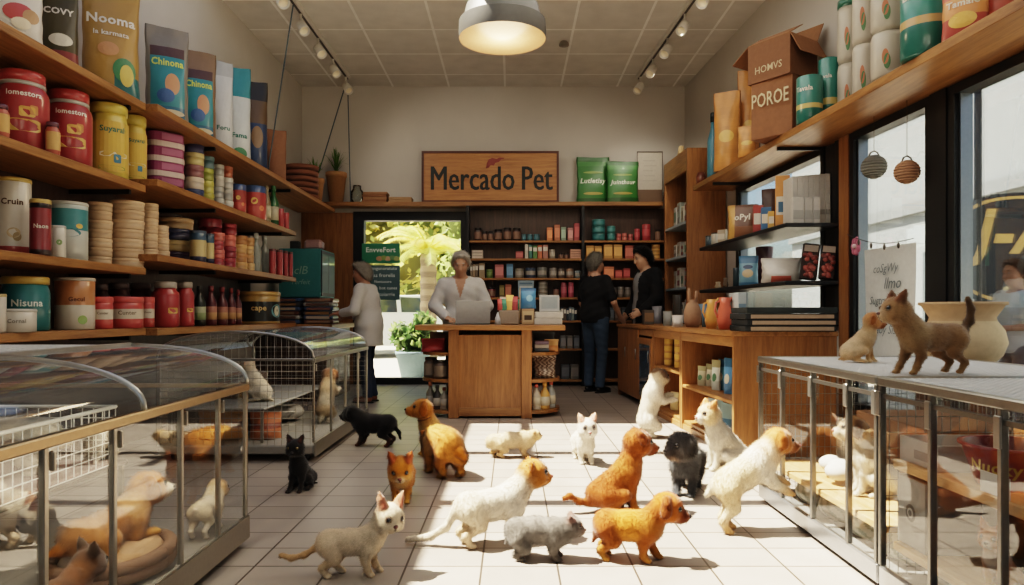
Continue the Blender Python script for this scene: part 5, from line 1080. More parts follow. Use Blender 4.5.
sacks(838, 860, 8, 2, 'stack with green lid', 2.92, H('1c6a58')); sacks(853, 876, -12, 2, 'middle cream stack', 2.78); sacks(872, 904, -14, 2, 'cream stack next to the big teal can', 2.68)
loc, w, h = ws(903, 948, -25, 2.66); o = can('food_canister', loc, w*.5, h, [(0, TC_), (.35, H('c8a060')), (.44, H('2f8a80'))], text='Lavilis', tc=W_, tz=.72, tw=1.5, rz=RZR, n=30); tag(o, 'big teal canister with gold swoosh on the window shelf', 'canister')
loc, w, h = ws(944, 986, -40, 2.66); o = bag('snack_bag', loc, w, w*.4, h, band((0, H('b8381f')), (.25, H('d98a2c')), (.5, H('c8501f'))), text='Tamaie', tz=.42, tc=W_, rz=RZR, picts=((0, .2, .3, .1, H('e8b840')),)); tag(o, 'red and orange snack bag beside the big teal canister', 'bag')
loc, w, h = ws(975, 1012, -30, 2.80); o = bag('snack_bag', loc, w, w*.4, h, solid(H('b8401f')), rz=RZR); tag(o, 'plain red snack bag at the near end of the window shelf', 'bag')
# hanging woven lanterns in the window
for x, y, c, l in ((874, 167, H('8a8a84'), 'grey woven globe hanging in the side window'), (907, 172, H('b88a68'), 'tan woven globe hanging in the side window')):
    a = 2.90; s = (x-472)/a; Yp = F/s; zc = 1-(y-314)/s; r = 11.5/s; X = RX(a, Yp); mb = MB()
    for k in range(1, 12):
        th = math.pi*k/12; mb.tube([(r*math.sin(th)*math.cos(i*math.pi/10), r*math.sin(th)*math.sin(i*math.pi/10), -r*math.cos(th)*.95) for i in range(21)], r*.09, c, 5, cap=False)
    mb.ball((0, 0, 0), r*.93, tuple(v*.7 for v in c)); o = mb.build('hanging_lantern', 'cloth', loc=(X, Yp, zc)); tag(o, l, 'lantern')
    mb = MB(); mb.tube([(-r*.5, 0, r*.8), (-r*.3, 0, r*1.25), (0, 0, r*1.4), (r*.3, 0, r*1.25), (r*.5, 0, r*.8)], .005, H('5a4a3a'), 6); mb.tube([(0, 0, r*1.4), (0, 0, WZ-.064-zc)], .002, H('5a4a3a'), 5); mb.build('hanger', 'cloth', o)
# handwritten sheet, pennant string and pink flower on the pane
t = empty('handwritten_sheet', (RX(AR-.075, 4.98), 4.98, .62)); tag(t, 'large white handwritten sheet hanging on the side window', 'paper'); t.rotation_euler = (0, 0, math.radians(-90)+YAW)
mb = MB(); nx = 8; vs = []; 
for j in range(9):
    for i in range(nx+1): vs.append((-.30+.60*i/nx, .006*math.sin(i*1.3+j*.5), .86*j/8))
mb.add(vs, [(j*9+i, j*9+i+1, (j+1)*9+i+1, (j+1)*9+i) for j in range(8) for i in range(8)], H('cfd4d2'), True); mb.build('paper_sheet', 'paint', t)
for txt, w, x, z in (('coSgWy', .30, -.02, .70), ('llmo', .20, .06, .60), ('Sugtry ioniny', .44, 0, .47), ('cuttyen 66.ro', .40, .02, .37), ('Vaoy Sisht', .36, 0, .26)): letter(t, txt, w, on_front(-.012, z, x), H('6a7a80'), 0, .3)
p0 = Vector((RX(AR-.12, 5.45), 5.45, 1.62)); p1 = Vector((RX(AR-.12, 4.63), 4.63, 1.50)); mb = MB(); pts = [p0.lerp(p1, i/10)+Vector((0, 0, -.05*math.sin(math.pi*i/10))) for i in range(11)]
mb.tube(pts, .003, H('3a3430'), 5)
for i in (2, 4, 6, 8): mb.ball(pts[i]-Vector((0, 0, .025)), (.01, .01, .022), H('5a5048'), 8, 6)
o = mb.build('string_of_bulbs', 'paint'); tag(o, 'thin string of small bulbs across the side window', 'string lights')
mb = MB()
for k in range(7): mb.ball((.0, .045*math.cos(k*.9), .045*math.sin(k*.9)), (.012, .03, .03), H('c8688a'), 10, 7)
mb.ball((-.01, 0, 0), .02, H('e8c8d0'), 10, 7); o = mb.build('paper_flower', 'paint', loc=(RX(AR-.09, 5.38), 5.38, 1.52)); tag(o, 'pink paper flower stuck on the side window', 'flower')
# ------------------------------------------------------------------ black shelf goods
def bsf(x0, x1, yt, z, a=2.68): return PR(x0, x1, yt, a, z)
U, Lw = 1.74, 1.27
for i, (x0, x1, yt, c, l) in enumerate(((705, 712, 236, H('4a5a60'), 'small dark tin at the far end of upper black shelf'), (711, 718, 233, H('c8c0b0'), 'small white tin, second on the upper black shelf'), (717, 728, 230, H('b8a890'), 'beige card pack beside the small tins on the upper black shelf'))):
    loc, w, h = bsf(x0, x1, yt, U, 2.64); o = can('small_tin', loc, w*.45, h, [(0, c)], lid=H('3a3a3a'), n=14) if i < 2 else carton('card_pack', loc, w*.8, .05, h, c, rz=RZR, panel=(.3, .7, H('d8d0c0'))); tag(o, l, 'tin' if i < 2 else 'pack')
loc, w, h = bsf(728, 758, 205, U, 2.66); o = bag('bread_bag', loc, w, w*.4, h, lambda f, u, v: H('c8963a') if u < -.5 else (H('6a4228') if v > .35 else H('8a5a38')), rz=-.5, text='oPyl', tc=W_, tz=.6, tw=.5); tag(o, 'brown and yellow bag of treats on the upper black shelf', 'bag')
for x0, x1, yt, c, l in ((753, 763, 206, H('a8342a'), 'narrow red box on the upper black shelf'), (761, 771, 208, H('2f6a9a'), 'narrow blue box beside the red box on black shelf'), (768, 774, 212, H('d0a038'), 'narrow yellow box beside the orange tall box')):
    loc, w, h = bsf(x0, x1, yt, U, 2.62); o = carton('product_box', loc, w*.95, .10, h, c, rz=-.3, panel=(.3, .7, W_)); tag(o, l, 'box')
loc, w, h = bsf(762, 779, 189, U, 2.76); o = bag('pet_food_bag', loc, w, w*.5, h, solid(H('4a2e20')), rz=-.4); tag(o, 'dark brown bag behind the small boxes on the black shelf', 'bag')
loc, w, h = bsf(775, 790, 177, U, 2.70); o = carton('product_box', loc, w*.9, .14, h, H('d08a2c'), rz=-.35, panel=(.25, .6, H('d8d0c0')), panel2=(.3, .5, H('3a6a8a'))); tag(o, 'tall orange box beside the white folders', 'box')
for i in range(7):
    w = .0445; h = .40+.004*i; o = carton('white_folder', (2.345+.0455*i, 5.90, U+.001), w, .20, h, H('c2c0ba'), mat='paint', ch=.003, panel=(.2, .3, H('9a9a96'))); tag(o, 'white box folder, %s from the orange box on upper black shelf' % ORD[i], 'folder', 'white folders on black shelf')
for i, (x0, x1, c) in enumerate(((791, 803, H('c8c6c0')), (803, 812, H('bcbab4')), (812, 819, H('c8c6c0')))):
    w = (x1-x0)/122; h = .215; o = carton('white_box', (((x0+x1)/2-512)/122, 5.735, U+.001), w*.95, .05, h, c, panel=(.15, .5, H('a8a8a4'))); tag(o, 'low white box, %s in front of the white folders' % ORD[i], 'box', 'low white boxes')
for i, (x0, x1, yt, c) in enumerate(((714, 722, 282, H('a8947a')), (722, 729, 278, H('6a5a4a')))):
    loc, w, h = bsf(x0, x1, yt, Lw, 2.62); mb = MB(); r = w*.42; mb.lathe([(r*.7, 0, c), (r, h*.3, c), (r*.6, h*.7, c), (r*.8, h, c), (.001, h*.95, c)], 14); o = mb.build('small_ornament', 'matte', loc=loc); tag(o, ['pale', 'dark'][i]+' small ornament at the far end of the lower black shelf', 'ornament')
loc, w, h = bsf(733, 741, 268, Lw, 2.74); o = can('dark_mug', loc, w*.5, h, [(0, H('2a4450'))], n=16); tag(o, 'dark teal mug behind the blue bag', 'mug')
loc, w, h = bsf(739, 758, 256, Lw, 2.62); o = bag('snack_bag', loc, w, w*.5, h, lambda f, u, v: H('3a78a0') if v > .75 or v < .12 else H('6aa0b8'), rz=-.5, picts=((0, .4, .28, .14, H('c8b088')), (0, .62, .25, .07, H('2a4a70')))); tag(o, 'light blue snack bag on the lower black shelf', 'bag')
loc, w, h = bsf(756, 773, 247, Lw, 2.84); mb = MB(); r = w*.5; mb.lathe([(r*.65, 0, H('5a3444')), (r, h*.97, H('6a3c50')), (r*.95, h, H('6a3c50')), (r*.9, h*.95, H('3a2430')), (.001, h*.9, H('3a2430'))], 18); o = mb.build('plastic_cup', 'gloss', loc=loc); tag(o, 'purple plastic cup behind the white bag', 'cup')
loc, w, h = bsf(762, 800, 258, Lw, 2.66); o = bag('toy_bag', loc, w*1.0, w*.5, h, lambda f, u, v: H('d0ccc4') if v > .25 else (H('c8522c') if abs(u) < .5 else H('cfcac0')), rz=-.35); tag(o, 'white bag with orange toy on the lower black shelf', 'bag')
for x0, x1, yt, l in ((797, 818, 243, 'dark red meat pack leaning on the lower black shelf, first of two'), (816, 835, 244, 'dark red meat pack leaning on the lower black shelf, second by the post')):
    loc, w, h = bsf(x0, x1, yt, Lw, 2.77 if x0 < 800 else 2.90); w *= .86; t = empty('meat_pack', loc, -.25); tag(t, l, 'pack'); Rm = Matrix.Rotation(math.radians(-8), 4, 'X')@Matrix.Rotation(math.radians(7), 4, 'Y')
    mb = MB(); mb.cbox(-w*.45, w*.45, -.02, .02, 0.01, h, H('3a2a28'), ch=.01, mat=Rm); mb.build('tray', 'gloss', t)
    mb = MB()
    rg = np.random.default_rng(5)
    for k in range(24): mb.ball(Rm@Vector((rg.uniform(-.3, .3)*w, -.02, h*rg.uniform(.12, .72))), (.022, .008, .018), tuple(np.array(H('9a3a28'))*rg.uniform(.6, 1.3)), 8, 6)
    mb.build('meat_pieces', 'gloss', t); mb = MB(); mb.box(-w*.36, w*.36, -.0225, -.0205, h*.78, h*.95, H('b8a898'), mat=Rm); mb.build('paper_label', 'paint', t)
# ------------------------------------------------------------------ worktop goods
def wk(x0, x1, yt, a, z=CZ): return PR(x0, x1, yt, a, z)
loc, w, h = wk(684, 701, 288, 1.98); mb = MB(); r = w*.5; CL = H('a07a5c')
mb.lathe([(r*.7, 0, CL), (r*.98, h*.14, CL), (r, h*.4, CL), (r*.7, h*.58, CL), (r*.42, h*.66, CL), (r*.5, h*.70, CL), (r*.38, h*.70, CL), (.001, h*.6, CL)], 24); o = mb.build('clay_vase', 'matte', loc=loc); tag(o, 'tan clay vase with two upright horns on the worktop', 'vase')
for s_ in (-.4, .42): mb = MB(); mb.tube([(s_*r*.8, 0, h*.6), (s_*r, 0, h*.8), (s_*r*1.05, 0, h*(1 if s_ < 0 else .93))], r*.22, CL, 10, [1, .95, .6]); mb.build('horn', 'matte', o)
loc, w, h = wk(698, 711, 304, 2.14); mb = MB(); r = w*.5; mb.lathe([(r*.4, 0, H('4a7a98')), (r*.35, h*.4, H('4a7a98')), (r, h, H('5a8aa8')), (r*.94, h*.97, H('3a6a88')), (.001, h*.5, H('3a6a88'))], 20); o = mb.build('blue_bowl', 'gloss', loc=loc); tag(o, 'blue footed bowl beside the yellow jug', 'bowl')
for x0, x1, yt, a, c, l in ((704, 719, 298, 1.96, H('d9961f'), 'yellow plastic jug on the worktop'), (716, 734, 296, 1.94, H('d0562a'), 'orange plastic jug next to the yellow jug')):
    loc, w, h = wk(x0, x1, yt, a); r = w*.44; mb = MB(); mb.lathe([(r*.75, 0, c), (r, h*.25, c), (r*.92, h*.55, c), (r*.62, h*.75, c), (r*.75, h*.95, c), (r*.7, h*.95, tuple(v*.5 for v in c)), (.001, h*.8, tuple(v*.5 for v in c))], 22); o = mb.build('jug', 'gloss', loc=loc); tag(o, l, 'jug')
    mb = MB(); mb.tube([(-r*.6, 0, h*.85), (-r*1.15, 0, h*.8), (-r*1.3, 0, h*.55), (-r*.92, 0, h*.35)], r*.14, c, 8); mb.build('handle', 'gloss', o); mb = MB(); mb.tube([(r*.6, 0, h*.84), (r*1.05, 0, h*1.0)], r*.2, c, 8, [1, .6]); mb.build('spout', 'gloss', o)
loc, w, h = wk(733, 742, 293, 2.02); o = carton('white_binder', loc, w*.9, .22, h, H('c0ccd0'), panel=(.3, .7, H('7a9ab0'))); tag(o, 'pale blue binder standing beside the crate stack', 'binder')
loc, w, h = wk(742, 832, 305, 2.16); hw_ = w
for k in range(4):
    hh = h/4.4; top = k == 3; mb = MB(); mb.cbox(-w/2, w/2, -.17, .17, 0, hh*.97, H('24292c') if not top else H('2c3436'), ch=.004); o = mb.build('slat_crate', 'matte', loc=(loc[0]+.01*(k % 2), loc[1]+.1, loc[2]+k*hh*(1.0)), rz=0); tag(o, 'flat dark crate with pale timber front, %s from the bottom of stack' % ORD[k] if not top else 'dark flat lid crate on top of the pale timber crates', 'crate', 'stack of flat crates')
    if not top: mb = MB(); mb.box(-w*.44, w*.47, -.174, -.170, hh*.15, hh*.78, H('a08a72')); mb.build('timber_front', 'matte', o)
# near the men: small goods on the far worktop
for i, (x0, x1, yt, a, c, l) in enumerate(((643, 653, 310, 2.0, H('5a5048'), 'dark open crate of packs on the far worktop'), (652, 662, 306, 2.3, H('7a7a80'), 'grey soft pack on the far worktop'), (663, 672, 311, 2.0, H('8a8a84'), 'pale grey pack beside the clay vase'), (672, 683, 315, 1.95, H('c8c0b8'), 'white and pink toy beside the clay vase'), (672, 682, 295, 2.4, H('4a443c'), 'dark vase behind the clay vase'))):
    loc, w, h = wk(x0, x1, yt, a); o = bag('soft_pack', loc, w, w*.7, h, solid(c), rz=-.3) if i in (1, 2, 3) else (carton('small_crate', loc, w, .14, h, c, panel=(.2, .8, H('8a6a48'))) if i == 0 else can('dark_vase', loc, w*.45, h, [(0, c)], n=16)); tag(o, l, ['crate', 'pack', 'pack', 'toy', 'vase'][i])
# open unit goods
for col_, (x0, x1, a) in enumerate(((664, 674, 1.94), (674, 684, 1.94))):
    loc, w, h = PR(x0, x1, 338, a, .49); hh = h/4
    for k in range(4): o = can('yellow_can', (loc[0], loc[1], loc[2]+k*hh), w*.47, hh*.98, [(0, H('c88a20')), (.2, H('e0b030')), (.85, H('c89028'))], n=16); tag(o, 'yellow can, %s from bottom of the %s stack in the open unit' % (ORD[k], ['far', 'near'][col_]), 'can', 'stacked yellow cans in open unit')
loc, w, h = PR(668, 682, 392, 1.94, .082); o = bag('pet_food_bag', loc, w, w*.5, h, band((0, H('c8b070')), (.5, H('d8c890'))), rz=-1.2); tag(o, 'cream and yellow bag low in the open unit behind the white cat', 'bag')
PK = [(686, 697, 358, H('b8b498')), (697, 707, 356, H('c8c4b0')), (705, 716, 352, H('c0c8c0')), (714, 724, 351, H('4a90b0')), (722, 734, 350, H('3a80b0'))]
for i, (x0, x1, yt, c) in enumerate(PK):
    loc, w, h = PR(x0+11-i*2.4, x1+10-i*2.4, yt+8, 1.96+.05*(i % 2), .39); o = bag('treat_pack', loc, w*1.1, w*.6, h, band((0, c), (.3, tuple(min(1, v*1.3) for v in c)), (.75, H('2a6a90') if i > 2 else H('a8a478'))), rz=-1.0, picts=((0, .42, .25, .14, H('5a8a6a') if i < 3 else H('d8d4c0')),)); tag(o, 'blue and white treat pack, %s along the upper shelf of near open unit' % ORD[i] if i > 2 else 'cream treat pack, %s along the upper shelf of near open unit' % ORD[i], 'pack', 'treat packs in near open unit')
for i in range(3):
    Y = 5.15+.3*i; o = bag('treat_pack', (RX(2.0, Y), Y, .082), .2, .12, .22, band((0, H('3a7090')), (.5, H('8ab0b8'))), rz=-1.2); tag(o, 'blue-grey treat pack, %s from the cages on the bottom shelf of open unit' % ORD[i], 'pack', 'treat packs on bottom of open unit')
# ------------------------------------------------------------------ cashier desk goods
DT = .896; dy = 6.72
t = empty('laptop', (-.40, 6.98, DT), math.radians(188)); tag(t, 'open grey laptop on the cashier desk', 'laptop')
mb = MB(); mb.cbox(-.17, .17, -.11, .11, 0, .016, H('8a8f92'), ch=.004); mb.build('keyboard_base', 'metal', t)
mb = MB(); Rm = Matrix.Translation((0, .11, .016))@Matrix.Rotation(math.radians(-14), 4, 'X'); mb.cbox(-.17, .17, 0, .010, 0, .225, H('a8adb0'), ch=.004, mat=Rm); mb.build('screen_lid', 'paint', t)
mb = MB(); mb.lathe([(.035, 0, H('c8ccd0')), (.03, .06, H('c8ccd0')), (.008, .12, H('c8ccd0')), (.001, .122, H('c8ccd0'))], 14); o = mb.build('paper_cone', 'paint', loc=(-.135, 6.80, DT)); tag(o, 'small white cone beside the snack basket', 'cone')
mb = MB(); mb.cbox(-.1, .1, -.06, .06, 0, .14, H('9a8a7a'), ch=.01); o = mb.build('snack_basket', 'cloth', loc=(-.03, 6.84, DT)); tag(o, 'small basket of colourful snacks on the cashier desk', 'basket')
rg = np.random.default_rng(11)
for k in range(8):
    c = [H('b8342c'), H('d8c8b8'), H('3a8a70'), H('c8482c'), H('d8b04a'), H('c0c0b8'), H('a02c34'), H('4a9a88')][k]; o = bag('snack_pouch', (-.105+.021*k, 6.80+.035*(k % 2), DT+.142 if k % 2 else DT+.142), .075, .03, .10+.05*rg.random(), band((0, c), (.6, tuple(min(1, v*1.4+.03) for v in c))), rz=rg.uniform(-.4, .4)); tag(o, 'small snack pouch, %s along the colourful snack basket' % ORD[k], 'pouch', 'snack pouches in the desk basket')
o = carton('paper_box', (.155, 6.82, DT), .12, .10, .155, H('a88a64'), panel=(.15, .85, H('c0a880')), panel2=(.3, .6, H('4a3a30'))); tag(o, 'small tan box with dark print under the blue bag', 'box')
o = bag('blue_bag', (.155, 6.83, DT+.157), .16, .09, .20, band((0, H('2a78a8')), (.5, H('3a8ab8')), (.85, H('2a6a98'))), picts=((.1, .5, .2, .16, H('7ab8d0')),)); tag(o, 'crumpled bright blue bag standing on the tan box', 'bag')
mb = MB(); mb.tube([(0, 0, 0), (.003, 0, .36)], .006, H('b09a78'), 8); o = mb.build('wooden_stick', 'matte', loc=(.075, 6.80, DT)); tag(o, 'thin upright wooden stick beside the tan box', 'stick')
for k in range(2): mb = MB(); mb.cbox(-.135, .135, -.12, .12, 0, .062, H('c8c4bc'), ch=.005); o = mb.build('paper_stack', 'paint', loc=(.35+.01*k, 6.86, DT+k*.063)); tag(o, ['lower', 'upper'][k]+' white paper block on the cashier desk', 'paper', 'paper blocks on the desk')
mb = MB(); Rm = Matrix.Rotation(math.radians(-12), 4, 'X'); mb.cbox(-.10, .10, 0, .02, 0, .17, H('b8bab8'), ch=.008, mat=Rm); mb.box(-.08, .08, -.001, .002, .03, .15, H('9aa4a6'), mat=Rm); o = mb.build('card_terminal', 'paint', loc=(.37, 6.9, DT+.127)); tag(o, 'pale grey slanted terminal on top of the paper blocks', 'terminal')
# end shelf goods
def endg(name, x, y, z, o, label, cat): o.location = (-.21+x, dy+y, z+.001); tag(o, label, cat); return o
endg('', -.56, .15, DZs[0], bag('red_bag', (0, 0, 0), .24, .16, .13, solid(H('a8242a'))), 'red soft bag on the window-side end shelf of the desk', 'bag')
endg('', -.52, .33, DZs[0], bag('kraft_bag', (0, 0, 0), .2, .12, .19, solid(H('9a8064'))), 'tan bag behind the red bag on the desk end shelf', 'bag')
endg('', -.60, .27, DZs[1], jar('patterned_jar', (0, 0, 0), .07, .2, H('7a6a5c'), H('4a4038'), H('9a8a78')), 'patterned brown jar, outer one on the middle desk end shelf', 'jar'); endg('', -.487, .13, DZs[1], jar('patterned_jar', (0, 0, 0), .07, .18, H('6d5d50'), H('3a342e'), H('8a7a68')), 'patterned brown jar next to the desk post on the middle end shelf', 'jar')
for i, (x, y, c, k_) in enumerate(((-.60, .22, H('8a8478'), O_), (-.52, .12, H('4a4440'), H('5a5a58')), (-.45, .10, H('a0988a'), H('8a3a2a')))): endg('', x, y, DZs[2], bottle('care_bottle', (0, 0, 0), .042, .255-.02*i, c, k_, H('b0a898')), ['orange-capped', 'dark', 'pale'][i]+' bottle on the lowest window-side desk end shelf', 'bottle')
for k in range(3): endg('', .50, .16, DZs[0]+k*.036, carton('flat_pack', (0, 0, 0), .14, .14, .035, [H('5a6470'), H('b0a8a0'), H('6a5a70')][k]), 'flat pack, %s from the bottom on the bookcase-side desk end shelf' % ORD[k], 'pack')
endg('', .60, .20, DZs[0], bag('orange_bag', (0, 0, 0), .14, .1, .12, band((0, H('c8843a')), (.5, H('d8b070')))), 'orange and cream bag on the top end shelf of the desk', 'bag'); endg('', .53, .34, DZs[0], bag('dark_bag', (0, 0, 0), .22, .10, .19, solid(H('4a5054'))), 'dark grey bag at the back of the top desk end shelf', 'bag')
endg('', .53, .22, DZs[1], bag('spotted_bag', (0, 0, 0), .24, .20, .215, lambda f, u, v: H('b0a090') if math.sin(u*17+math.sin(v*19)*2)*math.sin(v*21) > .1 else H('6a5648'), bulge=1.1), 'brown spotted bag filling the middle desk end shelf', 'bag')
for i, (x, y, c, k_, h_) in enumerate(((.448, .10, H('c8c0b0'), H('b83a24'), .25), (.53, .13, H('d0a040'), H('d09a2c'), .26), (.60, .24, H('b0b8b8'), H('c0401f'), .26))): endg('', x, y, DZs[2], bottle('care_bottle', (0, 0, 0), .042 if i != 1 else .05, h_, c, k_, H('d0c8b0')), ['white bottle with red cap', 'fat yellow bottle', 'pale blue bottle with red cap'][i]+' on the lowest bookcase-side desk end shelf', 'bottle')
# notices on the back window
t = empty('window_sign', (-1.86, 9.93, 1.40)); tag(t, 'green notice above a dark text board on the back window glass', 'sign')
mb = MB(); mb.box(-.27, .27, -.004, .004, .32, .60, H('1f8a68')); mb.build('green_panel', 'gloss', t); mb = MB(); mb.box(-.21, .27, -.004, .004, -.20, .29, H('4a6a70')); mb.build('text_board', 'paint', t)
mb = MB()
for i in range(5): mb.ball((.0+.06*i-.02, -.006, .385+.01*(i % 2)), (.05, .004, .035), [H('b88a60'), H('8aa04a'), H('c8a078'), H('6a9a5a'), H('a8b060')][i], 10, 6)
mb.build('printed_picture', 'paint', t)
letter(t, 'EnvveFort', .42, on_front(-.006, .51), H('e8f0e8'), .03)
for i, (tx, w) in enumerate((('Rengunoratuto', .40), ('cas frorelis', .34), ('Nestuoure', .24), ('Thos bot cunes', .40), ('Mertoiarrie', .34))): letter(t, tx, w, on_front(-.006, .24-.09*i, .03), H('d8e4e4'), .015)
# ================================================================== ANIMAL CASES AND CAGES
STEEL = H('a8a49a'); GOLD = H('b09a78')
def grid_wires(mb, p0, eu, ev, nu, nv, r, col):
    p0, eu, ev = Vector(p0), Vector(eu), Vector(ev)
    for i in range(nu+1): q = p0+eu*(i/nu); mb.tube([q, q+ev], r, col, 4, cap=False)
    for j in range(nv+1): q = p0+ev*(j/nv); mb.tube([q, q+eu], r, col, 4, cap=False)
def case(label, xb, xf, y0, y1, zr, zt, posts, arch_full, railc, end_wires):
    ox, oy = (xb+xf)/2, (y0+y1)/2; t = empty('display_case', (ox, oy, 0)); tag(t, label, 'display case')
    a, b, c, d = xb-ox, xf-ox, y0-oy, y1-oy
    mb = MB(); mb.cbox(a, b, c, d, .05, .11, H('8a8781'), ch=.008); mb.build('base_tray', 'paint', t)
    mb = MB(); mb.box(b, b+.012, c, d, .035, .13, STEEL); mb.build('kick_plate', 'metal', t)
    for xx in (a+.08, b-.08):
        for yy in (c+.1, d-.1): mb = MB(); mb.lathe([(.02, .0, BLK), (.03, .01, BLK), (.03, .05, BLK)], 12, (xx, yy, 0)); mb.build('foot', 'black', t)
    for yy in posts:
        mb = MB(); mb.cbox(b-.012, b+.004, yy-oy-.010, yy-oy+.010, .13, zr-.02, STEEL, ch=.003); mb.build('post', 'metal', t)
    for xx in (a+.01,):
        for yy in (c+.01, d-.01): mb = MB(); mb.box(xx-.01, xx+.01, yy-.01, yy+.01, .11, zr, STEEL); mb.build('post', 'metal', t)
    mb = MB(); mb.cbox(b-.018, b+.012, c, d, zr-.03, zr, railc, ch=.004); mb.build('front_rail', 'metal', t)
    for yy in (c, d): mb = MB(); mb.cbox(a, b, yy-.008, yy+.008, zr-.018, zr, railc, ch=.003); mb.build('end_rail', 'metal', t)
    if 1:
        ps = sorted(posts)
        for k in range(len(ps)-1):
            p = MB(); p.box(b-.006, b-.002, ps[k]-oy+.01, ps[k+1]-oy-.01, .13, zr-.03); pane = p.build('front_pane', 'caseglass', t)
            mb = MB(); mb.cbox(b-.002, b+.012, ps[k]-oy+.014, ps[k]-oy+.026, zr-.09, zr-.04, STEEL, ch=.003); mb.build('clip', 'metal', pane)
    n = 14; W = (b-a) if arch_full else (b-a)*.42
    arc = []
    for i in range(n+1):
        th = math.pi/2*i/n if not arch_full else math.pi*i/n
        arc.append((b-W*(1-math.cos(th)) if not arch_full else (a+b)/2+(b-a)/2*math.cos(th), zr+(zt-zr)*math.sin(th)**.85))
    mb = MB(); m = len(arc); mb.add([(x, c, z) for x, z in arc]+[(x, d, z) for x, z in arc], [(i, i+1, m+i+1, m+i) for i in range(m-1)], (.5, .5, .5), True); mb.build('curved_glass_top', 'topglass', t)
    ribs = (c, d) if arch_full else (c, oy*0+(.55*d+.45*c), d)
    for yy in ribs: mb = MB(); mb.tube([(x, yy, z) for x, z in arc], .009, H('b8b8b4'), 8); mb.build('curved_rib', 'metal', t)
    for yy in (c, d):
        poly = [(a, .11)]+[(b, .11)]+arc+([] if arch_full else [(a, zt)])
        p = MB(); k = len(poly); p.add([(x, yy, z) for x, z in poly], [tuple(range(k))], (.5, .5, .5)); p.build('end_pane', 'caseglass', t)
        if end_wires:
            mb = MB()
            for z in [.16+.045*i for i in range(int((zr-.16)/.045)+1)]: mb.tube([(a, yy, z), (b, yy, z)], .0018, STEEL, 4)
            for i in range(22):
                x = a+(b-a)*(i+.5)/22; zz = np.interp(x, [q[0] for q in arc[::-1]], [q[1] for q in arc[::-1]]); mb.tube([(x, yy, .11), (x, yy, zz)], .0015, STEEL, 4)
            mb.build('wire_mesh', 'metal', t)
    if not arch_full:
        mb = MB(); x1 = b-W; grid_wires(mb, (a, c, zt), (x1-a, 0, 0), (0, d-c, 0), 12, 34, .0025, H('d8d8d4')); mb.build('wire_mesh', 'paint', t)
        mb = MB(); mb.cbox(x1-.01, x1+.012, c, d, zt-.012, zt+.012, H('c8c4bc'), ch=.003); mb.build('top_rail', 'metal', t)
    p = MB(); p.box(a-.004, a, c, d, .11, zr, H('6a6058')); p.build('back_panel', 'paint', t)
    return t
case('big glass display case with curved top and gold rail, nearest the viewer', -2.36, -1.147, 1.15, 3.03, .70, .865, (1.16, 1.72, 2.02, 2.43, 2.74, 3.02), False, GOLD, False)
case('second glass display case with arched top under the far wall shelves', -2.40, -1.34, 4.73, 6.48, .70, .88, (4.74, 5.2, 5.65, 6.1, 6.47), True, H('a8a49a'), True)
# added unseen fill lights that brighten the insides of both display cases
area((-1.20, 2.1, .655), .03, 1.6, 5, (1, .82, .6), (0, math.radians(28), 0), 'added_case_fill'); area((-1.40, 5.6, .655), .03, 1.5, 4, (1, .85, .65), (0, math.radians(28), 0), 'added_case_fill')
# inside the big case
b_ = MB(); b_.cbox(-2.33, -1.61, 1.3, 2.94, .37, .39, H('4a4440')); o = b_.build('inner_shelf', 'paint'); tag(o, 'dark inner shelf of the big display case holding the rabbit basket', 'shelf')
for yy in (1.32, 2.92):
    for xx in (-2.32, -1.63): mb = MB(); mb.box(xx-.008, xx+.008, yy-.008, yy+.008, .112, .37, STEEL); mb.build('support', 'metal', o)
t = empty('wire_basket', (-1.98, 2.22, .392)); tag(t, 'white wire basket around the rabbit inside the big display case', 'basket')
mb = MB()
for (p, e) in (((-.36, -.72, 0), (.72, 0, 0)), ((-.36, .64, 0), (.72, 0, 0))): grid_wires(mb, p, e, (0, 0, .23), 16, 5, .0025, H('e8e6e0'))
for (p, e) in (((-.36, -.72, 0), (0, 1.36, 0)), ((.36, -.72, 0), (0, 1.36, 0))): grid_wires(mb, p, e, (0, 0, .23), 30, 5, .0025, H('e8e6e0'))
mb.build('wire_sides', 'paint', t)
mb = MB(); mb.tube([(-.36, -.72, .23), (.36, -.72, .23), (.36, .64, .23), (-.36, .64, .23), (-.36, -.72, .23)], .008, H('efece4'), 6); mb.build('rim', 'paint', t)
mb = MB(); mb.box(-.355, .355, -.715, .635, 0, .012, H('8a6a60')); mb.build('liner', 'cloth', t)
def dogbed(loc, rx, ry, label, c, rz=0):
    t = empty('pet_bed', loc, rz); tag(t, label, 'pet bed'); mb = MB()
    for k in range(2): mb.tube([((rx-.02)*math.cos(i*math.pi/14), (ry-.02)*math.sin(i*math.pi/14), .028+.034*k) for i in range(29)], .024, tuple(v*(.9+.1*(k % 2)) for v in c), 8, cap=False)
    mb.build('woven_rim', 'cloth', t); mb = MB(); mb.ball((0, 0, .06), (rx-.04, ry-.04, .05), H('a8835a'), 20, 8); mb.build('cushion', 'cloth', t)
dogbed((-1.38, 2.42, .112), .19, .24, 'brown woven pet bed under the tan puppy in the big display case', H('7a5a40'))
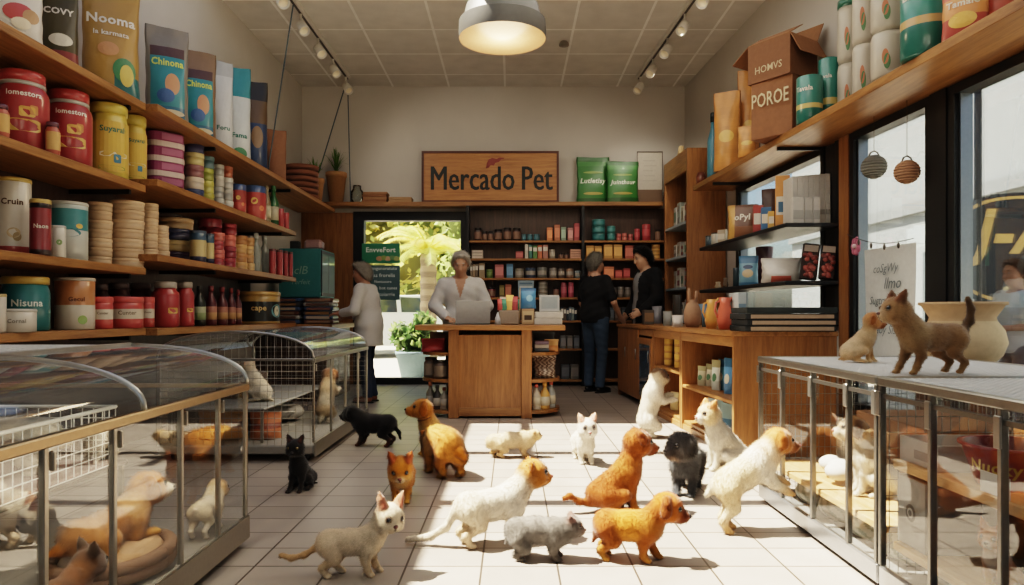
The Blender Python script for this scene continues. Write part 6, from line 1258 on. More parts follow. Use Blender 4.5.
# inside the second case
b_ = MB(); b_.cbox(-2.37, -1.70, 4.80, 6.42, .335, .352, H('8a8a88')); o = b_.build('inner_shelf', 'paint'); tag(o, 'grey inner shelf of the second display case under the white cat', 'shelf')
for yy in (4.82, 6.40):
    for xx in (-2.35, -1.72): mb = MB(); mb.box(xx-.008, xx+.008, yy-.008, yy+.008, .112, .335, STEEL); mb.build('support', 'metal', o)
for i, (x, y, w, h, c, l) in enumerate(((-2.08, 5.0, .30, .20, H('c8871f'), 'yellow food bag at the bottom of the second display case, nearer the shelves'), (-1.76, 5.0, .22, .19, H('b8641f'), 'orange food bag at the bottom of the second display case, nearer the glass front'))):
    o = bag('pet_food_bag', (x, y, .112), w, .14, h, band((0, c), (.4, H('8a3a1c')), (.6, c)), rz=.2); tag(o, l, 'bag')
mb = MB(); mb.ball((0, 0, .10), (.20, .24, .10), H('8a8682'), 18, 10); mb.ball((.1, .1, .07), (.14, .14, .07), H('9a9690'), 14, 8); o = mb.build('grey_blanket', 'cloth', loc=(-1.98, 5.75, .112)); tag(o, 'crumpled grey blanket at the bottom of the second display case', 'blanket')
mb = MB(); mb.cbox(-.16, .16, -.12, .12, 0, .20, H('4a3a30'), ch=.02); o = mb.build('hide_box', 'matte', loc=(-2.1, 5.45, .354)); tag(o, 'dark brown hide box behind the white cat in the second display case', 'box')
# right-hand cages
def cage(label, y0, y1, posts, shelfz, parts):
    xf, xb = 1.33, 2.28; zt = .774; t = empty('wire_cage', ((xf+xb)/2, (y0+y1)/2, 0)); tag(t, label, 'cage'); ox, oy = t.location[0], t.location[1]
    a, b, c, d = xf-ox, xb-ox, y0-oy, y1-oy; GR = H('8f8d88')
    mb = MB(); mb.cbox(a-.006, a+.02, c, d, .02, .095, H('b8bcc0'), ch=.006); mb.build('kick_plate', 'metal', t)
    mb = MB(); mb.cbox(a+.021, b, c, d, .03, .06, H('7a7876')); mb.build('floor_tray', 'paint', t)
    for yy in posts:
        mb = MB(); mb.cbox(a-.008, a+.014, yy-oy-.010, yy-oy+.010, .096, zt-.03, GR, ch=.003); p = mb.build('post', 'metal', t)
        mb = MB(); mb.cbox(a-.016, a-.008, yy-oy-.014, yy-oy+.014, zt-.14, zt-.05, H('b0aea8'), ch=.003); mb.build('hinge', 'metal', p)
    for yy in (c+.012, d-.012): mb = MB(); mb.box(b-.012, b+.012, yy-.012, yy+.012, .0, zt-.03, GR); mb.build('post', 'metal', t)
    for nm_, box_ in (('front_rail', (a-.012, a+.02, c, d, zt-.032, zt)), ('back_rail', (b-.02, b+.012, c, d, zt-.032, zt)), ('end_rail', (a+.02, b-.02, c, c+.025, zt-.03, zt)), ('end_rail', (a+.02, b-.02, d-.025, d, zt-.03, zt))):
        mb = MB(); mb.cbox(*box_, H('b0b0aa'), ch=.005); mb.build(nm_, 'metal', t)
    mb = MB(); grid_wires(mb, (a+.02, c+.02, zt-.006), (b-a-.04, 0, 0), (0, d-c-.04, 0), 34, 46, .0034, H('c4c8ca')); mb.build('top_mesh', 'paint', t)
    mb = MB(); grid_wires(mb, (b, c, .06), (0, d-c, 0), (0, 0, zt-.09), 40, 12, .0018, H('8a8c8c')); mb.build('back_mesh', 'metal', t)
    mb = MB(); grid_wires(mb, (a, d-.004, .06), (b-a, 0, 0), (0, 0, zt-.09), 30, 12, .0018, H('8a8c8c')); mb.build('end_mesh', 'metal', t)
    ps = sorted(posts)
    for k in range(len(ps)-1):
        p = MB(); p.box(a+.001, a+.004, ps[k]-oy+.01, ps[k+1]-oy-.01, .096, zt-.033); p.build('front_pane', 'cageglass', t)
        mb = MB(); mb.box(a-.006, a+.008, ps[k]-oy+.012, ps[k+1]-oy-.012, zt-.075, zt-.06, GR); mb.build('door_bar', 'metal', t)
    for z, th in shelfz:
        mb = MB(); mb.cbox(a+.03, b-.03, c+.03, d-.03, z-th, z, ch=.004); mb.build('shelf', 'woodpale', t)
    return t
cage('wire cage with glass front holding the white puppy, beside the oak counter', 2.54, 3.76, (2.55, 2.77, 3.10, 3.45, 3.75), ((.225, .03),), None)
cage('wire cage with glass front holding the red bowl, nearest the viewer', 1.25, 2.53, (1.26, 1.58, 1.90, 2.22, 2.52), ((.485, .035), (.19, .03)), None)
o = carton('wooden_crate', (1.95, 3.15, .227), .5, .62, .30, H('8a6444'), mat='matte', panel=(.1, .9, H('95704c'))); tag(o, 'brown wooden box at the back of the cage behind the white puppy', 'crate')
for i in range(4):
    o = bag('bedding_bag', (1.50, 2.72+.27*i, .062), .24, .1, .12, lambda f, u, v: H('d8d0bc') if math.sin(u*11+v*17) > -.3 else H('a8a890'), rz=-math.pi/2); tag(o, 'pale patterned bedding bag, %s from the far end under the cage shelf' % ORD[3-i], 'bag', 'bedding bags under the cage shelf')
mb = MB()
for k in range(9): mb.ball((RNG.uniform(-.08, .08), RNG.uniform(-.08, .08), .040+RNG.uniform(0, .02)), (.06, .06, .04), H('d8d4cc'), 10, 7)
o = mb.build('white_blanket', 'cloth', loc=(1.56, 3.26, .232)); tag(o, 'fluffy white blanket in the cage beside the white puppy', 'blanket')
t = empty('white_tray', (1.62, 2.38, .486)); tag(t, 'white paper tray on the upper shelf of the near cage', 'tray')
mb = MB(); w, d, h = .24, .11, .085
for a_ in ((-w, w, -d, -d+.008, 0, h), (-w, w, d-.008, d, 0, h), (-w, -w+.008, -d+.008, d-.008, 0, h), (w-.008, w, -d+.008, d-.008, 0, h), (-w+.008, w-.008, -d+.008, d-.008, 0, .008)): mb.box(*a_, H('c8c4bc'))
mb.build('tray_body', 'paint', t); mb = MB(); mb.box(-w-.002, -w-.0005, -.08, .02, .02, .05, H('9a9690')); mb.build('paper_label', 'paint', t)
t = empty('red_bowl', (1.50, 2.09, .486)); tag(t, 'red metal bowl with yellow lettering in the near cage', 'bowl')
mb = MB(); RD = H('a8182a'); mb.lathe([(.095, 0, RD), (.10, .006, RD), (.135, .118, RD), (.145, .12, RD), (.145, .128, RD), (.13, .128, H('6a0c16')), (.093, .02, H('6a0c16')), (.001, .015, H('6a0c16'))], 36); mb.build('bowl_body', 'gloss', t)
def conef(u, v): 
    z = .062+v; r = .10+.035*(z/.118)+.0025; a_ = -1.05+u/r; return (r*math.sin(a_), -r*math.cos(a_), z)
letter(t, 'Nudky', .15, conef, H('d8b030'), .02, .2)
mb = MB(); mb.cbox(-.002, .002, -.06, .06, 0, .06, H('d8d4cc'), ch=.0008); o = mb.build('price_card', 'paint', loc=(1.366, 1.98, .487)); tag(o, 'small white price card standing before the red bowl', 'card')
o = carton('grey_box', (1.50, 2.42, .192), .17, .24, .24, H('a09c94'), rz=-math.pi/2); tag(o, 'grey cardboard box with round dark emblem in the near cage', 'box')
mb = MB(); ring = [(.03*math.cos(i*.314), -.1225, .12+.03*math.sin(i*.314)) for i in range(20)]; mb.add(ring, [tuple(range(20))], H('5a5854')); mb.add([(x*.6, y-.001, .12+(z-.12)*.6) for x, y, z in ring], [tuple(range(20))], H('b8b4ac')); mb.add([(x*.35, y-.002, .12+(z-.12)*.35) for x, y, z in ring], [tuple(range(20))], H('5a5854')); mb.build('round_emblem', 'paint', o)
mb = MB(); mb.lathe([(.08, 0, H('2a2826')), (.105, .22, H('302e2c')), (.11, .22, H('302e2c')), (.11, .235, H('302e2c')), (.10, .235, H('141312')), (.07, .03, H('141312')), (.001, .03, H('141312'))], 28); o = mb.build('dark_bin', 'paint', loc=(1.60, 2.20, .192)); tag(o, 'round dark bin behind the orange kitten in the near cage', 'bin')
# clay pot on a stand between cage and window
px_, py_ = 2.52, 3.92
mb = MB(); mb.cbox(-.17, .17, -.17, .17, 0, .70, H('5a4434')); o = mb.build('plant_stand', 'wooddark', loc=(px_, py_, 0)); tag(o, 'dark wooden stand under the large clay pot behind the cages', 'stand')
mb = MB(); CP = H('b89a74'); CQ = H('c8b08a'); mb.lathe([(.12, 0, CQ), (.19, .07, CQ), (.215, .14, CQ), (.20, .21, CQ), (.165, .26, CP), (.16, .28, CP), (.20, .345, CP), (.215, .35, CP), (.215, .365, CP), (.19, .365, H('6a543c')), (.15, .28, H('6a543c')), (.001, .25, H('6a543c'))], 40)
o = mb.build('clay_pot', 'matte', loc=(px_, py_, .701)); tag(o, 'large pale clay pot with wide rim by the side window', 'pot')
# ================================================================== ANIMALS
def at(x, s): return ((x-512)/s, F/s)
D_ = math.radians
POSE['lean'] = dict(POSE['stand'], head=(.56, 0, 1.58)); POSE['stk'] = dict(POSE['stand'], head=(.72, 0, .98), neck=(.5, 0, .84)); POSE['stk2'] = dict(POSE['stand'], head=(.62, 0, 1.22), neck=(.46, 0, .90)); POSE['pup'] = dict(POSE['stand'], head=(.76, 0, 1.10), neck=(.48, 0, .86))
CREAM = dict(body=H('d6c2a4'), head=H('d8c6aa'), back=H('d2bc9e'), rump=H('d2bc9e'), ear=H('b08468'), inner=H('b8624a'), nose=H('6a352c'), leg=H('c8ac88'), paw=H('d4bc9a'), tail=H('b8966e'), muzzle=H('d6c4a6'), rim=H('5a3c2c'))
GOLDP = dict(body=H('b8762c'), head=H('bd7e34'), muzzle=H('b87a34'), ear=H('9a5a1e'), belly=H('d8a860'), leg=H('c98c3c'), paw=H('d6a050'), chest=H('d8a458'), tail=H('b8701f'))
BROWN = dict(body=H('8c4a12'), head=H('925016'), muzzle=H('7a4412'), ear=H('7c400e'), belly=H('b88038'), leg=H('94561a'), paw=H('a87434'), chest=H('9c6020'), tail=H('864810'))
WHT = dict(body=H('e6dccb'), head=H('e8dfd0'), back=H('e2d5c0'), ear=H('d9b8a0'), inner=H('d08a78'), nose=H('a05a50'), leg=H('e0d4c0'), tail=H('e0d2bc'), rim=H('6a5a50'))
def C_(base, **k): d = dict(base); d.update(k); return d
def place(fn_args, x, s, z=0): pass
# 1 cream kitten, front
X, Y = at(346, 261)
def A_(*a, **k): return animal(*a, **k)
A_('kitten', 'cream kitten with pink ears and thin tail walking nearest the viewer', 'kitten', (X+.015, Y, 0), D_(4), .185, 'stand', CREAM, head=(D_(-56), D_(-6), D_(-6)), hs=1.42, ml=.05, mr=.10, ears='pointy', fat=.95, leg=.98, furlen=.045, fur=1.2, eye=.95, earscale=1.0,
  tail=[(-.66, 0, .60), (-.92, 0, .44), (-1.18, 0, .38), (-1.40, .02, .44)], tailr=(.065, .05), FL=[(.42, .14, .56), (.42, .15, .36), (.52, .14, .14), (.58, .14, .05)], FR=[(.42, -.14, .56), (.34, -.15, .36), (.38, -.14, .14), (.43, -.14, .05)], BL=[(-.42, .15, .6), (-.24, .18, .38), (-.36, .16, .2), (-.2, .16, .05)])
# 2 orange kitten facing the viewer
X, Y = at(399, 190); A_('kitten', 'orange kitten facing the viewer behind the cream kitten', 'kitten', (X, Y+.1, 0), D_(-84), .20, 'stk', C_(GOLDP, head=H('c8802c'), muzzle=H('e0c8a0'), cheek=H('d8a868'), chest=H('d8b078'), ear=H('a0561e'), inner=H('b05a3a'), nose=H('8a4034'), chin=H('e6d4b8')), head=(0, D_(-20), 0), hs=1.5, ml=.06, mr=.10, ears='pointy', earscale=.75, fat=1.0, furlen=.055, tail=[(-.65, 0, .75), (-.8, .1, .9)], eye=.9)
# 3 golden sitting puppy looking left
X, Y = at(428, 141); A_('puppy', 'golden puppy with thin collar sitting and looking toward the cases', 'puppy', (X+.05, Y, 0), D_(208), .235, 'sit', C_(GOLDP, chest=H('e0b878'), head=H('c98a3c'), ear=H('a8641f')), head=(D_(-14), D_(8), 0), hs=1.3, furlen=.08, tail=[(-.5, .1, .12), (-.75, .2, .08)])
mb = MB(); mb.tube([(.22*.235*math.cos(i*.35)*1.05, .22*.235*math.sin(i*.35)*1.05, .1*.22*.235*math.cos(i*.35)) for i in range(19)], .005, H('7a4a1c'), 6); col_o = mb.build('collar', 'cloth', bpy.data.objects['puppy'], loc=(.31*.235, 0, 1.16*.235)); col_o.rotation_euler = (0, D_(28), 0)
# 4 orange fluffy animal seen from behind
X, Y = at(442, 163)
A_('kitten', 'fluffy ginger kitten seen from behind beside the golden puppy', 'kitten', (X, Y+.05, 0), D_(122), .29, 'low', C_(GOLDP, body=H('cf8f45'), back=H('d89a50'), rump=H('cc8a40'), leg=H('b87a34'), belly=H('d8b080'), head=H('c88838')), head=(0, D_(-15), 0), hs=.72, ml=.06, mr=.09, ears='round', fat=1.18, leg=.95, tail=[(-.58, -.08, .6), (-.70, -.14, .48)], tailr=(.1, .07), furlen=.075, hip=(-.32, 0, .68), belly=(0, 0, .70), chest=(.26, 0, .62),
  BL=[(-.34, .16, .5), (-.22, .2, .32), (-.36, .18, .16), (-.26, .18, .06)], FL=[(.3, .17, .45), (.26, .18, .28), (.3, .17, .12), (.36, .17, .06)])
# 5 pale guinea-pig like animal
X, Y = at(516, 143); A_('rabbit', 'pale cream rabbit running toward the window side in front of the desk', 'rabbit', (X-.02, Y, 0), D_(2), .215, 'low', C_(WHT, body=H('d9bf9a'), back=H('dcc4a2'), head=H('d8b888'), ear=H('caa077'), leg=H('c9a578')), head=(0, D_(4), 0), hs=.78, ml=.08, mr=.11, ears='round', fat=.92, leg=.82, tail=[(-.66, 0, .5), (-.84, 0, .34)], furlen=.07, hip=(-.62, 0, .50), belly=(-.1, 0, .56), chest=(.34, 0, .52), BL=[(-.62, .16, .4), (-.45, .2, .24), (-.68, .18, .14), (-.6, .18, .05)])
# 6 white kitten facing the viewer
X, Y = at(583, 150); A_('kitten', 'white kitten with pink ears facing the viewer in the sunlight', 'kitten', (X+.01, Y+.08, 0), D_(-84), .205, 'stk2', WHT, head=(D_(4), D_(-4), 0), hs=1.4, ml=.07, mr=.10, ears='pointy', earscale=.8, fat=.95, furlen=.06, tail=[(-.6, 0, .7), (-.7, .15, .5)], FL=[(.42, .13, .58), (.36, .15, .36), (.44, .17, .14), (.5, .17, .05)], FR=[(.42, -.13, .58), (.33, -.15, .36), (.38, -.14, .14), (.42, -.14, .05)],
  hspots=(((.18, .09, .06), .05, H('7a6a60')), ((.18, -.09, .06), .05, H('7a6a60'))))
# 7 white puppy with orange head
X, Y = at(490, 232); A_('kitten', 'white cat with orange head and long white tail walking to the window side', 'cat', (X+.005, Y+.04, 0), D_(22), .245, 'stand', C_(WHT, head=H('c07a2c'), muzzle=H('b87838'), ear=H('a8621c'), neck=H('e0cdb0'), leg=H('d8c0a0'), inner=H('b0683a'), rump=H('e2d2b8')), head=(D_(-16), D_(2), 0), hs=1.22, ml=.10, mr=.105, ears='round', earscale=.95, fat=.98, leg=.95, furlen=.05, tail=[(-.66, .02, .62), (-.82, .10, .34), (-1.05, .26, .16), (-1.4, .46, .10)], tailr=(.075, .05), neck=(.50, 0, .90), chest=(.36, 0, .72), FL=[(.40, .14, .58), (.44, .15, .36), (.56, .14, .14), (.62, .14, .05)])
# 8 grey animal
X, Y = at(550, 243)
A_('kitten', 'grey kitten crouching low beside the brown puppy', 'kitten', (X-.05, Y-.02, 0), D_(-6), .19, 'low', dict(body=H('6b6660'), back=H('75706a'), head=H('625c56'), muzzle=H('7a6a62'), ear=H('7a6058'), inner=H('9a7468'), leg=H('56504a'), nose=H('5a4440')), hs=1.0, ml=.10, mr=.11, ears='pointy', earscale=.6, fat=1.0, leg=.95, tail=[(-.62, 0, .42), (-.7, 0, .3)], furlen=.055, hip=(-.46, 0, .60), belly=(-.05, 0, .64), chest=(.36, 0, .56))
# 9 brown sitting puppy with long tail
X, Y = at(618, 200)
A_('puppy', 'orange-brown puppy with long tail sitting behind the standing brown puppy', 'puppy', (X+.005, Y+.04, 0), D_(4), .245, 'sit', C_(BROWN, muzzle=H('7a3e12')), head=(D_(2), D_(-6), 0), hs=1.28, ml=.15, mr=.12, ears='semi', furlen=.05, tail=[(-.58, .0, .2), (-.80, -.04, .24), (-1.0, -.06, .36), (-1.12, -.02, .30)], tailr=(.07, .05), hip=(-.40, 0, .38), belly=(-.12, 0, .58), chest=(.18, 0, .80), neck=(.26, 0, 1.02))
# 10 brown puppy standing
X, Y = at(638, 243); A_('puppy', 'rusty brown puppy standing in profile, lowest in the sunny patch', 'puppy', (X-.045, Y-.03, 0), D_(-12), .205, 'pup', C_(BROWN, muzzle=H('6a3412'), head=H('b3641c'), back=H('c07828')), head=(D_(-4), D_(-10), 0), hs=1.32, ml=.14, mr=.125, ears='floppy', earscale=.85, fat=1.08, leg=1.05, furlen=.05, tail=[(-.62, 0, .5), (-.7, .05, .3)], neck=(.46, 0, .84), FL=[(.42, .15, .58), (.40, .16, .36), (.52, .15, .14), (.58, .15, .06)], FR=[(.40, -.15, .56), (.30, -.16, .36), (.30, -.15, .14), (.36, -.15, .06)])
# 11 white cat upright against the counter
X, Y = at(652, 122); A_('cat', 'white cat with brown mask standing upright with paw on the counter', 'cat', (X-.03, Y-.05, 0), D_(12), .285, 'rear', C_(WHT, head=H('d8c4a8'), ear=H('6a5040'), muzzle=H('a88868')), head=(D_(4), D_(2), 0), hs=1.1, ml=.10, mr=.105, ears='semi', earscale=.9, fat=.92, furlen=.055, tail=[(-.3, 0, .2), (-.5, 0, .1)],
  hspots=(((.13, .13, .08), .15, H('6b4c38')), ((.13, -.13, .08), .15, H('6b4c38')), ((-.1, 0, .18), .14, H('8a6a50'))), FR=[(.16, -.14, 1.14), (.38, -.15, 1.04), (.62, -.12, 1.06), (.70, -.12, 1.08)])
# 12 dark grey puppy
X, Y = at(688, 182); A_('puppy', 'dark blue-grey puppy with pale chin nose to nose with the brown puppy', 'puppy', (X+.02, Y+.10, 0), D_(-112), .265, 'pup', dict(body=H('4a4a4c'), back=H('4e4c4a'), head=H('3c3a3a'), chest=H('5c5e62'), ear=H('2e2a28'), muzzle=H('4a4442'), chin=H('b89a80'), leg=H('46484c'), rump=H('322824'), cheek=H('5a5654')), head=(D_(-42), D_(2), 0), hs=1.3, ml=.12, mr=.125, ears='floppy', earscale=.75, fat=.92, leg=1.0, furlen=.075, tail=[(-.62, 0, .55), (-.68, 0, .4)])
# 13 white-cream sitting cat looking left
X, Y = at(722, 156)
A_('puppy', 'white puppy with tan cheeks sitting between the dark puppy and cages', 'puppy', (X+.02, Y+.02, 0), D_(192), .25, 'sit', C_(WHT, head=H('e0c49a'), ear=H('c89058'), muzzle=H('eadfd0'), inner=H('c07a58')), head=(D_(6), 0, 0), hs=1.22, ml=.12, mr=.11, ears='pointy', earscale=.75, furlen=.07, tail=[(-.55, -.1, .14), (-.8, -.2, .08)], hip=(-.42, 0, .34), belly=(-.16, 0, .60), chest=(.12, 0, .84))
# 14 white tan puppy with paws on the cage
X, Y = at(745, 217)
A_('puppy', 'white puppy with tan head and hind legs leaning its paws on the cage', 'puppy', (X+.012, Y, 0), D_(4), .265, 'lean', C_(WHT, head=H('b8793a'), ear=H('9a5a24'), muzzle=H('7a4a28'), back=H('e0cba8'), rump=H('d8c09a'), neck=H('c89a60'), leg=H('dcc8aa'), paw=H('c8a070'), chest=H('e8ddcc')), head=(D_(-4), D_(-6), 0), hs=1.0, ml=.17, mr=.12, ears='floppy', earscale=.85, fat=.92, leg=.95, furlen=.05, tail=[(-.56, .05, .80), (-.68, .1, .62)], tailr=(.08, .05),
  hip=(-.36, 0, .84), belly=(-.08, 0, 1.0), chest=(.20, 0, 1.16), neck=(.34, 0, 1.36), BL=[(-.36, .14, .74), (-.24, .17, .46), (-.40, .15, .22), (-.24, .15, .05)], BR=[(-.38, -.14, .74), (-.32, -.17, .46), (-.50, -.15, .22), (-.40, -.15, .05)], FL=[(.26, .14, 1.04), (.46, .15, .92), (.66, .13, .84), (.73, .13, .80)], FR=[(.24, -.14, 1.02), (.40, -.15, .86), (.62, -.13, .74), (.69, -.13, .68)])
# 15 puppy inside the right cage
A_('puppy', 'white puppy with brown ears sitting inside the cage looking out', 'puppy', (1.545, 2.99, .226), D_(172), .195, 'sit', C_(WHT, head=H('c49a68'), ear=H('7a4e2c'), muzzle=H('e4d6c2'), cheek=H('e0d0b8')), head=(D_(-4), D_(6), 0), hs=1.3, ml=.12, mr=.115, ears='floppy', earscale=.8, furlen=.07, fat=1.05, tail=[(-.5, .1, .1), (-.7, .15, .06)])
# 16, 17 on top of the cages
CTZ = .7725
A_('puppy', 'pale tan puppy sitting on top of the far wire cage', 'puppy', (1.64, 3.30, CTZ), D_(-14), .138, 'sit', C_(CREAM, head=H('b8865a'), muzzle=H('8a5a3c'), ear=H('9a6238'), body=H('b89a74'), leg=H('b08a60'), chest=H('c4ac8c')), head=(D_(-12), D_(-8), 0), hs=1.3, ml=.11, mr=.115, ears='floppy', earscale=.75, fat=1.08, leg=.9, furlen=.06, hip=(-.36, 0, .36), belly=(-.12, 0, .56), chest=(.16, 0, .78), neck=(.28, 0, .96), tail=[(-.5, 0, .14), (-.66, 0, .1)], FL=[(.26, .15, .72), (.34, .16, .44), (.42, .15, .14), (.50, .15, .06)], FR=[(.22, -.15, .72), (.22, -.16, .44), (.22, -.15, .14), (.28, -.15, .06)])
A_('kitten', 'tan kitten with raised dark tail standing on top of the cages', 'kitten', (1.60, 2.66, CTZ), D_(192), .205, 'stand', dict(body=H('8a6c4e'), back=H('826448'), head=H('9a7a58'), muzzle=H('b8a084'), ear=H('6a4a36'), inner=H('8a5a44'), leg=H('7c5c40'), paw=H('94744f'), tail=H('54402e'), chest=H('a58c6c'), belly=H('a0866a'), nose=H('6a4038')), head=(D_(-10), D_(2), 0), hs=1.12, ml=.10, mr=.11, ears='pointy', earscale=.85, fat=.86, leg=.80, furlen=.045, tail=[(-.64, 0, .80), (-.80, 0, .98), (-.84, 0, 1.2), (-.76, 0, 1.40)], tailr=(.075, .05),
  neck=(.54, 0, .90), FL=[(.42, .14, .58), (.40, .16, .36), (.48, .14, .14), (.54, .14, .05)], FR=[(.42, -.14, .58), (.46, -.16, .36), (.60, -.14, .14), (.66, -.14, .05)])
# 18 black puppy at the second case
X, Y = at(360, 132); BLKD = dict(body=H('211f1f'), back=H('262324'), head=H('1c1a1a'), ear=H('171515'), leg=H('2a2523'), paw=H('6a4636'), muzzle=H('2c2624'))
POSE['blk'] = dict(POSE['stand'], head=(.74, 0, .98), neck=(.5, 0, .84))
A_('puppy', 'black puppy with nose against the second display case', 'puppy', (X+.11, Y, 0), D_(172), .25, 'blk', BLKD, head=(D_(4), D_(-2), 0), hs=1.1, ml=.12, mr=.12, ears='floppy', earscale=.7, fat=1.0, leg=.9, furlen=.05, tail=[(-.62, 0, .6), (-.76, 0, .44), (-.80, 0, .26)], tailr=(.06, .04))
# 19 black kitten
X, Y = at(300, 178); A_('kitten', 'black kitten facing the viewer beside the second display case', 'kitten', (X-.01, Y+.06, 0), D_(-100), .175, 'sit', C_(BLKD, inner=H('5a3a34'), paw=H('2a2523')), head=(D_(8), D_(-4), 0), hs=1.3, ml=.07, mr=.10, ears='pointy', earscale=.8, furlen=.055, tail=[(-.5, 0, .1), (-.7, .2, .06)], eyecol=H('6a5a28'), eye=.95, FL=[(.26, .14, .72), (.30, .16, .44), (.38, .16, .14), (.46, .16, .05)], FR=[(.22, -.14, .72), (.28, -.16, .44), (.42, -.18, .14), (.52, -.19, .05)], belly=(-.07, 0, .54), chest=(.18, 0, .78), neck=(.26, 0, .96))
# 20, 21 inside the second case
POSE['sit2'] = dict(POSE['sit'], head=(.36, 0, 1.26), neck=(.22, 0, .98), chest=(.14, 0, .78), belly=(-.1, 0, .56))
A_('cat', 'white cat sitting on the inner shelf of the second display case', 'cat', (-1.90, 5.20, .353), D_(172), .20, 'sit2', C_(WHT, head=H('cbb8a0'), body=H('d0c6b8')), head=(D_(-8), D_(14), 0), hs=1.2, ml=.08, mr=.10, ears='round', earscale=.8, furlen=.08, fat=1.1, tail=[(-.5, 0, .1), (-.7, .1, .06)])
A_('puppy', 'fluffy tan and white puppy upright behind the glass of the second case', 'puppy', (-1.52, 5.72, .112), D_(75), .225, 'rear', C_(WHT, head=H('8a5a34'), ear=H('6a4024'), chest=H('c8b090'), body=H('c4ac8c')), head=(D_(20), D_(6), 0), hs=1.1, ml=.10, ears='floppy', earscale=.8, furlen=.09, tail=[(-.3, 0, .2), (-.4, 0, .1)])
# inside the big case
A_('rabbit', 'white rabbit with pink ear lying in the wire basket', 'rabbit', (-1.86, 2.60, .406), D_(192), .235, 'low', C_(WHT, inner=H('d88a78'), ear=H('dcc4b4')), head=(0, D_(-8), 0), hs=.85, ml=.07, mr=.12, ears='rabbit', furlen=.07, fat=1.15, tail=[(-.68, 0, .5), (-.76, 0, .5)], tailr=(.12, .09))
A_('puppy', 'tan puppy with white muzzle lying in the woven bed of the big case', 'puppy', (-1.38, 2.38, .20), D_(76), .23, 'lie', C_(GOLDP, body=H('a5713f'), back=H('9a6636'), head=H('b87a3c'), muzzle=H('e0d0b4'), chin=H('e8dcc8'), chest=H('c8a070')), head=(D_(-24), D_(4), 0), hs=1.2, ml=.14, ears='floppy', earscale=.8, furlen=.06, tail=[(-.7, .1, .2), (-.85, .25, .14)], FL=[(.36, .16, .30), (.40, .17, .18), (.52, .15, .14), (.62, .15, .12)], BL=[(-.40, .18, .3), (-.2, .24, .28), (-.4, .22, .16), (-.2, .22, .14)])
def xf_(x, X): s = (x-512)/X; return F/s
A_('puppy', 'cream puppy standing at the glass near the far end of the big case', 'puppy', (-1.235, 2.83, .112), D_(92), .16, 'blk', C_(WHT, body=H('d8c8ac'), head=H('cfb490'), ear=H('b8946a')), head=(D_(-30), D_(-6), 0), hs=1.1, ml=.12, mr=.11, ears='floppy', earscale=.7, furlen=.05, fat=.80, leg=.8, tail=[(-.6, 0, .7), (-.72, 0, .8)], tailr=(.06, .04))
A_('kitten', 'brown tabby kitten by the glass of the big case, second from the far end', 'kitten', (-1.26, 1.93, .112), D_(80), .165, 'blk', dict(body=H('7a5232'), back=H('6d482c'), head=H('5a4030'), ear=H('3c2a22'), leg=H('6a4830'), muzzle=H('8a6a4c'), inner=H('7a5040')), head=(D_(-20), 0, 0), hs=1.2, ml=.07, mr=.1, ears='pointy', earscale=.9, furlen=.05, fat=.85, leg=.85, tail=[(-.62, 0, .66), (-.8, .05, .8), (-.88, .05, 1.0)], tailr=(.06, .04))
A_('kitten', 'darker brown kitten by the glass of the big case, nearest the viewer', 'kitten', (-1.26, 1.47, .112), D_(75), .165, 'blk', dict(body=H('6a4428'), back=H('5e3c24'), head=H('64452f'), ear=H('3a2820'), leg=H('5a3c26'), muzzle=H('7a5a40'), inner=H('6a4034')), head=(D_(-10), 0, 0), hs=1.2, ml=.07, mr=.1, ears='pointy', earscale=.9, furlen=.05, fat=.85, leg=.85, tail=[(-.62, 0, .66), (-.8, .05, .8), (-.88, .05, 1.0)], tailr=(.06, .04))
# orange kitten low in the near cage
A_('kitten', 'orange and white kitten sitting low in the near cage', 'kitten', (1.42, 2.03, .192), D_(205), .115, 'sit', C_(GOLDP, body=H('b06a2c'), head=H('b86c2a'), muzzle=H('e0d0bc'), chest=H('e0d4c4'), inner=H('b06848'), ear=H('a8582a')), head=(D_(10), 0, 0), hs=1.25, ml=.07, mr=.10, ears='pointy', earscale=1.0, furlen=.06, tail=[(-.4, .1, .1), (-.5, .15, .06)])
# ================================================================== PEOPLE (facing +x, metres, feet at z = 0)
def finger(base, d, up, L, r, curl, col):
    """three-jointed finger that bends toward -up"""
    base, d, up = np.array(base, float), np.array(d, float), np.array(up, float); pts = [base]; a = 0
    for k, f in enumerate((.45, .32, .23)):
        a += curl*(.6 if k == 0 else 1); dd = d*math.cos(a)-up*math.sin(a); pts.append(pts[-1]+dd*L*f)
    return chain(pts, [r, r*.95, r*.88, r*.72], col, k=.004)
def hand(wrist, d, up, side, col, curl=.45, sc=1.0):
    """palm, four fingers and a thumb; d = pointing direction, up = back of the hand, side = toward the thumb"""
    w, d, up, sd = [np.array(v, float) for v in (wrist, d, up, side)]; d /= np.linalg.norm(d); up = up-(up@d)*d; up /= np.linalg.norm(up); sd = np.cross(up, d)*np.sign(np.cross(up, d)@sd+1e-9)
    P = []; R = np.stack([d, sd, up], 1)
    P.append(ell(w+d*.055*sc, (.055*sc, .042*sc, .017*sc), col, R, k=.012))
    P.append(cap(w-d*.01, w+d*.03*sc, .026*sc, .026*sc, col, k=.02))
    for i, (o, L) in enumerate(((.030, .070), (.010, .078), (-.010, .072), (-.029, .058))):
        P += finger(w+d*.095*sc+sd*o*sc, d+sd*o*2, up, L*sc, .0085*sc, curl, col)
    td = d*.6+sd*.75-up*.2; td /= np.linalg.norm(td); P += chain([w+d*.03*sc+sd*.032*sc, w+d*.05*sc+sd*.055*sc-up*.006, w+d*.088*sc+sd*.060*sc-up*.02*sc], [.013*sc, .011*sc, .008*sc], col, k=.008)
    return P
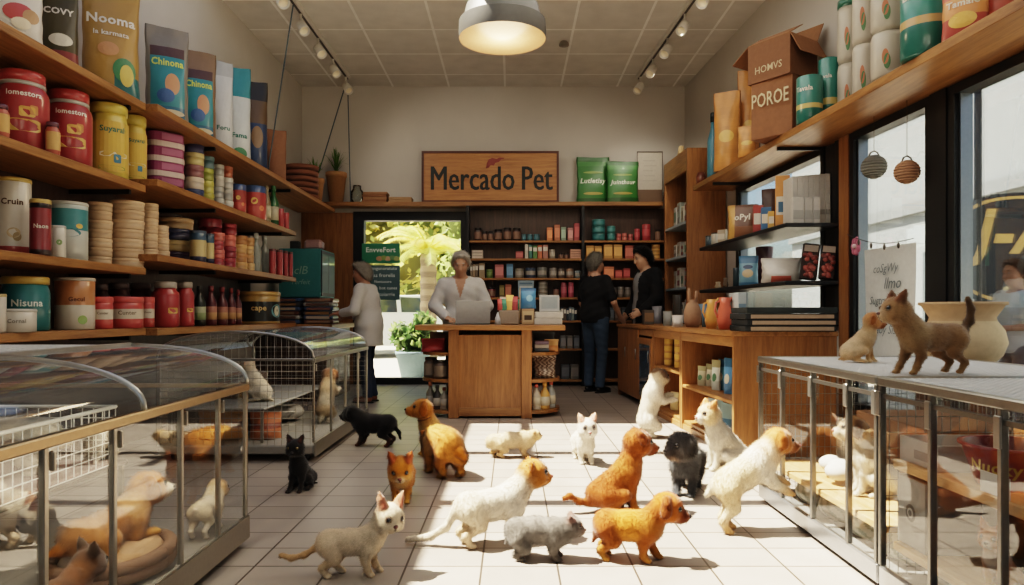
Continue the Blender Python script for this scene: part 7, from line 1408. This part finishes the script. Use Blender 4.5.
def person(label, loc, rz, ht, skin, hairc, J, top, legs, shoec, hairstyle='short', lean=0, group=None, extra=None, head=(0, 0, 0), beard=None, build=1.0):
    k = ht/1.75; A = lambda t: np.array(t, float)
    jt = dict(pelvis=(0, 0, .95), waist=(0, 0, 1.08), chest=(.0, 0, 1.28), neck=(-.01, 0, 1.47), head=(.02, 0, 1.63),
              LS=(0, .185, 1.41), LE=(-.02, .25, 1.13), LW=(.06, .25, .88), RS=(0, -.185, 1.41), RE=(-.02, -.25, 1.13), RW=(.06, -.25, .88),
              LH=(0, .095, .92), LK=(.03, .10, .50), LA=(-.02, .10, .09), RH=(0, -.095, .92), RK=(.03, -.10, .50), RA=(-.02, -.10, .09), Lhand=((.1, 0, -1), (0, 1, 0), (1, 0, 0)), Rhand=((.1, 0, -1), (0, -1, 0), (1, 0, 0)))
    jt.update(J); j = {a: (A(b) if not a.endswith('hand') else b) for a, b in jt.items()}
    S = skin; lip = tuple(c*m for c, m in zip(S, (.8, .5, .5))); b = build
    up = j['chest']-j['waist']
    P = [ell(j['pelvis'], (.115*b, .15*b, .12), S, k=.05), cap(j['pelvis'], j['waist'], .115*b, .11*b, S, k=.06), ell(j['chest'], (.115*b, .16*b, .18), S, rotm(0, math.atan2(up[0], up[2]), 0), k=.06), cap(j['waist'], j['chest'], .11*b, .115*b, S, k=.06),
         cap(j['LS'], j['RS'], .055, .055, S, k=.06), cap(j['chest']+A((0, 0, .12)), j['neck'], .075, .056, S, k=.05)]
    yw, pt, rl = head; R = rotm(rl, -pt, yw); hp = lambda p: j['head']+R@A(p)
    P += [cap(j['neck'], hp((-.015, 0, -.06)), .054, .052, S, k=.03), ell(hp((-.012, 0, .02)), (.098, .078, .108), S, R, k=.03), ell(hp((.028, 0, -.055)), (.068, .058, .066), S, R, k=.04), ell(hp((.055, 0, -.09)), (.032, .034, .026), S, R, k=.025),
          cap(hp((.085, 0, .022)), hp((.108, 0, -.018)), .010, .015, S, k=.012), cap(hp((.074, .028, .04)), hp((.074, -.028, .04)), .012, .012, S, k=.02),
          ell(hp((.055, .04, -.02)), (.025, .022, .022), S, R, k=.03), ell(hp((.055, -.04, -.02)), (.025, .022, .022), S, R, k=.03), cap(hp((.078, .016, -.057)), hp((.078, -.016, -.057)), .0085, .0085, lip, k=.008)]
    for s in (1, -1): P.append(ell(hp((-.012, s*.079, -.005)), (.020, .010, .032), S, R@rotm(s*.1, .15, s*.35), k=.01))
    for q in 'LR':
        P += [cap(j[q+'S'], j[q+'E'], .045, .037, S, k=.03), cap(j[q+'E'], j[q+'W'], .038, .026, S, k=.02), cap(j[q+'H'], j[q+'K'], .078*b, .05, S, k=.04), cap(j[q+'K'], j[q+'A'], .05, .036, S, k=.03), cap(j[q+'A'], j[q+'A']+A((.10, 0, -.05)), .03, .028, S, k=.02)]
        hd = j[q+'hand']; P += hand(j[q+'W'], *hd, S)
    def scale(P):
        for p in P:
            for a in ('a', 'b', 'c', 'r', 'r0', 'r1', 'k'):
                if a in p: p[a] = p[a]*k
        return P
    V, Q = sdf_mesh(scale(P), .0075*k); cols = vcols(P, V, .008)
    o = arr_mesh('person', V, Q, cols, 'skin'); o.location = loc; o.rotation_euler = (0, 0, rz); tag(o, label, 'person', group)
    # eyes and brows
    for s in (1, -1):
        mb = MB(); mb.ball(hp((.076, s*.031, .020))*k, .0110*k, H('a8a098'), 12, 8); e = mb.build('eye', 'eye', o); mb = MB(); mb.ball(hp((.0855, s*.031, .019))*k, .0052*k, H('2a1c14'), 10, 6); mb.build('iris', 'eye', e)
        mb = MB(); mb.tube([hp((.083, s*.014, .042))*k, hp((.086, s*.03, .047))*k, hp((.076, s*.048, .040))*k], .0045*k, tuple(c*.7 for c in hairc), 6); mb.build('eyebrow', 'cloth', o)
    # hair
    hx = [ell(hp((-.020, 0, .034)), (.099, .084, .104), hairc, R, k=.02), ell(hp((-.062, 0, .0)), (.062, .080, .088), hairc, R, k=.03), ell(hp((.02, 0, .098)), (.075, .066, .034), hairc, R, k=.03)]
    for s in (1, -1): hx.append(cap(hp((.01, s*.074, .05)), hp((-.03, s*.078, .0)), .018, .014, hairc, k=.02))
    if hairstyle == 'full': hx += [ell(hp((-.058, 0, -.01)), (.060, .083, .092), hairc, R, k=.03), ell(hp((.045, .02, .105)), (.055, .055, .035), hairc, R, k=.03)]
    if hairstyle == 'long': hx += [cap(hp((-.06, .05, 0)), hp((-.05, .07, -.16)), .06, .04, hairc, k=.04), cap(hp((-.06, -.05, 0)), hp((-.05, -.07, -.16)), .06, .04, hairc, k=.04)]
    scale(hx); fc = (hp((.055, 0, .045))*k, R@A((.72, 0, -.70)));
    V, Q = sdf_mesh(hx, .008*k, cuts=[(hp((.034, 0, .070))*k, R@A((.86, 0, -.51)))]); V = V+(np.sin(V[:, :1]*160+V[:, 1:2]*90)*np.cos(V[:, 2:]*130)*.005*k)*np.array([[1, 1, .6]]); ho = arr_mesh('hair', V, Q, np.tile(hairc, (len(V), 1)), 'furbody', o)
    strands('hair_strands', V, Q, np.tile(hairc, (len(V), 1)), ho, 60000, .045*k, .003, lambda X: np.tile(R@A((-.5, 0, -.8)), (len(X), 1)), jit=.3, lift=.3)
    # clothes
    c = top['col']; th = top.get('th', .016); sl = top.get('sleeve', 1); hem = top.get('hem', .90); fl = top.get('flare', 1)
    T = [ell(j['pelvis']+A((0, 0, .03)), ((.12*b+th)*fl, (.155*b+th)*fl, .14), c, k=.06), cap(j['pelvis'], j['waist'], .122*b+th, .118*b+th, c, k=.07), cap(j['waist'], j['chest'], .116*b+th, .118*b+th, c, k=.06), ell(j['chest'], (.122*b+th, .165*b+th, .18+th), c, rotm(0, math.atan2(up[0], up[2]), 0), k=.06), cap(j['LS']-A((0, .02, .012)), j['RS']-A((0, -.02, .012)), .050+th*.8, .050+th*.8, c, k=.05)]
    if hem < .85: T += [cap(j['pelvis'], A((j['pelvis'][0], j['pelvis'][1], hem-.1)), .135*b+th, (.145*b+th)*fl, c, k=.06), cap(j['pelvis']+A((0, .06, 0)), A((j['LK'][0]*.3, .08, hem-.1)), .1+th, .1+th, c, k=.06), cap(j['pelvis']+A((0, -.06, 0)), A((j['RK'][0]*.3, -.08, hem-.1)), .1+th, .1+th, c, k=.06)]
    for q in 'LR':
        T.append(cap(j[q+'S'], j[q+'S']*(1-min(1, sl))+j[q+'E']*min(1, sl), .047+th, .043+th*1.1, c, k=.04))
        if sl > 1: f = min(1, sl-1)*.97; T.append(cap(j[q+'E'], j[q+'E']*(1-f)+j[q+'W']*f, .042+th*.9, .032+th*.9, c, k=.03))
    scale(T); nk = (j['neck']+A((.0, 0, -.015)))*k
    V, Q = sdf_mesh(T, .011*k, cuts=[((0, 0, hem*k), (0, 0, -1))], holes=scale([cap(j['neck']+A((.012, 0, -.045)), j['neck']*.4+j['head']*.6, .070, .12, c)])); cc = np.tile(c, (len(V), 1))
    V = V+(np.sin(V[:, 2:3]*60+V[:, 1:2]*35)*np.array([[.0022, .002, 0]]))
    if 'front' in top:
        fw, fcq, z0, z1 = top['front']; m = (np.abs(V[:, 1]) < fw*k*np.clip((V[:, 2]/k-z0)/(z1-z0), 0, 1)) & (V[:, 0] > 0); cc[m] = fcq
    g = arr_mesh(top['name'], V, Q, cc, 'cloth', o)
    so = g.modifiers.new('hem_thickness', 'SOLIDIFY'); so.thickness = .004; so.offset = -1
    # collar
    mb = MB(); cn = (j['neck']+A((.0, 0, -.028)))*k; rr = .066*k
    for s in (1, -1):
        pts = [cn+A((-rr*math.cos(t)*1.0, s*rr*math.sin(t)*1.05, .022*k-.020*k*t)) for t in np.linspace(0, 2.75, 9)]
        vs = [p+A((0, 0, .012*k)) for p in pts]+[p*1.0+A((-.018*math.cos(t)*k, s*.022*math.sin(t)*k, -.022*k)) for p, t in zip(pts, np.linspace(0, 2.75, 9))]
        mb.add(vs, [(i, i+1, 10+i, 9+i) for i in range(8)], tuple(x*.92 for x in c), True)
    mb.build('collar', 'cloth', g)
    lc = legs['col']; B_ = [ell(j['pelvis'], (.128*b, .165*b, .12), lc, k=.05), cap(j['pelvis'], j['waist']-A((0, 0, .06)), .128*b, .122*b, lc, k=.05)]
    for q in 'LR': B_ += [cap(j[q+'H'], j[q+'K'], .094*b, .068, lc, k=.025), cap(j[q+'K'], j[q+'A']+A((0, 0, -.03)), .068, .060, lc, k=.02)]
    scale(B_); V, Q = sdf_mesh(B_, .011*k, cuts=[((0, 0, .07*k), (0, 0, -1)), ((0, 0, (j['waist'][2]-.02)*k), (0, 0, 1))]); V = V+np.sin(V[:, 2:3]*70+V[:, 0:1]*30)*np.array([[.002, .002, 0]])
    t = arr_mesh('trousers', V, Q, np.tile(lc, (len(V), 1))*(1+.12*np.sin(V[:, 2:3]*9)), 'cloth', o)
    for q in 'LR':
        a = j[q+'A']; sh = scale([ell(a+A((.03, 0, -.045)), (.085, .042, .045), shoec, k=.02), ell(a+A((.115, 0, -.055)), (.075, .045, .034), shoec, k=.03)]); V, Q = sdf_mesh(sh, .008*k, cuts=[((0, 0, .004), (0, 0, -1))]); s_ = arr_mesh('shoe', V, Q, np.tile(shoec, (len(V), 1)), 'gloss', o)
        mb = MB(); c0 = (a+A((.06, 0, 0)))*k; mb.prism([(c0[0]+.135*k*math.cos(i*.314), c0[1]+.046*k*math.sin(i*.314)) for i in range(20)], .0, .016, H('2a2420')); mb.build('sole', 'matte', s_)
    return o, hp, k
SK = H('b5785a')
# white-haired shopper in a long pale shirt at the side counter
X, Y = at(369, 88)
person('white-haired person in long pale shirt and jeans handling packs at the side counter', (X, Y, 0), D_(172), 1.60, H('b07e62'), H('c4bcb0'),
  dict(chest=(.03, 0, 1.28), neck=(.05, 0, 1.46), head=(.10, 0, 1.60), LS=(.05, .18, 1.40), RS=(.03, -.18, 1.40), LE=(.10, .24, 1.14), LW=(.30, .18, 1.10), RE=(.08, -.24, 1.13), RW=(.28, -.14, 1.06), Lhand=((1, -.15, .0), (0, .2, 1), (0, -1, 0)), Rhand=((1, .1, -.05), (0, -.2, 1), (0, 1, 0)), LK=(.02, .1, .5), RK=(.05, -.09, .5)),
  dict(name='shirt', col=H('cfcbc4'), th=.024, sleeve=1.85, hem=.70, flare=1.08), dict(col=H('2a3850')), H('8a4a24'), 'full', head=(0, D_(-10), 0))
# cashier
X, Y = at(461, 92)
person('grey-haired person in pale open-collared shirt looking down at the laptop', (X, Y, 0), D_(-88), 1.70, H('bd8e70'), H('d6d0c6'),
  dict(chest=(.03, 0, 1.27), neck=(.06, 0, 1.44), head=(.12, 0, 1.575), LS=(.04, .19, 1.36), RS=(.04, -.19, 1.36), LE=(.05, .29, 1.12), LW=(.25, .14, .98), RE=(.05, -.29, 1.12), RW=(.25, -.14, .98), Lhand=((.9, -.5, -.1), (0, .1, 1), (.4, -1, 0)), Rhand=((.9, .5, -.1), (0, -.1, 1), (.4, 1, 0))),
  dict(name='shirt', col=H('d2d0cc'), th=.026, sleeve=1.88, hem=.74, front=(.06, H('b88a6c'), 1.20, 1.40)), dict(col=H('3a3a40')), H('2a2420'), 'full', head=(0, D_(-26), 0), build=1.08)
# customer in black shirt
X, Y = at(595, 78)
person('grey-haired man in black short-sleeved shirt and jeans with his back turned', (X, Y, 0), D_(38), 1.77, H('b8896c'), H('a09c94'),
  dict(RE=(.06, -.27, 1.13), RW=(.24, -.22, .93), LE=(.02, .26, 1.13), LW=(.12, .24, .90), Rhand=((.8, .1, -.5), (0, -1, .3), (0, .2, 1)), LK=(.02, .11, .5), RK=(.02, -.11, .5)),
  dict(name='shirt', col=H('16181c'), th=.022, sleeve=.75, hem=.88), dict(col=H('33485e')), H('1a1a1c'), 'short', build=1.2)
# man in dark jacket
X, Y = at(648, 77)
person('dark-haired man in black jacket over a grey shirt facing the customer', (X, Y, 0), D_(196), 1.88, H('bf9070'), H('1a1614'),
  dict(neck=(.03, 0, 1.46), head=(.08, 0, 1.60), LE=(.02, .27, 1.12), LW=(.20, .24, .96), RE=(.02, -.27, 1.12), RW=(.16, -.22, .92), Lhand=((.9, -.2, -.4), (0, 1, .3), (.3, 0, 1)), Rhand=((.8, .2, -.5), (0, -1, .3), (.3, 0, 1))),
  dict(name='jacket', col=H('15161a'), th=.030, sleeve=1.92, hem=.80, front=(.075, H('8a8a8c'), .5, 1.3)), dict(col=H('22242a')), H('141414'), 'full', head=(0, D_(-20), 0), build=1.12)
# passer-by outside the side window
X, Y = at(1016, 125)
person('person with brown hair in a pale top outside the side window holding something pink', (X, Y, -.02), D_(184), 1.44, H('b07a5c'), H('4a3020'),
  dict(LE=(.04, .22, 1.12), LW=(.22, .10, 1.10), RE=(.04, -.22, 1.12), RW=(.22, -.10, 1.12), Lhand=((.7, -.7, .1), (.3, .3, 1), (0, -.3, 1)), Rhand=((.7, .7, .1), (.3, -.3, 1), (0, .3, 1))),
  dict(name='shirt', col=H('c8ccd0'), th=.02, sleeve=.9, hem=.86), dict(col=H('4a5a70')), H('d0d0d0'), 'long', head=(0, D_(-10), 0))
mb = MB(); mb.ball((0, 0, 0), (.03, .03, .035), H('b8404a'), 12, 8); o = mb.build('pink_ball', 'gloss', loc=(X-.24, Y, .93)); tag(o, 'small pink ball in the hands of the passer-by outside', 'ball')
